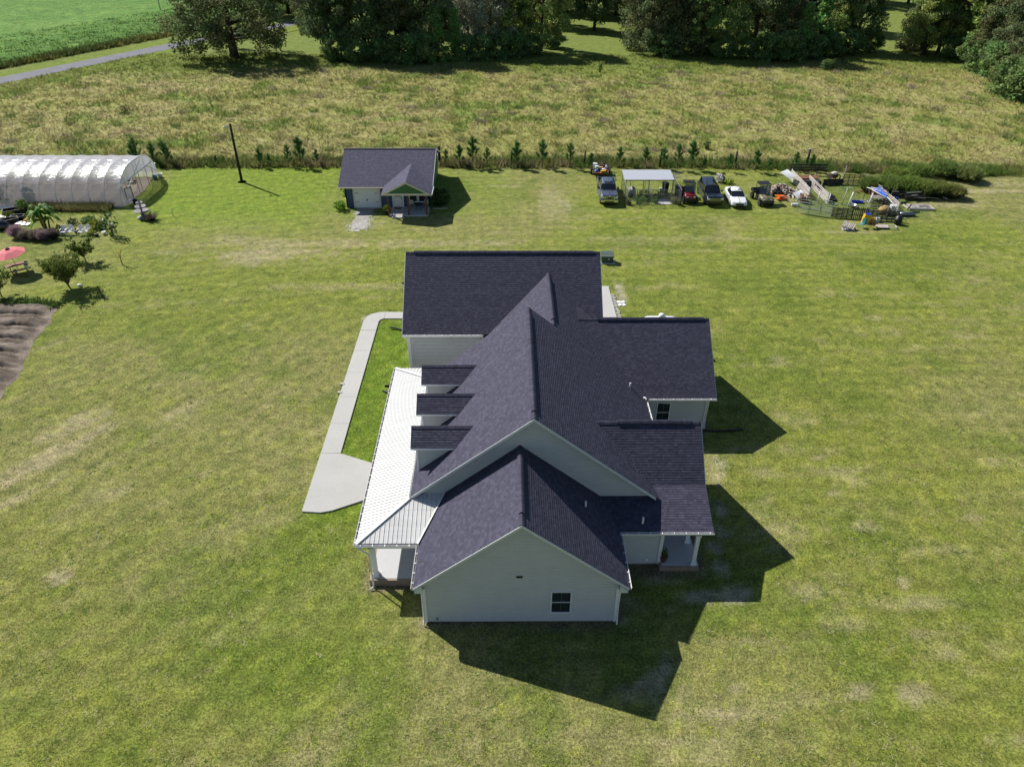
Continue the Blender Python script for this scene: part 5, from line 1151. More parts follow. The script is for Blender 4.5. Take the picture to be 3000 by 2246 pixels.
def pickup(loc, rz):
    v = empty('pickup_truck', loc, rz, 'grey blue crew cab pickup truck with chrome grille and a loaded trailer behind it', 'pickup truck')
    W = 1.0
    st = [(-3.05,[(.85,.55),(.93,.62),(.93,1.0),(.80,1.12),(0,1.16)]),(-2.9,[(.95,.45),(1.0,.6),(1.0,1.08),(.86,1.24),(0,1.28)]),(-2.0,[(.97,.42),(W+.01,.6),(W+.01,1.15),(.90,1.30),(0,1.36)]),(-1.55,[(.97,.42),(W,.6),(W,1.18),(.92,1.33),(0,1.38)]),(1.45,[(.97,.42),(W,.6),(W,1.22),(.95,1.34),(0,1.36)])]
    body(st).build('body', 'paint_grey_blue', v, bev=.07)
    body([(-1.62,[(.88,1.30),(.86,1.33),(0,1.35)]),(-.85,[(.86,1.32),(.74,1.84),(.66,1.90),(0,1.93)]),(1.1,[(.86,1.32),(.75,1.86),(.68,1.93),(0,1.96)]),(1.42,[(.88,1.32),(.76,1.76),(.68,1.84),(0,1.86)])]).build('cab', 'paint_grey_blue', v, bev=.07)
    for k in range(7): MB().box(-.55+k*.17,-.49+k*.17,-.4,1.0,1.935,1.965).build('roof_rib', 'paint_grey_blue', v)
    MB().box(-.4,.4,-.72,-.52,1.93,1.99).build('cab_light_bar', 'dark_trim', v)
    screen('windshield', -1.53,1.38,.80, -.92,1.84,.69, v)
    MB().poly([(-.74,1.44,1.42),(.74,1.44,1.42),(.68,1.40,1.82),(-.68,1.40,1.82)], (0,.02,.01)).build('rear_window', 'car_glass', v)
    for s in (-1, 1):
        for y0, y1, y0t in ((-1.25,-.1,-.82),(-.02,.75,-.02),(.80,1.2,.80)): MB().poly([(s*.885,y0,1.40),(s*.885,y1,1.40),(s*.775,y1,1.82),(s*.775,y0t,1.82)], (s*.02,0,.005)).build('side_window', 'car_glass', v)
        for y in (.74, -.06): MB().box(s*1.0-.005,s*1.0+.005,y,y+.015,.62,1.3).build('door_seam', 'dark_trim', v)
        for y in (-.25,.55): MB().box(s*1.005-.015,s*1.005+.015,y,y+.14,1.14,1.18).build('door_handle', 'dark_trim', v)
        MB().box(s*1.10-.1,s*1.10+.1,-1.18,-1.04,1.30,1.55).build('mirror', 'dark_trim', v)
        MB().box(s*1.02-.05,s*1.02+.06,-1.2,1.4,.44,.50).build('running_board', 'chrome', v)
        MB().box(s*.80-.15,s*.80+.13,-3.08,-2.98,.86,1.10).build('headlight', 'headlamp', v)
        for y in (-2.15, 2.25): wheel(v, s*.88, y, .41, .28, 'chrome')
        for y in (-2.15, 2.25): MB().tube([(s*1.0,y+.5*math.cos(t),.41+.5*math.sin(t)) for t in [math.pi*k/8 for k in range(9)]], .03, 5).build('wheel_arch', 'dark_trim', v)
        MB().box(s*.97-.04,s*.97+.04,1.5,3.1,.55,1.32).build('bed_side', 'paint_grey_blue', v)
    MB().box(-.93,.93,1.48,3.08,.72,.78).build('bed_floor', 'dark_trim', v); MB().box(-.93,.93,1.46,1.52,.6,1.30).build('bed_front', 'dark_trim', v); MB().box(-.93,.93,3.04,3.12,.6,1.30).build('tailgate', 'paint_grey_blue', v)
    g = MB().box(-.58,.58,-3.13,-3.03,.78,1.14).build('grille', 'chrome', v)
    for z in (.82,.98): MB().box(-.5,.5,-3.145,-3.13,z,z+.10).build('grille_slot', 'dark_trim', g)
    bd = MB(); bd.m = Matrix.Translation((0,-3.16,.96)) @ Matrix.Scale(1.9, 4, (1,0,0)) @ Matrix.Rotation(R(90), 4, 'X'); bd.lathe([(.02,-.01),(.085,-.01),(.085,.01),(.02,.015)], 18); bd.build('badge', 'paint_navy', g)
    fb = MB().box(-.98,.98,-3.22,-3.02,.50,.74).build('front_bumper', 'chrome', v); MB().box(-.55,.55,-3.235,-3.21,.52,.62).build('air_intake', 'dark_trim', fb)
    MB().box(-.9,.9,-3.0,3.0,.35,.5).build('chassis', 'dark_trim', v)
    MB().poly([(-.4,1.7,.8),(.5,1.65,.85),(.45,2.0,1.1),(-.3,2.1,.9)], .05).build('bed_panel_cargo', 'plastic_white', v)
    return v
def suv(loc, rz):
    v = empty('suv', loc, rz, 'dark navy full size SUV with chrome grille and roof rails parked by the white sedan', 'SUV'); W = .99
    body([(-2.75,[(.80,.45),(.88,.55),(.88,.88),(.76,1.02),(0,1.06)]),(-2.6,[(.93,.35),(.98,.5),(.97,1.0),(.84,1.12),(0,1.17)]),(-1.35,[(.95,.33),(W,.5),(W,1.08),(.90,1.20),(0,1.24)]),(2.5,[(.95,.35),(W,.5),(W,1.12),(.94,1.24),(0,1.26)]),(2.7,[(.85,.45),(.92,.55),(.92,1.05),(.88,1.2),(0,1.22)])]).build('body', 'paint_navy', v, bev=.07)
    body([(-1.55,[(.86,1.18),(.84,1.21),(0,1.23)]),(-.70,[(.86,1.2),(.74,1.74),(.65,1.83),(0,1.86)]),(2.1,[(.87,1.2),(.75,1.78),(.66,1.87),(0,1.90)]),(2.55,[(.87,1.2),(.78,1.5),(.7,1.62),(0,1.66)])]).build('cabin', 'paint_navy', v, bev=.07)
    screen('windshield', -1.47,1.25,.80, -.80,1.76,.69, v)
    for s in (-1, 1):
        for y0, y1, y0t in ((-1.12,-.05,-.66),(.03,.98,.03),(1.06,2.15,1.06)): MB().poly([(s*.88,y0,1.26),(s*.88,y1,1.26),(s*.77,y1-.05,1.70),(s*.77,y0t,1.70)], (s*.02,0,.005)).build('side_window', 'car_glass', v)
        MB().tube([(s*.66,-.3,1.88),(s*.66,-.2,1.93),(s*.66,2.0,1.94),(s*.66,2.1,1.9)], .022, 6).build('roof_rail', 'chrome', v)
        MB().box(s*1.08-.1,s*1.08+.1,-1.12,-.98,1.18,1.36).build('mirror', 'paint_navy', v); MB().box(s*1.0-.04,s*1.0+.05,-1.3,1.6,.36,.42).build('running_board', 'chrome', v)
        MB().box(s*.76-.16,s*.76+.12,-2.79,-2.66,.78,1.0).build('headlight', 'headlamp', v); MB().box(s*.99-.006,s*.99+.006,0,.015,.5,1.18).box(s*.99-.006,s*.99+.006,1.0,1.015,.5,1.18).build('door_seam', 'dark_trim', v)
        for y in (-1.8, 1.75): wheel(v, s*.87, y, .41, .28, 'chrome')
    g = MB().box(-.58,.58,-2.80,-2.70,.70,1.0).build('grille', 'dark_trim', v); MB().box(-.60,.60,-2.83,-2.79,.97,1.01).box(-.60,.60,-2.83,-2.79,.69,.73).box(-.60,.60,-2.84,-2.79,.83,.87).box(-.62,-.58,-2.83,-2.79,.69,1.01).box(.58,.62,-2.83,-2.79,.69,1.01).build('grille_bar', 'chrome', g)
    MB().box(-.92,.92,-2.82,-2.6,.42,.62).build('front_bumper', 'paint_navy', v); MB().box(-.9,.9,-2.6,2.6,.28,.42).build('chassis', 'dark_trim', v); return v
def sedan(loc, rz):
    v = empty('sedan', loc, rz, 'white four door sedan parked between the dark SUV and the camouflage buggy', 'car'); W = .92
    body([(-2.42,[(.60,.38),(.68,.45),(.66,.58),(.5,.70),(0,.74)]),(-2.25,[(.82,.28),(.86,.42),(.84,.66),(.68,.78),(0,.82)]),(-1.55,[(.88,.24),(W,.42),(.90,.80),(.78,.90),(0,.96)]),(-1.0,[(.88,.24),(W,.42),(.91,.84),(.82,.94),(0,1.0)]),(1.6,[(.88,.24),(W,.42),(.90,.88),(.80,.98),(0,1.02)]),(2.25,[(.82,.30),(.86,.45),(.84,.84),(.7,.96),(0,1.0)]),(2.42,[(.70,.4),(.76,.5),(.74,.78),(.6,.9),(0,.93)])]).build('body', 'paint_white', v, bev=.07)
    body([(-1.15,[(.76,.93),(.74,.95),(0,.98)]),(-.25,[(.78,.94),(.58,1.36),(.5,1.40),(0,1.43)]),(.85,[(.78,.95),(.58,1.38),(.5,1.43),(0,1.46)]),(1.85,[(.74,.97),(.70,1.0),(.6,1.02),(0,1.05)])]).build('cabin', 'paint_white', v, bev=.07)
    screen('windshield', -1.08,.975,.73, -.34,1.355,.57, v); screen('rear_window', 1.74,1.05,.66, .97,1.39,.56, v, 1)
    for s in (-1, 1):
        for y0, y1, a, b_ in ((-.85,.10,-.30,.10),(.16,1.2,.16,.85)): MB().poly([(s*.80,y0,.97),(s*.80,y1,.98),(s*.63,b_,1.33),(s*.63,a,1.33)], (s*.02,0,.01)).build('side_window', 'car_glass', v)
        MB().box(s*1.0-.09,s*1.0+.08,-.86,-.72,.94,1.06).build('mirror', 'paint_white', v); MB().poly([(s*.45,-2.38,.66),(s*.80,-2.22,.70),(s*.84,-1.95,.80),(s*.55,-2.25,.76)], (0,-.05,.03)).build('headlight', 'headlamp', v)
        MB().box(s*.62-.12,s*.62+.12,-2.40,-2.33,.36,.46).build('fog_lamp', 'dark_trim', v); MB().box(s*.915-.006,s*.915+.006,.12,.13,.4,.9).build('door_seam', 'dark_trim', v)
        for y in (-1.45, 1.42): wheel(v, s*.80, y, .335, .23, 'galvanised')
    MB().poly([(-.42,-2.44,.62),(.42,-2.44,.62),(.50,-2.43,.50),(.36,-2.45,.40),(-.36,-2.45,.40),(-.50,-2.43,.50)], (0,-.03,0)).build('grille', 'dark_trim', v); MB().box(-.16,.16,-2.485,-2.47,.42,.50).build('licence_plate', 'dark_trim', v)
    b = MB(); b.lathe([(.01,0),(.05,.005),(.03,.02)], 12, (0,-2.38,.72)); b.build('badge', 'chrome', v); return v
def utv(loc, rz, label, hood, roofmat, bedmat, orange=False, ribs=True, L=1.35, H=1.9):
    v = empty('utility_buggy', loc, rz, label, 'utility vehicle')
    body([(-L,[(.42,.45),(.52,.5),(.50,.68),(.4,.74),(0,.78)]),(-L+.25,[(.52,.40),(.60,.5),(.58,.86),(.45,.95),(0,.98)]),(-.45,[(.55,.4),(.62,.5),(.60,.98),(.5,1.06),(0,1.10)])]).build('hood', hood, v, bev=.04)
    MB().box(-.6,.6,-.5,.45,.38,.5).build('floor', 'dark_trim', v); MB().box(-.6,.6,-L-.05,-L+.08,.42,.62).build('bumper', 'dark_trim', v)
    MB().box(-.55,.55,.0,.42,.5,.75).build('seat', 'seat_vinyl', v); MB().poly([(-.55,.42,.72),(.55,.42,.72),(.53,.56,1.2),(-.53,.56,1.2)], (0,.08,0)).build('seat_back', 'seat_vinyl', v)
    for s in (-1, 1):
        b = MB().tube([(s*.58,-.5,1.02),(s*.56,-.22,H-.06),(s*.55,.55,H),(s*.60,.72,.8)], .028, 6); b.build('roll_bar', 'dark_trim', v)
        MB().box(s*.36-.09,s*.36+.09,-L+.02,-L+.16,.72,.82).build('headlight', 'headlamp', v); MB().box(s*.66-.08,s*.66+.08,-L+.15,-L+.75,.70,.75).build('fender', 'dark_trim', v); MB().box(s*.66-.08,s*.66+.08,L-.85,L-.1,.78,.83).build('fender', 'dark_trim', v)
        for y in (-L+.42, L-.42): wheel(v, s*.62, y, .32, .24, 'grey_metal', True)
    rf = MB().poly([(-.62,-.30,H),(.62,-.30,H),(.60,.70,H+.04),(-.60,.70,H+.04)], .04).build('roof', roofmat, v)
    if ribs:
        for k in range(7): MB().box(-.56+k*.17,-.50+k*.17,-.28,.68,H+.0,H+.06).build('roof_rib', roofmat, rf)
    MB().poly([(-.52,-.50,1.06),(.52,-.50,1.06),(.52,-.26,H-.1),(-.52,-.26,H-.1)], (0,-.01,0)).build('windshield', 'clear_screen', v)
    for nm, a in (('bed_floor',(-.62,.62,.72,L+.1,.72,.77)),('bed_side',(-.66,-.60,.72,L+.1,.72,1.0)),('bed_side',(.60,.66,.72,L+.1,.72,1.0)),('tailgate',(-.62,.62,L+.06,L+.12,.72,1.0)),('bed_front',(-.62,.62,.70,.76,.72,1.02))): MB().box(*a).build(nm, bedmat, v)
    MB().tube([(.25,-.25,1.05),(.25,.0,1.12)], .02, 5).lathe([(.14,0),(.16,.02),(.14,.04)], 12, (.25,.02,1.1)).build('steering_wheel', 'dark_trim', v)
    if orange: MB().lathe([(.07,0),(.06,.12),(.03,.15)], 10, (-.05,.3,H+.08)).build('beacon', 'paint_orange', v)
    return v
t = NT('clear_screen'); tp = t.n('ShaderNodeBsdfTransparent'); tp.inputs[0].default_value = (.75,.78,.8,1); t.base((.1,.12,.15)); t.rough(.05); ms = t.n('ShaderNodeMixShader', i_0=.45); t.l(t.b.outputs[0], ms.inputs[1]); t.l(tp.outputs[0], ms.inputs[2]); t.l(ms.outputs[0], t.out.inputs[0]); M['clear_screen'] = t.mat
p = at(1787, 604); pk = pickup((p.x, p.y+3.1, 0), R(-2))
p = at(2095, 606); suv((p.x-.1, p.y+2.75, 0), R(0))
p = at(2168, 612); sedan((p.x, p.y+2.35, 0), R(-3))
p = at(2021, 598); utv((p.x, p.y+1.3, 0), R(0), 'small red utility buggy with a ribbed dark roof next to the dog kennel', 'paint_red', 'dark_trim', 'paint_red', True).scale = (1.1,1.1,1.1)
p = at(2241, 605); utv((p.x, p.y+1.5, 0), R(4), 'larger camouflage hooded buggy with a black mesh roof beside the orange mower', 'camo', 'black_plastic', 'dark_trim', False, False, 1.55, 2.0).scale = (1.12,1.12,1.08)
def mower(loc, rz):
    v = empty('riding_mower', loc, rz, 'orange zero turn riding mower with a black seat by the firewood', 'mower')
    MB().poly([(-.66,-1.0,.22),(.66,-1.0,.22),(.70,-.35,.24),(-.70,-.35,.24)], .12).build('mower_deck', 'paint_orange', v)
    MB().box(-.32,.32,-.85,.1,.35,.48).build('footplate', 'paint_orange', v); MB().box(-.34,.34,.0,.5,.45,.66).build('seat_base', 'dark_trim', v); MB().poly([(-.26,.1,.75),(.26,.1,.75),(.26,.55,.78),(-.26,.55,.78)], .1).build('seat', 'seat_vinyl', v); MB().poly([(-.24,.52,.78),(.24,.52,.78),(.22,.64,1.25),(-.22,.64,1.25)], (0,.09,0)).build('seat_back', 'seat_vinyl', v)
    MB().box(-.36,.36,.55,1.15,.40,.85).build('engine', 'dark_trim', v)
    for s in (-1, 1):
        wheel(v, s*.58, .72, .30, .28, 'paint_orange'); wheel(v, s*.52, -1.25, .15, .12, 'paint_orange'); MB().bar((s*.45,-.1,.42),(s*.52,-1.25,.36),.09,.07).build('frame_arm', 'paint_orange', v); MB().box(s*.5-.12,s*.5+.12,.35,1.05,.60,.66).build('fender', 'dark_trim', v)
        MB().tube([(s*.38,.3,.6),(s*.36,.0,1.0),(s*.1,-.05,1.05)], .018, 5).build('lap_bar', 'dark_trim', v)
    return v
p = at(2290, 590); mower((p.x, p.y+1.1, 0), R(6)).scale = (.86,.86,.95)
# trailer with junk
p = at(1766, 524); tr = empty('trailer', (p.x-.15, p.y+1.6, 0), R(-4), 'dark utility trailer with a raised ramp gate hitched behind the pickup', 'trailer'); TW, TL = 1.0, 1.75
MB().box(-TW,TW,-TL,TL,.52,.58).build('floor', 'stained_wood', tr)
for s in (-1, 1):
    MB().tube([(s*TW,-TL,1.0),(s*TW,TL,1.0)], .03, 5).tube([(s*TW,-TL,.6),(s*TW,TL,.6)], .03, 5).build('side_rail', 'dark_trim', tr)
    for k in range(5): MB().tube([(s*TW,-TL+k*TL/2,.55),(s*TW,-TL+k*TL/2,1.0)], .022, 5).build('upright', 'dark_trim', tr)
    wheel(tr, s*1.14, .2, .33, .22, 'galvanised'); MB().box(s*1.14-.14,s*1.14+.14,-.25,.65,.68,.72).build('fender', 'dark_trim', tr)
gt = MB().tube([(-TW,TL,.6),(-TW,TL+.1,2.05),(TW,TL+.1,2.05),(TW,TL,.6)], .03, 5).build('ramp_gate', 'dark_trim', tr)
for k in range(15): MB().tube([(-TW+k*.143,TL,.6),(-TW+k*.143,TL+.1,2.05)], .022, 4).build('gate_bar', 'dark_trim', gt)
MB().box(-TW,TW,-TL-.03,-TL,.58,.80).build('front_board', 'paint_navy', tr); MB().tube([(-.6,-TL,.5),(0,-TL-1.1,.45),(.6,-TL,.5)], .04, 5).build('drawbar', 'dark_trim', tr)
junk = [('plastic_tote','plastic_white','white plastic tote at the back left of the trailer load',(-.65,1.35),(.5,.4,.4)),('garbage_bag','tarp_blue','blue plastic bag in the trailer load',(-.55,-.9),(.5,.5,.35)),('garbage_bag','black_plastic','black bag at the back right of the trailer load',(.35,1.2),(.7,.5,.45)),('garbage_bag','plastic_white','white bag against the right trailer rail',(.72,.7),(.45,.5,.4)),('gas_can','paint_red','red fuel can in the trailer load',(.45,.75),(.3,.25,.4)),('cardboard_box','straw_bale','tan cardboard box in the middle of the trailer',(.0,.35),(.5,.4,.25)),('plastic_crate','plastic_yellow','yellow crate edge at the front of the trailer load',(.25,-1.2),(.55,.25,.3)),('pumpkin_bucket','paint_orange','round orange tub at the front right of the trailer load',(.62,-.85),(.42,.42,.4)),('garbage_bag','insulator','grey sheet bag near the trailer middle',(.45,-.2),(.6,.45,.3)),('toy_ball','glossy_green','lime green ball by the left trailer rail',(-.75,.2),(.25,.25,.25)),('garbage_bag','paint_navy','dark blue bag by the trailer middle',(-.25,-.35),(.55,.5,.35)),('wood_board','paint_orange','long orange brown board lying across the trailer front',(-.1,-1.45),(1.5,.12,.12)),('cooler','plastic_white','small white cooler in front of the tan box',(-.45,.55),(.4,.3,.3))]
plain('glossy_green', (.22,.55,.03), .4)
rzt = Matrix.Rotation(R(-4), 4, 'Z')
for nm, mt, lab, (x, y), (a, b_, c_) in junk:
    m = MB()
    if nm in ('garbage_bag',): m.ball((0,0,c_/2),(a/2,b_/2,c_/2),9,6); m.v = [(x_*(1+.15*math.sin(9*z_+5*y_)), y_*(1+.15*math.cos(7*x_+6*z_)), z_) for x_, y_, z_ in m.v]; m.tube([(0,0,c_*.9),(.03,.02,c_*1.15)], [.05,.08], 6)
    elif nm in ('toy_ball','pumpkin_bucket'): m.ball((0,0,c_/2),(a/2,b_/2,c_/2),12,8)
    elif nm == 'wood_board': m.cb((0,0,c_/2),(a,b_,.05)); m.cb((0,.02,c_/2+.05),(a*.9,b_*.8,.04))
    else: m.poly([(-a/2,-b_/2,c_),(a/2,-b_/2,c_),(a/2,b_/2,c_),(-a/2,b_/2,c_)], c_); m.cb((0,0,c_+.01),(a*1.06,b_*1.06,.05)); m.cb((0,-b_/2-.02,c_*.7),(a*.3,.03,.04))
    o = m.build(nm, mt, None, nm in ('garbage_bag','toy_ball','pumpkin_bucket')); q = rzt @ Vector((x, y, .585)); o.location = tr.location+q; o.rotation_euler = (0,0,random.uniform(-.4,.4)); tag(o, lab, nm.replace('_', ' '))

# ------------------------------------------------------------------ dog kennel
kx0, kx1 = at(1835,597).x, at(1993,603).x; ky = at(1900,601).y; kd = 5.0
kn = empty('dog_kennel', ((kx0+kx1)/2, ky, 0), 0, 'chain link dog kennel with a galvanised sheet roof over its back half', 'kennel'); KW = (kx1-kx0)/2
def mesh_panel(parent, a, b, z0=.05, z1=1.75, mat='grey_metal', sp=.28):
    a, b = Vector(a), Vector(b); d = b-a; L = d.length; d.normalize(); m = MB(); h = z1-z0; s = -h
    while s < L:
        for f in (0, 1):
            s0, s1 = (s, s+h) if f == 0 else (s+h, s); t0 = max(0, -min(s0, s1))/h if f == 0 else 0
            p = []; 
            for u in (0, 1):
                ss = s0+(s1-s0)*u; p.append([ss, z0+h*u])
            lo, hi = (p[0], p[1]) if p[0][0] < p[1][0] else (p[1], p[0])
            if hi[0] <= 0 or lo[0] >= L: continue
            if lo[0] < 0: k = -lo[0]/(hi[0]-lo[0]); lo = [0, lo[1]+(hi[1]-lo[1])*k]
            if hi[0] > L: k = (L-lo[0])/(hi[0]-lo[0]); hi = [L, lo[1]+(hi[1]-lo[1])*k]
            m.tube([a+d*lo[0]+Vector((0,0,lo[1])), a+d*hi[0]+Vector((0,0,hi[1]))], .003, 3, cap=False)
        s += sp
    return m.build('wire_mesh', mat, parent)
def rail(parent, pts, r=.028, name='rail', mat='grey_metal'): return MB().tube(pts, r, 6).build(name, mat, parent)
xs_ = [-KW, -KW+1.05, -.25, 1.9, KW]
for i, x in enumerate(xs_): rail(kn, [(x,0,0),(x,0,1.85)], .035, 'post'); rail(kn, [(x,kd,0),(x,kd,1.9)], .03, 'post')
rail(kn, [(-KW,0,1.8),(KW,0,1.8)]); rail(kn, [(-KW,kd,1.8),(KW,kd,1.8)]); rail(kn, [(-KW,0,1.8),(-KW,kd,1.8)], mat='galvanised'); rail(kn, [(KW,0,1.8),(KW,kd,1.8)], mat='galvanised'); rail(kn, [(-.25,0,1.8),(-.25,kd,1.8)])
rail(kn, [(-KW,.05,.06),(KW,.05,.06)]); 
mesh_panel(kn, (-KW,0,0), (KW,0,0)); mesh_panel(kn, (-KW,0,0), (-KW,kd,0), sp=.12); mesh_panel(kn, (KW,0,0), (KW,kd,0), sp=.12); mesh_panel(kn, (-.25,0,0), (-.25,kd,0)); mesh_panel(kn, (-KW,kd,0), (KW,kd,0))
plain('roof_tin', (.42,.44,.50), .6, metal=.1, var=.06)
for k in range(6):
    x0 = -KW-.1+k*(2*KW-.35)/6; x1 = x0+(2*KW-.35)/6+.03; m = MB(); nn = 8
    m.loft([[(x0+(x1-x0)*j/nn, y, z+(.008 if j % 2 else 0)+.03*math.sin(k*2.1+j*.5)*(y < 2.4)) for j in range(nn+1)] for y, z in ((2.45,2.12),(3.3,2.2),(4.3,2.30),(5.25,2.38))], cap=False, closed=False); m.build('roof_sheet', 'roof_tin', kn)
for x in (-KW+.1,-.9,-.25,1.6,KW-.5): MB().box(x-.045,x+.045,2.5,2.6,0,2.1).build('timber_post', 'grey_block', kn)
MB().box(-KW,KW-.3,2.42,2.5,2.02,2.12).build('roof_beam', 'stained_wood', kn)
dh = empty('dog_house', (kn.location.x-KW+.95, ky+3.0, 0), R(-6), 'grey barrel roofed dog house inside the left kennel run', 'dog house')
MB().loft([[(x, y, z) for x, z in half([(.45,0),(.45,.6),(.34,.85),(0,1.0)])] for y in (-.6,.6)]).build('shell', 'stone_grey', dh); MB().poly([(.2*math.cos(t), -.62, .3+.28*math.sin(t)) for t in [math.pi*k/6 for k in range(7)]]+[(-.2,-.62,.05),(.2,-.62,.05)], (0,.02,0)).build('doorway', 'dark_trim', dh)
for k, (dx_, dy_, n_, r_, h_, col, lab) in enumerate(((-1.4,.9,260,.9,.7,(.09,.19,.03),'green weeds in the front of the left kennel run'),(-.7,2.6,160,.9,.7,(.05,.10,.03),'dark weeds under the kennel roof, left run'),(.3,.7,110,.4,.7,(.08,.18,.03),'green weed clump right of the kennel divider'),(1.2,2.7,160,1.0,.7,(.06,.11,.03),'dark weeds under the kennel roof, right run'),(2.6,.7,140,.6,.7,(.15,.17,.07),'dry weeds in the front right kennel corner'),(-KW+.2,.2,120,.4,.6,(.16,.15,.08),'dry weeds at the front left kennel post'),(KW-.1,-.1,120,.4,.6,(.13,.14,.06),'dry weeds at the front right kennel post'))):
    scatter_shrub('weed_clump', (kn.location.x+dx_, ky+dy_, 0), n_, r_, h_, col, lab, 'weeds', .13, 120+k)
m = MB(); m.poly([(kn.location.x+.55,ky+.15,.02),(kn.location.x+2.1,ky+.15,.02),(kn.location.x+2.2,ky+1.6,.02),(kn.location.x+1.4,ky+2.1,.02),(kn.location.x+.7,ky+1.4,.02)]); tag(m.build('bare_dirt', 'concrete'), kind='structure')
for dx_, dy_, mt, lab, sc_ in ((2.0,4.0,'black_plastic','black plastic bin on a stand at the back of the right kennel run',1.3),(3.35,3.2,'dark_trim','black wheeled trash bin at the right side of the kennel',1.2),(3.6,2.3,'dark_trim','second dark trash bin in front of the first by the kennel',1.1),(1.5,4.1,'insulator','grey pail beside the black bin at the kennel back',.6)):
    o = MB().poly([(-.28,-.3,.95),(.28,-.3,.95),(.28,.3,.95),(-.28,.3,.95)], .06).loft([[(-.22,-.22,.05),(.22,-.22,.05),(.22,.22,.05),(-.22,.22,.05)],[(-.27,-.28,.9),(.27,-.28,.9),(.27,.28,.9),(-.27,.28,.9)]]).cb((0,.3,.93),(.4,.05,.04)).build('trash_bin', mt, None); o.location = (kn.location.x+dx_, ky+dy_, 0); o.scale = (sc_,)*3; tag(o, lab, 'bin')
for k in range(5):
    b = MB(); b.col = (.30,.29,.27); b.box(-.5,.5,-.04,.04,0,.05); o = b.build('wood_plank', 'wood', None); o.location = at(1982,505+k*4); o.rotation_euler[2] = random.uniform(-.1,.1); tag(o, 'weathered plank lying in the grass behind the kennel, number apart only by its place in the row', 'plank', 'planks behind the kennel'); o['label'] = ('farthest','second farthest','middle','second nearest','nearest')[k]+' of five grey planks lying behind the right kennel corner'
# motorcycle-like white thing behind the SUV
wr = empty('flower_wreath_stand', at(2112,535), 0, 'white and black garden ornament with greenery behind the SUV', 'ornament')
obj('white_blooms', tuft_mesh('white_blooms', 130, .55, 1.0, (.62,.60,.64), 'any', .16, 86), wr).location = (-.25,.1,.1); obj('dark_ribbons', tuft_mesh('dark_ribbons', 60, .38, 1.05, (.02,.02,.03), 'any', .16, 87), wr).location = (.2,.1,.15); MB().tube([(-.3,.1,0),(-.2,.1,.9)], .04, 5).tube([(.3,0,0),(.2,.1,.9)], .04, 5).build('stand', 'iron', wr); obj('foliage', tuft_mesh('foliage', 140, .8, .55, (.20,.30,.02), size=.13, seed=88), wr).location = (.8,-.3,0)
# fence posts along the meadow
for k, (q, h_, w_, lab) in enumerate((((1288,483),2.4,.17,'thick black fence post right behind the cottage'),((1498,484),1.9,.10,'slim dark fence post among the young pines left of centre'),((1712,484),1.9,.09,'slim grey fence post behind the pickup trailer'),((1932,490),2.1,.13,'dark fence post behind the kennel'),((2152,492),2.1,.13,'dark fence post behind the SUV'),((2361,492),2.4,.14,'tall fence post with a pale cap behind the pallet pen'),((633,478),1.0,.13,'short black fence post in the weeds left of the yard pole'),((452,478),2.0,.16,'grey fence post behind the far end of the hoop house'))):
    o = MB().tube([(0,0,0),(.02*k % .07,.05,h_)], w_, 8).build('fence_post', 'black_rubber', None, True); o.location = at(*q); tag(o, lab, 'post', 'fence posts along the meadow')
    if k in (5,): MB().lathe([(w_*1.05,0),(w_*.9,.1)], 8, (.0,.05,h_)).build('cap', 'insulator', o)
for k, (q, L_, a_) in enumerate((((2430,2040),1,0),)): pass
# ------------------------------------------------------------------ pallet pen
GREYW = [(.30,.28,.27),(.36,.33,.31),(.24,.22,.21),(.42,.38,.36)]; DARKW = [(.06,.055,.05),(.085,.075,.065),(.045,.04,.04)]; PALEW = [(.52,.48,.46),(.60,.55,.52),(.44,.40,.38)]
def A(q, z=0): p = at(q[0], q[1]); return Vector((p.x, p.y, z))
def slat_fence(a, b, label, z0=.05, z1=1.25, n=6, cols=GREYW, posts=4, w=None, group=None, gaps=(), name='pallet_fence'):
    a, b = A(a), A(b); d = b-a; L = d.length; e = empty(name, a, math.atan2(d.y, d.x), label, 'fence', group); w = w or (z1-z0)/n*.62
    for i in range(posts+1):
        c = MB(); c.col = random.choice(cols); x = L*i/posts; c.box(x-.03,x+.03,0,.09,0,z1+.03); c.build('upright', 'wood', e)
    nb = max(1, round(L/2.4))
    for k in range(n):
        z = z0+(z1-z0)*(k+.5)/n
        for j in range(nb):
            if (k, j) in gaps: continue
            c = MB(); c.col = random.choice(cols); dz = random.uniform(-.02,.02); c.poly([(L*j/nb+.01,-.03,z-w/2),(L*(j+1)/nb-.01,-.03,z-w/2+dz),(L*(j+1)/nb-.01,-.03,z+w/2+dz),(L*j/nb+.01,-.03,z+w/2)], (0,.025,0)); c.build('slat', 'wood', e)
    return e
slat_fence((2312,512),(2366,512),'dark three board rail fence at the back of the pen, left half',.45,1.45,3,DARKW,2,.20,'rail fences behind the pen',name='rail_fence')
slat_fence((2366,512),(2418,513),'dark three board rail fence at the back of the pen, right half',.45,1.45,3,DARKW,2,.20,'rail fences behind the pen',name='rail_fence')
slat_fence((2411,543),(2467,541),'low dark solid board wall at the back middle of the pen',.0,.75,4,DARKW,3,.19,name='board_wall')
slat_fence((2467,540),(2529,541),'back right pallet fence with bright gaps between dark slats',.05,1.25,7,DARKW,4,.09,'pallet fences of the pen')
slat_fence((2314,526),(2367,584),'long grey slatted fence on the left side of the pen',.05,1.35,8,PALEW,4,.10,'pallet fences of the pen')
slat_fence((2366,541),(2422,597),'inner pale pallet fence parallel to the left side of the pen',.05,1.25,7,PALEW,5,.11,'pallet fences of the pen',gaps=((2,3),(4,1)))
slat_fence((2529,541),(2575,577),'right side slatted fence behind the blue tarp, rear half',.05,1.3,8,GREYW,3,.10,'pallet fences of the pen')
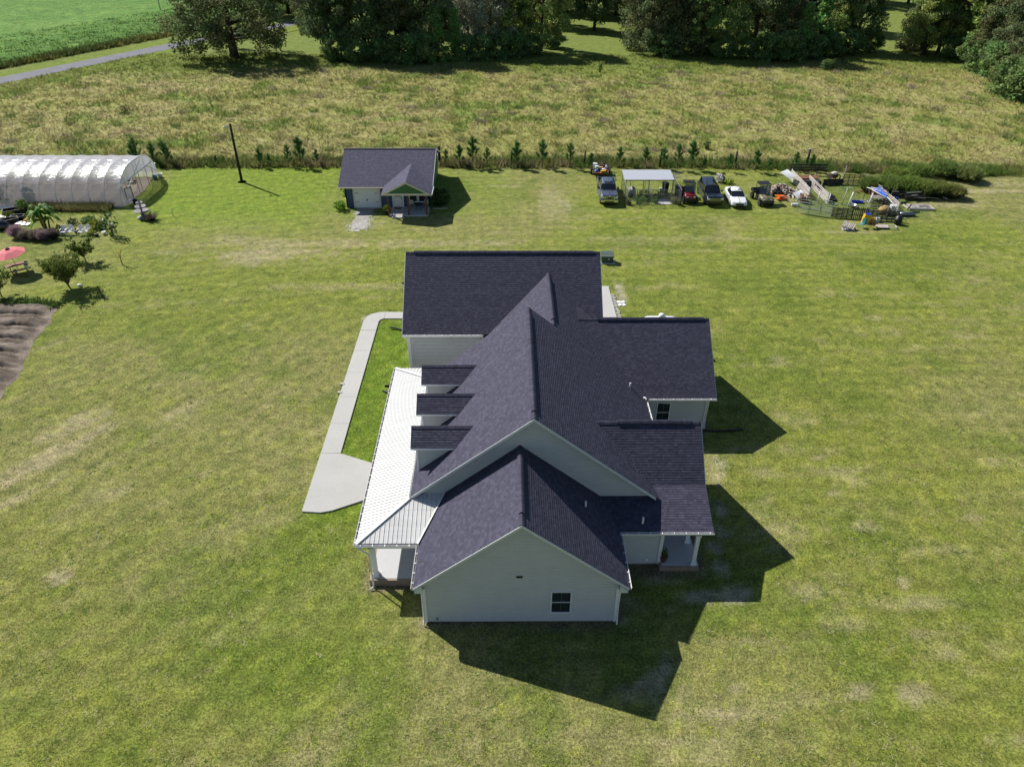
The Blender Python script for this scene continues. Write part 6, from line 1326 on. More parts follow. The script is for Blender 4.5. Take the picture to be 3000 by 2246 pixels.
slat_fence((2575,577),(2628,622),'right side slatted fence, front half with pale boards',.05,1.2,6,PALEW,3,.09,'pallet fences of the pen')
slat_fence((2434,636),(2493,640),'front pallet fence with four dark bays, left part',.05,1.15,7,DARKW,4,.10,'pallet fences of the pen')
slat_fence((2536,643),(2627,648),'front pallet fence behind the yellow box, right part',.05,1.15,7,DARKW,6,.10,'pallet fences of the pen')
e = empty('picket_panel', A((2493,641)), -.03, 'front panel of upright dark pickets between the two pallet fences', 'fence', 'pallet fences of the pen')
for k in range(9): c = MB(); c.col = random.choice(DARKW); c.box(k*.2,k*.2+(.13 if k > 3 else .09),0,.03,0,1.2+.05*(k % 2)+(.3 if k == 2 else 0)); c.build('picket', 'wood', e)
for z in (.35,1.0): c = MB(); c.col = DARKW[0]; c.box(0,1.75,.03,.08,z,z+.09); c.build('rail', 'wood', e)
def tube_gate(a, b, label, z0=.1, z1=1.25, n=5, arch=True, mat='gate_grey'):
    a, b = A(a), A(b); d = b-a; L = d.length; e = empty('tube_gate', a, math.atan2(d.y, d.x), label, 'gate', 'metal tube gates of the pen')
    MB().tube([(0,0,z0),(0,0,z1-.12),(.12,0,z1),(L-.12,0,z1),(L,0,z1-.12),(L,0,z0)], .034, 6).build('gate_frame', mat, e)
    for k in range(n): MB().tube([(0,0,z0+(z1-z0)*k/n),(L,0,z0+(z1-z0)*k/n)], .028, 5).build('bar', mat, e)
    for x in (L/3, 2*L/3): MB().box(x-.03,x+.03,-.02,.02,z0,z1).build('upright', mat, e)
    return e
tube_gate((2333,623),(2433,637),'long five bar metal gate at the front left of the pen')
tube_gate((2338,607),(2434,622),'second metal gate standing just behind the front left gate',n=4)
tube_gate((2437,634),(2531,641),'metal gate frame leaning on the front left pallet fence',z1=1.45,n=3)
tube_gate((2531,640),(2625,645),'metal gate frame leaning on the front right pallet fence',z1=1.45,n=2)
def post(q, h, r, mat, label, lean=(0,0), grp='posts inside the pen'):
    o = MB().tube([(0,0,0),(lean[0],lean[1],h)], [r,r*.9], 7).build('wood_post', mat, None, True); o.location = A(q); tag(o, label, 'post', grp)
post((2466,600),1.9,.06,'grey_block','thin grey post left of the white post in the pen',(.25,.1)); post((2483,606),1.7,.075,'plastic_white','thick white post leaning in the middle of the pen',(.3,.1)); post((2422,604),1.45,.06,'trim','white post at the front end of the inner pale fence',(.12,0)); post((2393,594),1.3,.055,'trim','bluish white post behind the left gates',(.12,0)); post((2542,608),1.7,.07,'trim','white post left of the dark pallet crate',(.15,0)); post((2367,582),1.9,.06,'grey_block','mossy post at the front end of the left slatted fence',(.2,.1)); post((2465,536),2.1,.05,'grey_block','tall thin post at the left end of the back pallet fence',(.2,.1)); post((2528,585),1.5,.03,'iron','thin dark stake near the rubble in the pen',(.1,0))
# lean-to sheets, shelter, junk in and round the pen
def sheetobj(name, pts, mat, label, t=.03, cat='sheet'):
    c = sum((Vector(p) for p in pts), Vector())/len(pts); c.z = 0
    o = MB().poly([Vector(p)-c for p in pts], t).build(name, mat, None); o.location = c; return tag(o, label, cat)
def corr(name, p00, p10, p11, p01, mat, label, n=14, cat='sheet'):
    p00, p10, p11, p01 = map(Vector, (p00, p10, p11, p01)); c = Vector((p00.x, p00.y, 0)); nrm = (p10-p00).cross(p01-p00).normalized()
    b = MB(); b.loft([[a.lerp(b_, j/n)+nrm*(.007 if j % 2 else -.007)-c for j in range(n+1)] for a, b_ in ((p00,p10),(p01,p11))], cap=False, closed=False); o = b.build(name, mat, None); o.location = c; return tag(o, label, cat)
q = lambda x, y, z: tuple(at(x, y, z))
corr('metal_sheet', q(2286,505,.9), q(2313,524,.75), q(2334,517,1.45), q(2307,496,1.5), 'roof_tin', 'pale corrugated metal sheet roofing the end of the left slatted fence')
corr('metal_sheet', q(2322,566,.5), q(2338,585,.05), q(2354,563,1.0), q(2347,556,1.0), 'roof_tin', 'pale metal sheet leaning against the front of the left slatted fence')
sheetobj('rusty_sheet', [q(2338,524,.85), q(2400,521,.85), q(2396,513,1.0), q(2338,514,1.0)], 'rust', 'rusty brown sheet roof of the low shelter at the back of the pen')
e = empty('low_shelter', A((2370,548)), 0, 'dark low shelter box under the rusty sheet roof', 'shelter'); MB().box(-1.2,1.3,-.2,.9,0,.75).build('box', 'black_rubber', e); MB().box(-1.1,.2,-.25,-.2,.1,.6).build('opening', 'dark_trim', e)
e = empty('leaning_pallet', A((2424,545)), R(35), 'weathered pallet leaning on the dark board wall', 'pallet')
for k in range(7): c = MB(); c.col = (.15,.12,.14); c.bar((k*.16,0,.05),(k*.16+.3,.6,1.25),.10,.02,(0,1,0)); c.build('slat', 'wood', e)
e = empty('old_tractor_mower', A((2438,528)), R(20), 'old cream mower with a big dark wheel behind the pen', 'mower'); MB().ball((.1,0,.85),(.55,.35,.22),12,6).build('hood', 'cream_trim', e, True); MB().box(-.3,.5,-.3,.3,.4,.75).build('body', 'stained_wood', e)
for x in (-.45,.5): MB().tube([(x+.36*math.cos(t*.45),-.3,.36+.36*math.sin(t*.45)) for t in range(15)], .07, 6).build('wheel', 'black_rubber', e)
def tyre(q_, label, r=.42, rx=0):
    b = MB(); n = 18; b.loft([[((r-.1+.12*math.cos(a))*math.cos(t), (r-.1+.12*math.cos(a))*math.sin(t), .12+.12*math.sin(a)) for a in [k*math.pi/4 for k in range(8)]] for t in [2*math.pi*j/n for j in range(n+1)]], cap=False); o = b.build('old_tyre', 'black_rubber', None, True); o.location = A(q_); tag(o, label, 'tyre', 'old tyres in the pen')  # old vehicle tyre lying loose in the pen
tyre((2440,587),'old black tyre lying flat beside the inner pale fence'); tyre((2436,577),'half hidden grey tyre behind the flat one',.35)
def tub(q_, dims, mat, label, rz=0, name='plastic_tub', cat='tub'):
    a, b_, c = dims; m = MB(); o_ = [(-a/2,-b_/2),(a/2,-b_/2),(a/2,b_/2),(-a/2,b_/2)]
    m.loft([[(x*.8, y*.8, 0) for x, y in o_],[(x, y, c) for x, y in o_],[(x*.9, y*.85, c) for x, y in o_],[(x*.72, y*.68, .05) for x, y in o_]]); o = m.build(name, mat, None); o.location = A(q_); o.rotation_euler[2] = rz; tag(o, label, cat); return o
tub((2510,594),(1.25,.5,.22),'plastic_blue','long bright blue feed trough in the middle of the pen',R(-12)); tub((2534,553),(1.1,.7,.35),'plastic_blue','blue plastic sled lying by the back right fence',R(-25),'plastic_sled','sled')
o = MB().lathe([(.30,0),(.42,.30),(.44,.34),(.38,.32),(.28,.05)], 18).build('metal_basin', 'galvanised', None, True); o.location = A((2497,607)); tag(o, 'round grey metal basin behind the front fence of the pen', 'basin')
e = empty('pallet_crate', A((2550,610)), R(3), 'dark wooden crate of slats with white blocks in the right of the pen', 'crate')
for k in range(6):
    c = MB(); c.col = DARKW[k % 3]; c.box(0,1.75,.0,.04,.08+k*.17,.17+k*.17); c.build('slat', 'wood', e)
    for j in range(4): c = MB(); c.col = (.5,.47,.44); c.box(.15+j*.45,.27+j*.45,-.04,0,.1+k*.17,.18+k*.17); c.build('block', 'wood', e) if k in (1,3,5) else None
for k in range(5): c = MB(); c.col = GREYW[k % 4]; c.box(0,1.75,.1+k*.2,.22+k*.2,1.1,1.14); c.build('top_slat', 'wood', e)
# tarpaulin over poles
nn = 12; v = []; 
P00, P10, P11, P01 = Vector(q(2548,552,1.35)), Vector(q(2600,582,1.2)), Vector(q(2594,565,1.2)), Vector(q(2578,548,1.35))
for i in range(nn+1):
    for j in range(nn+1):
        p = P00.lerp(P10, i/nn).lerp(P01.lerp(P11, i/nn), j/nn); p.z += .10*math.sin(i*1.7+j*.6)*.6+.06*math.sin(j*2.1) - .1*math.sin(math.pi*i/nn)*math.sin(math.pi*j/nn); v.append(tuple(p-Vector((P00.x,P00.y,0))))
i = np.arange(nn)[:, None]*(nn+1)+np.arange(nn)[None]; o = obj('tarpaulin', npmesh('tarpaulin', v, np.stack([i,i+nn+1,i+nn+2,i+1],-1).reshape(-1,4), 'tarp_blue', smooth=True)); o.location = (P00.x,P00.y,0); tag(o, 'crumpled bright blue tarpaulin over poles at the right side of the pen', 'tarpaulin')
for k, (a_, b_, lab) in enumerate((((2544,550,1.4),(2598,580,1.35),'long pale pole along the front edge of the blue tarpaulin'),((2540,549,1.5),(2606,567,1.5),'pale pole crossing the middle of the blue tarpaulin'),((2552,549,1.45),(2600,557,1.45),'pale pole across the back of the blue tarpaulin'),((2547,577,.05),(2546,553,1.4),'pale upright pole holding the tarpaulin, left one'),((2569,581,.05),(2572,562,1.3),'pale upright pole holding the tarpaulin, right one'),((2600,577,1.2),(2628,610,1.2),'grey rail running from the tarpaulin to the front right corner'))):
    p0, p1 = Vector(q(*a_)), Vector(q(*b_)); o = MB().tube([p0-Vector((p0.x,p0.y,0)), p1-Vector((p0.x,p0.y,0))], .045, 6).build('wooden_pole', 'cream_trim', None, True); o.location = (p0.x,p0.y,0); tag(o, lab, 'pole', 'poles of the tarpaulin shelter')
o = MB().box(-.75,.75,-.4,.4,.5,1.05).build('shade_board', 'stained_wood', None); o.location = A((2570,585)); tag(o, 'dark brown hutch under the blue tarpaulin', 'hutch')
o = MB().poly([(-.35,-.3,1.15),(.45,-.3,1.15),(.5,.2,1.15),(-.1,.35,1.15)], 1.1).build('dark_tarp_stack', 'black_rubber', None); o.location = A((2612,588)); tag(o, 'black covered stack at the end of the blue tarpaulin', 'tarp')
o = MB().poly([(-.06,0,1.0),(.14,0,1.0),(.1,0,.1),(-.14,0,.1)], (0,.15,0)).build('blue_barrel_strip', 'plastic_blue', None); o.location = A((2621,603)); tag(o, 'narrow blue plastic strip hanging right of the black stack', 'plastic')
o = MB().ball((0,0,.3),(.75,.6,.65),12,7).build('straw_heap', 'straw_bale', None, True); o.location = A((2589,626)); tag(o, 'tan straw heap in the front right corner of the pen', 'straw'); o = MB().box(-.3,.3,-.25,.25,0,.95).box(-.32,.32,-.27,.27,.95,1.0).build('white_cabinet', 'insulator', None); o.location = A((2611,626)); tag(o, 'pale grey cabinet beside the straw heap in the pen corner', 'cabinet')
# rubble, stick, green twigs
for k, (q_, mt, lab, n_, sp_) in enumerate((((2525,562),'rust','reddish rubble below the blue sled',22,.9),((2535,590),'grey_block','grey rubble around the feed trough',26,1.1),((2478,556),'teal_paint','heap of pale green cut branches in the pen',18,.8))):
    e = MB()
    for i in range(n_): x, y = random.gauss(0,sp_*.5), random.gauss(0,.28); s = random.uniform(.05,.14); e.ball((x,y,s*.5),(s*1.4,s,s*.7),6,4) if k < 2 else e.tube([(x,y,.05),(x+random.uniform(-.5,.5),y+random.uniform(-.4,.4),.25)],.02,4)
    o = e.build('rubble' if k < 2 else 'cut_branches', mt if k < 2 else 'pale_green', None) if k < 2 else None
    if o is None:
        plain('pale_green', (.35,.50,.36), .7); o = e.build('cut_branches', 'pale_green', None)
    o.location = A(q_); tag(o, lab, 'rubble' if k < 2 else 'branches', kind='stuff')
# things in front of the pen
def pallet(loc, rz, label, cols=PALEW, z=0, group='pallets stacked on the lawn'):
    e = empty('pallet', (loc[0], loc[1], z), rz, label, 'pallet', group)
    for y in (-.45,0,.45): c = MB(); c.col = cols[0]; c.box(-.6,.6,y-.02,y+.02,.02,.11); c.build('stringer', 'wood', e)
    for k in range(7): c = MB(); c.col = random.choice(cols); x = -.6+k*.183; c.box(x,x+.10,-.5,.5,.11,.13); c.build('slat', 'wood', e)
    for k in range(3): c = MB(); c.col = cols[1]; x = -.6+k*.55; c.box(x,x+.10,-.5,.5,0,.02); c.build('bottom_slat', 'wood', e)
    return e
pq = A((2483,672)); pallet((pq.x,pq.y), R(-8), 'bluish bottom pallet of the small stack on the lawn', [(.25,.30,.45),(.40,.40,.46),(.5,.47,.45)]); pallet((pq.x+.05,pq.y), R(8), 'middle pallet of the small stack on the lawn', GREYW, .16); e = pallet((pq.x+.03,pq.y+.05), R(-32), 'tilted pale top pallet of the small stack on the lawn', PALEW, .40); e.rotation_euler = (R(14),R(10),R(-32))
def shell_chair(q_, rz, mat, label):
    e = empty('metal_shell_chair', A(q_), rz, label, 'chair', 'old metal chairs by the pen'); 
    MB().poly([(.30*math.cos(t), .28+.06*abs(math.cos(t)), .72+.36*math.sin(t)) for t in [2*math.pi*k/14 for k in range(14)]], (0,.03,0)).build('backrest', mat, e); MB().lathe([(.05,.42),(.28,.43),(.30,.46),(.05,.44)], 14).build('seat', mat, e, True)
    MB().tube([(-.28,-.1,.62),(-.28,-.28,.6),(-.28,-.3,.03),(-.28,.35,.02),(.28,.35,.02),(.28,-.3,.03),(.28,-.28,.6),(.28,-.1,.62)], .018, 6).build('leg', mat, e)
shell_chair((2524,668), R(-50), 'teal_paint', 'old teal metal shell chair in front of the yellow box'); shell_chair((2554,670), R(35), 'rust', 'old rusty brown metal shell chair facing the teal one')
e = empty('yellow_box', A((2536,652)), R(-6), 'tall bright yellow ribbed plastic box by the front pen fence', 'box')
MB().loft([[(x, y, 0) for x, y in ((-.40,-.35),(.40,-.35),(.40,.35),(-.40,.35))],[(x, y, .95) for x, y in ((-.32,-.30),(.36,-.30),(.36,.30),(-.32,.30))]]).build('shell', 'plastic_yellow', e)
for x in (-.42,-.1,.2): MB().bar((x,-.36,.02),(x+.06,-.31,.93),.05,.03).build('rib', 'plastic_yellow', e)
MB().box(-.28,.32,-.26,.26,.95,1.0).build('lid', 'plastic_blue', e); MB().tube([(0,0,1.0),(-.1,0,1.35),(.3,.1,1.4)], .025, 5).tube([(-.1,0,1.35),(-.25,0,1.5)], .025, 5).build('handle', 'plastic_blue', e)
tub((2555,650),(.35,.3,.45),'plastic_yellow','small yellow jug right of the tall yellow box',0,'fuel_jug','jug'); tub((2569,650),(.38,.3,.5),'insulator','pale blue jug by the front pen fence',0,'water_jug','jug'); tub((2561,647),(.3,.3,.45),'plastic_white','clear white jug between the yellow and pale blue jugs',0,'water_jug','jug')
e = MB().lathe([(.45,0),(.43,.12),(.34,.45),(.20,.62),(.05,.66)], 18).lathe([(.40,-.25),(.35,0)], 12); o = e.build('black_drum_lid', 'black_plastic', None, True); o.location = A((2628,657),.35); o.rotation_euler = (R(-15),R(10),0); tag(o, 'black conical plastic tub at the front right corner of the pen', 'tub')
e = empty('wood_panel', A((2590,668)), R(-4), 'flat grey wooden door panel lying on the lawn in front of the pen', 'panel')  # loose wooden door panel, boards on one side and an open frame
for k in range(6): c = MB(); c.col = random.choice([(.42,.37,.34),(.46,.41,.38)]); c.box(-.95,.25,-.42+k*.14,-.42+k*.14+.13,.18,.22); c.build('board', 'wood', e)
for a_ in ((.25,.35,-.42,.42),(1.15,1.25,-.42,.42),(.25,1.25,-.42,-.32),(.25,1.25,.32,.42)): c = MB(); c.col = (.5,.46,.45); c.box(*a_,.2,.25); c.build('frame', 'wood', e)
e = empty('wooden_platform', A((2698,614)), R(-3), 'grey planked platform lying at the right of the pen by the brush', 'platform')
for k in range(9): c = MB(); c.col = random.choice(GREYW); c.box(-1.3+k*.27,-1.3+k*.27+.25,-.15,1.1,.22,.25); c.build('board', 'wood', e)
for a_, b_ in (((-1.4,-.25),(1.4,-.25)),((-1.4,-.25),(-1.6,1.1)),((1.4,-.25),(1.2,1.1)),((-1.3,.4),(1.2,.5))): c = MB(); c.col = PALEW[0]; c.bar((*a_,.12),(*b_,.12),.06,.2); c.build('beam', 'wood', e)
for k in range(3): c = MB(); c.col = GREYW[k]; c.bar((random.uniform(-.8,0),.2+k*.2,.3),(random.uniform(.6,1.3),.1+k*.25,.32),.07,.05); c.build('loose_board', 'wood', e)
o = MB().tube([(-.85,0,.22),(.85,0,.22)], .22, 14).build('roll', 'black_rubber', None, True); o.data.materials[0] = M['grey_block']; o.location = A((2656,633)); o.data.materials[0] = M['paint_grey_blue']; tag(o, 'dark grey roll of roofing lying right of the pen corner', 'roll')
for k, (q_, a_, lab) in enumerate((((2660,625),(1.3,.1),'dark pole behind the grey roll of roofing'),((2658,616),(.25,.9),'short dark pipe standing up by the grey roll'),((2645,647),(-.7,1.4),'thin dark stick leaning toward the pen corner'),((2652,640),(1.0,-.3),'dark tube under the grey roll'))):
    o = MB().tube([(0,0,.08),(a_[0],.1 if k != 1 else 0,.12 if k != 1 else .7)], .08 if k < 2 else .03, 8).build('dark_pipe', 'dark_trim', None, True); o.location = A(q_); tag(o, lab, 'pipe', 'dark pipes by the pen corner')
e = empty('metal_scrap', A((2660,585)), 0, 'long heap of dark metal scrap and pipes between the pen and the platform', 'scrap')
for k in range(26): a0 = Vector((random.uniform(-1.8,1.9), random.uniform(-.5,.9), random.uniform(.1,.75))); MB().bar(a0, a0+Vector((random.uniform(.6,1.6), random.uniform(-.4,.4), random.uniform(-.15,.15))), random.uniform(.05,.22), .05).build('scrap_bar', random.choice(['dark_trim','black_plastic','grey_metal','iron']), e)
MB().box(-.4,1.9,-.3,.5,0,.55).build('scrap_core', 'dark_trim', e)
p0 = A((2716,571)); o = MB().tube([(0,0,.5),(1.6,-1.6,.1)], .035, 6).build('white_pipe', 'plastic_white', None, True); o.location = p0; tag(o, 'long white pipe lying from the brush towards the lawn', 'pipe')
# firewood pile
fw = empty('firewood_pile', A((2290,565)), R(-25), 'heap of split firewood beside the left fence of the pen', 'firewood')
k = 0; lg = MB(); lg.col = (1,1,1); lgs = []
for c_ in ((.50,.42,.34),(.40,.33,.27),(.24,.20,.17),(.56,.48,.40)):
    m = MB(); m.col = c_; m.tube([(-.22,0,0),(.22,0,0)], .085, 6); m.f = m.f; o = m.build('log', 'wood', fw); lgs.append(o); o.location = (random.uniform(-.5,.5), 0, .1)
for i in range(210):
    o = random.choice(lgs).copy(); COL.objects.link(o); o.parent = fw
    x = random.gauss(.0,.95); y = random.gauss(.2,.8); hgt = max(.05, 1.05*math.exp(-(x/1.3)**2-((y-.2)/1.1)**2)); o.location = (x, y, hgt*random.uniform(.45,1)); o.rotation_euler = (random.uniform(-.4,.4), random.uniform(-.5,.5), random.uniform(0,3.14)); s = random.uniform(.8,1.25); o.scale = (s,s,s)
MB().ball((0,.2,.1),(1.3,1.1,.75),12,6).build('heap_core', 'bark_plain', fw) if 'bark_plain' in M else MB().ball((0,.2,.1),(1.3,1.1,.75),12,6).build('heap_core', 'stained_wood', fw)
e = empty('brick_heap', A((2350,592)), 0, 'pile of reddish boards and rubble behind the left metal gates', 'rubble')
for k in range(24): MB().bar((random.uniform(-.6,.6),random.uniform(-.6,.6),random.uniform(0,.9)),(random.uniform(-.6,.6),random.uniform(-.6,.6),random.uniform(0,1.0)),.12,.05).build('rusty_board', 'rust', e)
o = MB().box(-.45,.45,-.15,.15,.1,.32).build('grey_jack', 'insulator', None); o.location = A((2329,604)); tag(o, 'pale grey machine part on the grass at the left end of the gates', 'machine part')
# brush thicket right of the pen
for k, (q_, r_, h_, n_, c_) in enumerate((((2545,560),1.5,2.0,700,(.085,.13,.03)),((2600,560),2.0,2.2,900,(.10,.15,.035)),((2655,565),2.0,2.3,900,(.10,.155,.03)),((2700,572),1.8,2.2,800,(.12,.16,.035)),((2745,575),1.6,2.0,700,(.095,.12,.03)),((2790,578),1.5,1.7,600,(.13,.14,.04)),((2620,530),1.8,1.9,700,(.11,.15,.03)),((2690,520),1.9,1.9,700,(.09,.14,.03)),((2760,515),2.2,2.3,900,(.10,.15,.035)),((2830,528),2.0,2.0,800,(.11,.14,.04)))):
    e = empty('thicket_bush', A(q_), random.random()*6, ['feathery bush directly behind the right rear corner of the pen','feathery bush behind the blue tarpaulin','feathery bush behind the metal scrap heap','yellow green feathery bush at the middle of the brush clump','olive bush in the right half of the brush clump','rightmost brown tipped bush of the clump near the lawn','bush in the meadow edge behind the pen, left one','bush in the meadow edge behind the brush clump','tall dark bush at the meadow edge right of centre','rightmost bush standing on the meadow edge'][k], 'bush', 'feathery bushes right of the pen')
    dome_blades(int(n_*1.5), r_*.9, h_*.9, np.array(c_)*1.9, .42, .05).parent = e
    b = MB(); b.col = (.10,.07,.04)
    for j in range(5): a_ = j*1.3; b.tube([(0,0,0),(math.cos(a_)*r_*.4,math.sin(a_)*r_*.4,h_*.6)], [.03,.01], 5)
    b.build('stem', 'bark', e)

# ------------------------------------------------------------------ young pines along the fence row
def pine_proto(seed, h):
    rr = np.random.default_rng(seed); e = empty('young_pine', (0,0,0), 0); b = MB(); b.col = (.14,.10,.06); b.tube([(0,0,0),(0,0,h*.92)], [.045,.02], 6); br = []
    for k in range(int(9*h/2.5)):
        z = h*(.22+.68*k/(9*h/2.5)); a = k*2.4+rr.random(); L = .62*(1-z/h)**.7*h/2.4*rr.uniform(.7,1.1)+.12; b.tube([(0,0,z),(math.cos(a)*L*.7,math.sin(a)*L*.7,z+L*.35),(math.cos(a)*L,math.sin(a)*L,z+L*.8)], [.018,.014,.01], 4); br.append(((math.cos(a)*L*.55,math.sin(a)*L*.55,z+L*.28),(math.cos(a)*L,math.sin(a)*L,z+L*.95)))
    br += [((0,0,h*.45),(0,0,h*1.0))]*5; b.build('trunk', 'bark', e); v = []; f = []; c = []
    for p, q_ in br:
        p, q_ = np.array(p), np.array(q_)
        for i in range(130):
            t = rr.random(); o = p+(q_-p)*t; d = rr.normal(size=3); d[2] = abs(d[2])*.9+.25; d /= np.linalg.norm(d); s = rr.uniform(.20,.38); w_ = np.cross(d, rr.normal(size=3)); w_ = w_/np.linalg.norm(w_)*.018; k = len(v); v += [o-w_, o+w_, o+d*s]; f.append((k,k+1,k+2)); m_ = rr.uniform(.7,1.4); c.append([.085*m_,.20*m_,.045*m_])
    obj('needles', npmesh('needles', v, f, 'needle', c), e); return e
pp = [pine_proto(s, h) for s, h in ((1,2.3),(2,2.9),(3,2.0))]
pl_ = [(1307,484,1.9),(1347,487,2.4),(1386,488,3.4),(1427,489,2.3),(1513,490,2.9),(1589,490,3.1),(1669,491,2.9),(1730,492,1.7),(1814,492,2.4),(1850,492,1.2),(1889,491,2.3),(1941,494,2.4),(1984,496,2.9),(2024,494,3.1),(2062,500,1.4),(2134,503,2.1),(2211,503,2.4),(2250,505,1.6),(2326,500,2.2),(2374,501,1.9),(765,489,2.1),(790,486,1.4),(848,487,2.5),(883,487,3.3),(930,486,1.9),(398,487,2.6),(408,484,3.2),(455,484,2.5),(490,483,2.7),(500,484,2.2)]
for k, (x, y, h) in enumerate(sorted(pl_)):
    src = pp[k % 3]; e = src if k < 3 else copy_tree(src); p = at(x, y); e.location = (p.x, p.y, 0); e.rotation_euler[2] = k*1.7; s = h/(2.3,2.9,2.0)[k % 3]*1.08; e.scale = (s*.95,)*2+(s,)
    wh = 'behind the hoop house end' if x < 520 else 'between the yard pole and the cottage' if x < 1000 else 'between the cottage and the trailer' if x < 1740 else 'behind the dog kennel' if x < 2010 else 'behind the parked vehicles' if x < 2280 else 'behind the rail fence of the pen'
    n_in = [q_ for q_ in sorted(pl_) if (q_[0] < 520) == (x < 520) and (q_[0] < 1000) == (x < 1000) and (q_[0] < 1740) == (x < 1740) and (q_[0] < 2010) == (x < 2010) and (q_[0] < 2280) == (x < 2280)]
    tag(e, ('tall ' if h > 2.8 else 'short ' if h < 2 else '')+'young pine '+wh+', '+('first','second','third','fourth','fifth','sixth','seventh','eighth')[n_in.index((x, y, h))]+' from the left there', 'pine tree', 'young pines along the fence row')

# ------------------------------------------------------------------ the far wood
def crown_mesh(name, seed, clumps, per, size, col, cr=(1.2,2.0), shape=None, H=16, Rr=6.5, z0=.15, mat='leaf', droop=0):
    rr = np.random.default_rng(seed); V = []; C = []
    cl = []
    while len(cl) < clumps:
        z = rr.uniform(z0, 1); prof_ = shape(z); a = rr.random()*6.283; q_ = math.sqrt(rr.uniform(.15, 1))
        cl.append((math.cos(a)*prof_*Rr*q_*rr.uniform(.8,1.08), math.sin(a)*prof_*Rr*q_*rr.uniform(.8,1.08), z*H*(.93+.1*rr.random()), rr.uniform(*cr)))
    size *= .72; per = int(per*1.9); col = tuple(q_*2.7 for q_ in col)
    for x, y, z, r in cl:
        k = per; d = rr.normal(size=(k, 3)); d /= np.linalg.norm(d, axis=1)[:, None]; d *= (rr.random(k)**.4)[:, None]*r; d[:, 2] *= .62; d[:, 2] -= droop*rr.random(k)
        o = d+np.array((x, y, z)); s = size*rr.uniform(.55,1.35,k)
        nn_ = rr.normal(size=(k, 3))*.75+np.array((0,0,.75)); nn_ /= np.linalg.norm(nn_, axis=1)[:, None]
        t1 = np.cross(nn_, rr.normal(size=(k, 3))); t1 /= np.linalg.norm(t1, axis=1)[:, None]; t2 = np.cross(nn_, t1)
        V.append(np.stack([o-t1*s[:, None], o-t2*s[:, None]*.55, o+t1*s[:, None], o+t2*s[:, None]*.55], 1)); cc = np.array(col)*rr.uniform(.72,1.28)*np.array((rr.uniform(.85,1.25),1,1)); C.append(cc*rr.uniform(.7,1.35,(k, 1)))
    V = np.concatenate(V).reshape(-1, 3); C = np.concatenate(C); C = np.clip(C, 0, 1)
    return npmesh(name, V, np.arange(len(V)).reshape(-1, 4), mat, C)
def trunk_mesh(seed, H, r0, limbs, spread, lean=.3, zb=.25):
    rr = random.Random(seed); b = MB(); b.col = (.075,.062,.052)
    b.tube([(0,0,-.2),(rr.uniform(-.2,.2),rr.uniform(-.2,.2),H*.3),(rr.uniform(-.5,.5),rr.uniform(-.5,.5),H*.6),(rr.uniform(-.8,.8),rr.uniform(-.8,.8),H*.88)], [r0,r0*.75,r0*.45,r0*.12], 9)
    for k in range(limbs):
        a = 2*math.pi*k/limbs+rr.random(); z = H*(zb+.35*rr.random()); L = spread*rr.uniform(.6,1.0); rise = H*rr.uniform(.05,.30)
        p1 = Vector((math.cos(a)*L*.45, math.sin(a)*L*.45, z+rise*.7)); p2 = Vector((math.cos(a+.25)*L, math.sin(a+.25)*L, z+rise)); b.tube([(0,0,z), p1, p2], [r0*.45, r0*.28, r0*.07], 6); b.tube([p1, p1+Vector((math.cos(a-.6)*L*.4, math.sin(a-.6)*L*.4, rise*.6))], [r0*.2, r0*.04], 5)
    return b
dome = lambda z: math.sin(math.pi*min(1, .18+z*.80))**.7
cone = lambda z: max(.06, (1-z)*1.05)
ball_ = lambda z: math.sin(math.pi*min(1, .22+z*.74))**.6
specs = [  # name, crown args, trunk args
 dict(nm='live_oak', cr=crown_mesh('crown', 1, 185, 62, .40, (.052,.066,.026), (1.2,2.2), lambda z: 1.0 if z < .6 else .85, 15.5, 12.5, .20, droop=1.6), tr=trunk_mesh(1, 15, .95, 9, 11.5, zb=.15)),
 dict(nm='oak_tree', cr=crown_mesh('crown', 2, 130, 72, .36, (.048,.070,.028), (1.1,1.9), dome, 17, 6.2, .16, droop=.6), tr=trunk_mesh(2, 16, .5, 7, 5)),
 dict(nm='bushy_oak', cr=crown_mesh('crown', 3, 130, 80, .34, (.052,.066,.029), (1.2,2.0), ball_, 14, 6.6, .03), tr=trunk_mesh(3, 12, .45, 8, 5)),
 dict(nm='pine_tree', cr=crown_mesh('crown', 4, 60, 42, .26, (.075,.115,.035), (.6,1.1), lambda z: .35+.65*math.sin(math.pi*z*.9), 12, 2.4, .28), tr=trunk_mesh(4, 12, .14, 9, 1.8)),
 dict(nm='cedar_tree', cr=crown_mesh('crown', 5, 70, 60, .22, (.060,.115,.032), (.5,1.0), cone, 9, 2.6, .02), tr=trunk_mesh(5, 8, .15, 5, 1.2)),
 dict(nm='pale_oak', cr=crown_mesh('crown', 6, 95, 62, .34, (.125,.135,.095), (1.0,1.7), dome, 14, 5.2, .22, droop=.6), tr=trunk_mesh(6, 13, .35, 7, 4.4)),
 dict(nm='understorey_bush', cr=crown_mesh('crown', 7, 42, 62, .28, (.050,.085,.028), (.7,1.2), ball_, 4.2, 2.9, .05), tr=trunk_mesh(7, 3, .08, 5, 1.5)),
 dict(nm='light_oak', cr=crown_mesh('crown', 8, 110, 66, .36, (.085,.115,.032), (1.0,1.8), dome, 16, 6.0, .16, droop=.4), tr=trunk_mesh(8, 15, .42, 7, 5)),
]
for s in specs: s['e'] = None
desc = ['huge spreading live oak','tall dark oak','round bushy oak','thin young pine','pointed green cedar','pale grey oak','low dark bush','tall light green oak']
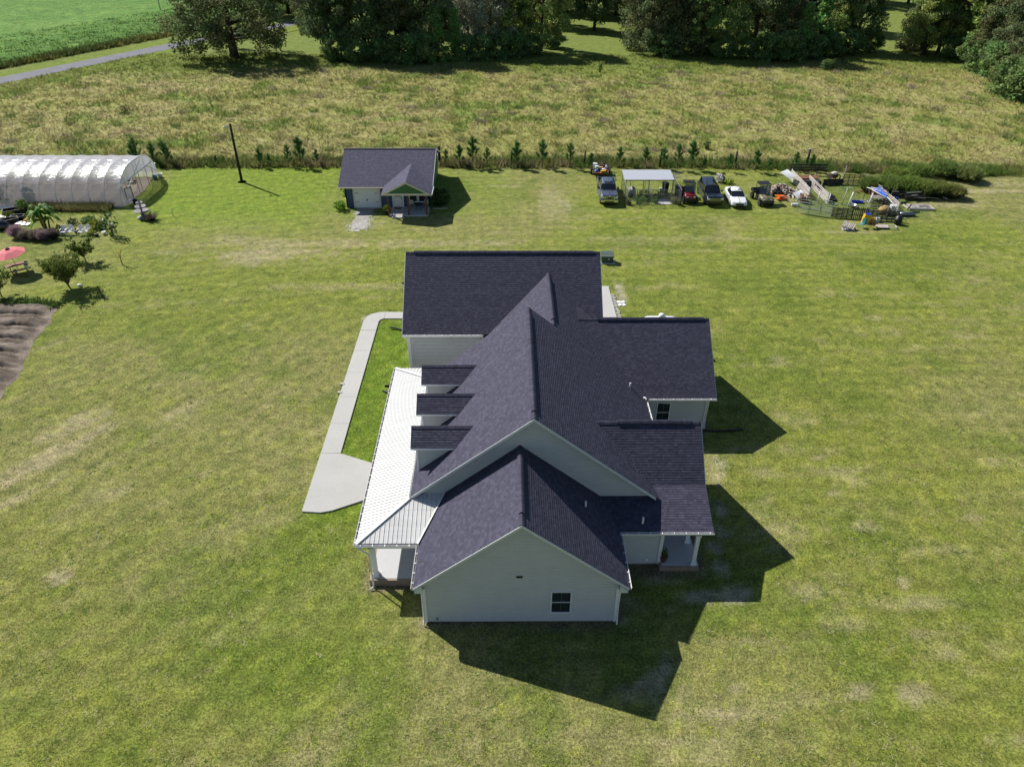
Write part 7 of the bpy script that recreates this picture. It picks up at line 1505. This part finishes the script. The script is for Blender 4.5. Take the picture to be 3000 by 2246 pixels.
front = [(0,688,168,1.0),(1,968,160,.95),(6,990,178,1.2),(1,1072,168,1.05),(6,1050,183,1.0),(6,1120,183,1.1),(2,1165,168,.9),(6,1195,186,1.3),(1,1240,166,1.0),(6,1240,183,1.3),(4,1282,178,1.15),(4,1332,176,1.1),(6,1365,173,1.1),(5,1372,160,.85),(6,1408,174,1.1),(5,1440,158,.95),(6,1470,170,1.2),(7,1492,155,.9),(6,1515,166,1.1),(7,1585,148,1.0),(6,1560,158,.9),(6,1620,140,.9),
 (1,1741,92,.85),(2,1905,150,1.0),(2,1990,158,.95),(6,1950,165,1.2),(3,2053,172,1.1),(3,2098,168,1.15),(3,2146,172,1.05),(6,2075,160,.9),(6,2120,172,1.0),(1,2203,160,1.05),(6,2180,172,1.0),(6,2245,176,1.2),(2,2275,150,.8),(6,2300,178,1.3),(4,2345,172,1.2),(6,2370,172,1.1),(4,2392,165,1.35),(7,2440,150,.75),(6,2420,165,1.2),(1,2500,148,.9),(6,2480,160,1.2),(6,2545,152,1.0),
 (2,2675,150,.62),(7,2705,160,.85),(1,2745,160,.85),(7,2800,155,1.0),(6,2790,172,1.0),(7,2862,180,1.0),(6,2850,190,1.3),(2,2905,200,.75),(6,2890,212,1.4),(2,2950,225,.8),(6,2930,238,1.5),(2,2995,262,.7),(6,2965,262,1.3),(6,2985,285,1.6),(6,3030,300,1.6),(2,3040,240,.9),(6,2420,205,.45),(6,2412,110,.8)]
back = [(1,1660,42,1.0),(1,1700,28,1.0),(1,1805,45,1.0),(7,1500,30,1.1),(7,2560,20,1.0),(7,2660,10,1.1),(7,1010,20,1.1),(7,1120,40,1.1),(7,1480,-30,1.2),(7,1640,-60,1.3),(7,1760,-70,1.3),(1,2530,-60,1.3),(7,2620,-80,1.3),(7,2120,40,1.2),(7,2360,0,1.2),(1,940,-60,1.3),(1,700,-60,1.2),(7,1230,-60,1.3),(1,1860,-50,1.3),(7,2000,-60,1.3),(7,2240,-60,1.3),(7,2400,-80,1.3),(1,2900,-40,1.3),(1,800,48,1.0),(1,845,40,1.0),(1,905,60,1.0),(2,930,90,.9),(7,1235,95,1.0),(1,1300,100,1.1),(2,1340,70,1.1),(5,1470,95,1.0),(1,1600,75,1.1),(1,1660,30,1.0),(1,1770,20,1.0),(1,1830,60,1.1),(1,1880,90,1.1),(2,1950,90,1.2),(1,2030,90,1.1),(1,2160,100,1.1),(1,2220,100,1.0),(2,2280,70,1.0),(1,2390,80,1.0),(1,2450,90,1.0),(7,2750,90,1.1),(1,2810,95,1.1),(7,2870,110,1.1),(7,2920,130,1.1),(1,2970,150,1.1),(7,3010,180,1.1),(1,3060,200,1.1),(1,2850,50,1.1),(7,2930,70,1.1),(1,3000,100,1.1),(1,650,-30,1.0),(1,900,-10,1.2),(1,1000,10,1.2),(1,1100,10,1.2),(1,1200,10,1.2),(1,1300,10,1.2),(1,1420,10,1.2),(1,1530,0,1.2),(1,1950,10,1.2),(1,2060,10,1.2),(1,2180,10,1.2),(1,2480,0,1.2),(1,2800,0,1.2),(7,3000,20,1.2)]
ordw = ['first','second','third','fourth','fifth','sixth','seventh','eighth','ninth','tenth','eleventh','twelfth','thirteenth','fourteenth','fifteenth','sixteenth','seventeenth','eighteenth','nineteenth','twentieth']
def place_tree(kind, x, y, sc, label):
    s = specs[kind]; p = at(x, y)
    if s['e'] is None:
        e = empty(s['nm'], p, 0); obj('crown', s['cr'], e); s['tr'].build('trunk', 'bark', e, True); s['e'] = e
    else: e = copy_tree(s['e']); e.name = s['nm']
    e.location = p; e.rotation_euler = (0, 0, (0 if kind == 0 else random.random()*6.28)); e.scale = (sc*random.uniform(.93,1.08), sc*random.uniform(.93,1.08), sc*(1.22 if kind in (1,2,5,7) else 1.0))
    tag(e, label, 'bush' if kind == 6 else 'tree', 'trees and bushes of the far wood edge')
def where(x): return ('beside the road' if x < 940 else 'in the left wood' if x < 1300 else 'ending the left wood' if x < 1650 else 'around the grassy opening' if x < 1860 else 'in the middle wood' if x < 2330 else 'ending the middle wood' if x < 2620 else 'in the right hand wood')
for row, lst in (('front', front), ('back', back)):
    seen = {}
    for kind, x, y, sc in sorted(lst, key=lambda t: t[1]):
        key = (kind, where(x)); n_ = seen.get(key, 0); seen[key] = n_+1
        place_tree(kind, x, y, sc, ordw[n_]+' '+desc[kind]+' from the left '+where(x)+(', front row' if row == 'front' else ', back row'))
dt = MB(); dt.col = (.55,.52,.50); dt.tube([(0,0,0),(.3,0,6),(.2,0,9)], [.18,.12,.08], 7); dt.tube([(.3,0,6),(1.6,0,9),(3.4,.2,11)], [.09,.07,.03], 6); dt.tube([(.25,0,7.5),(1.2,0,11)], [.06,.03], 5); o = dt.build('dead_tree', 'wood', None, True); o.location = at(2432,62); tag(o, 'bare white dead trunk rising behind the middle wood', 'tree')
# small weeds and saplings out in the meadow
for k, (q_, h_, lab) in enumerate((((1757,212),1.6,'little dark sapling standing alone in the middle meadow'),((2440,208),2.2,'small green sapling in the tree shade of the meadow, right'),((368,332),1.2,'dark brown weed clump in the left meadow'),((2070,437),1.0,'dark weed clump in the meadow behind the SUV'))):
    scatter_shrub('meadow_sapling', A(q_), 150, .5 if k != 2 else .9, h_, (.07,.11,.03) if k != 2 else (.13,.09,.06), lab, 'weeds', .14, 300+k)
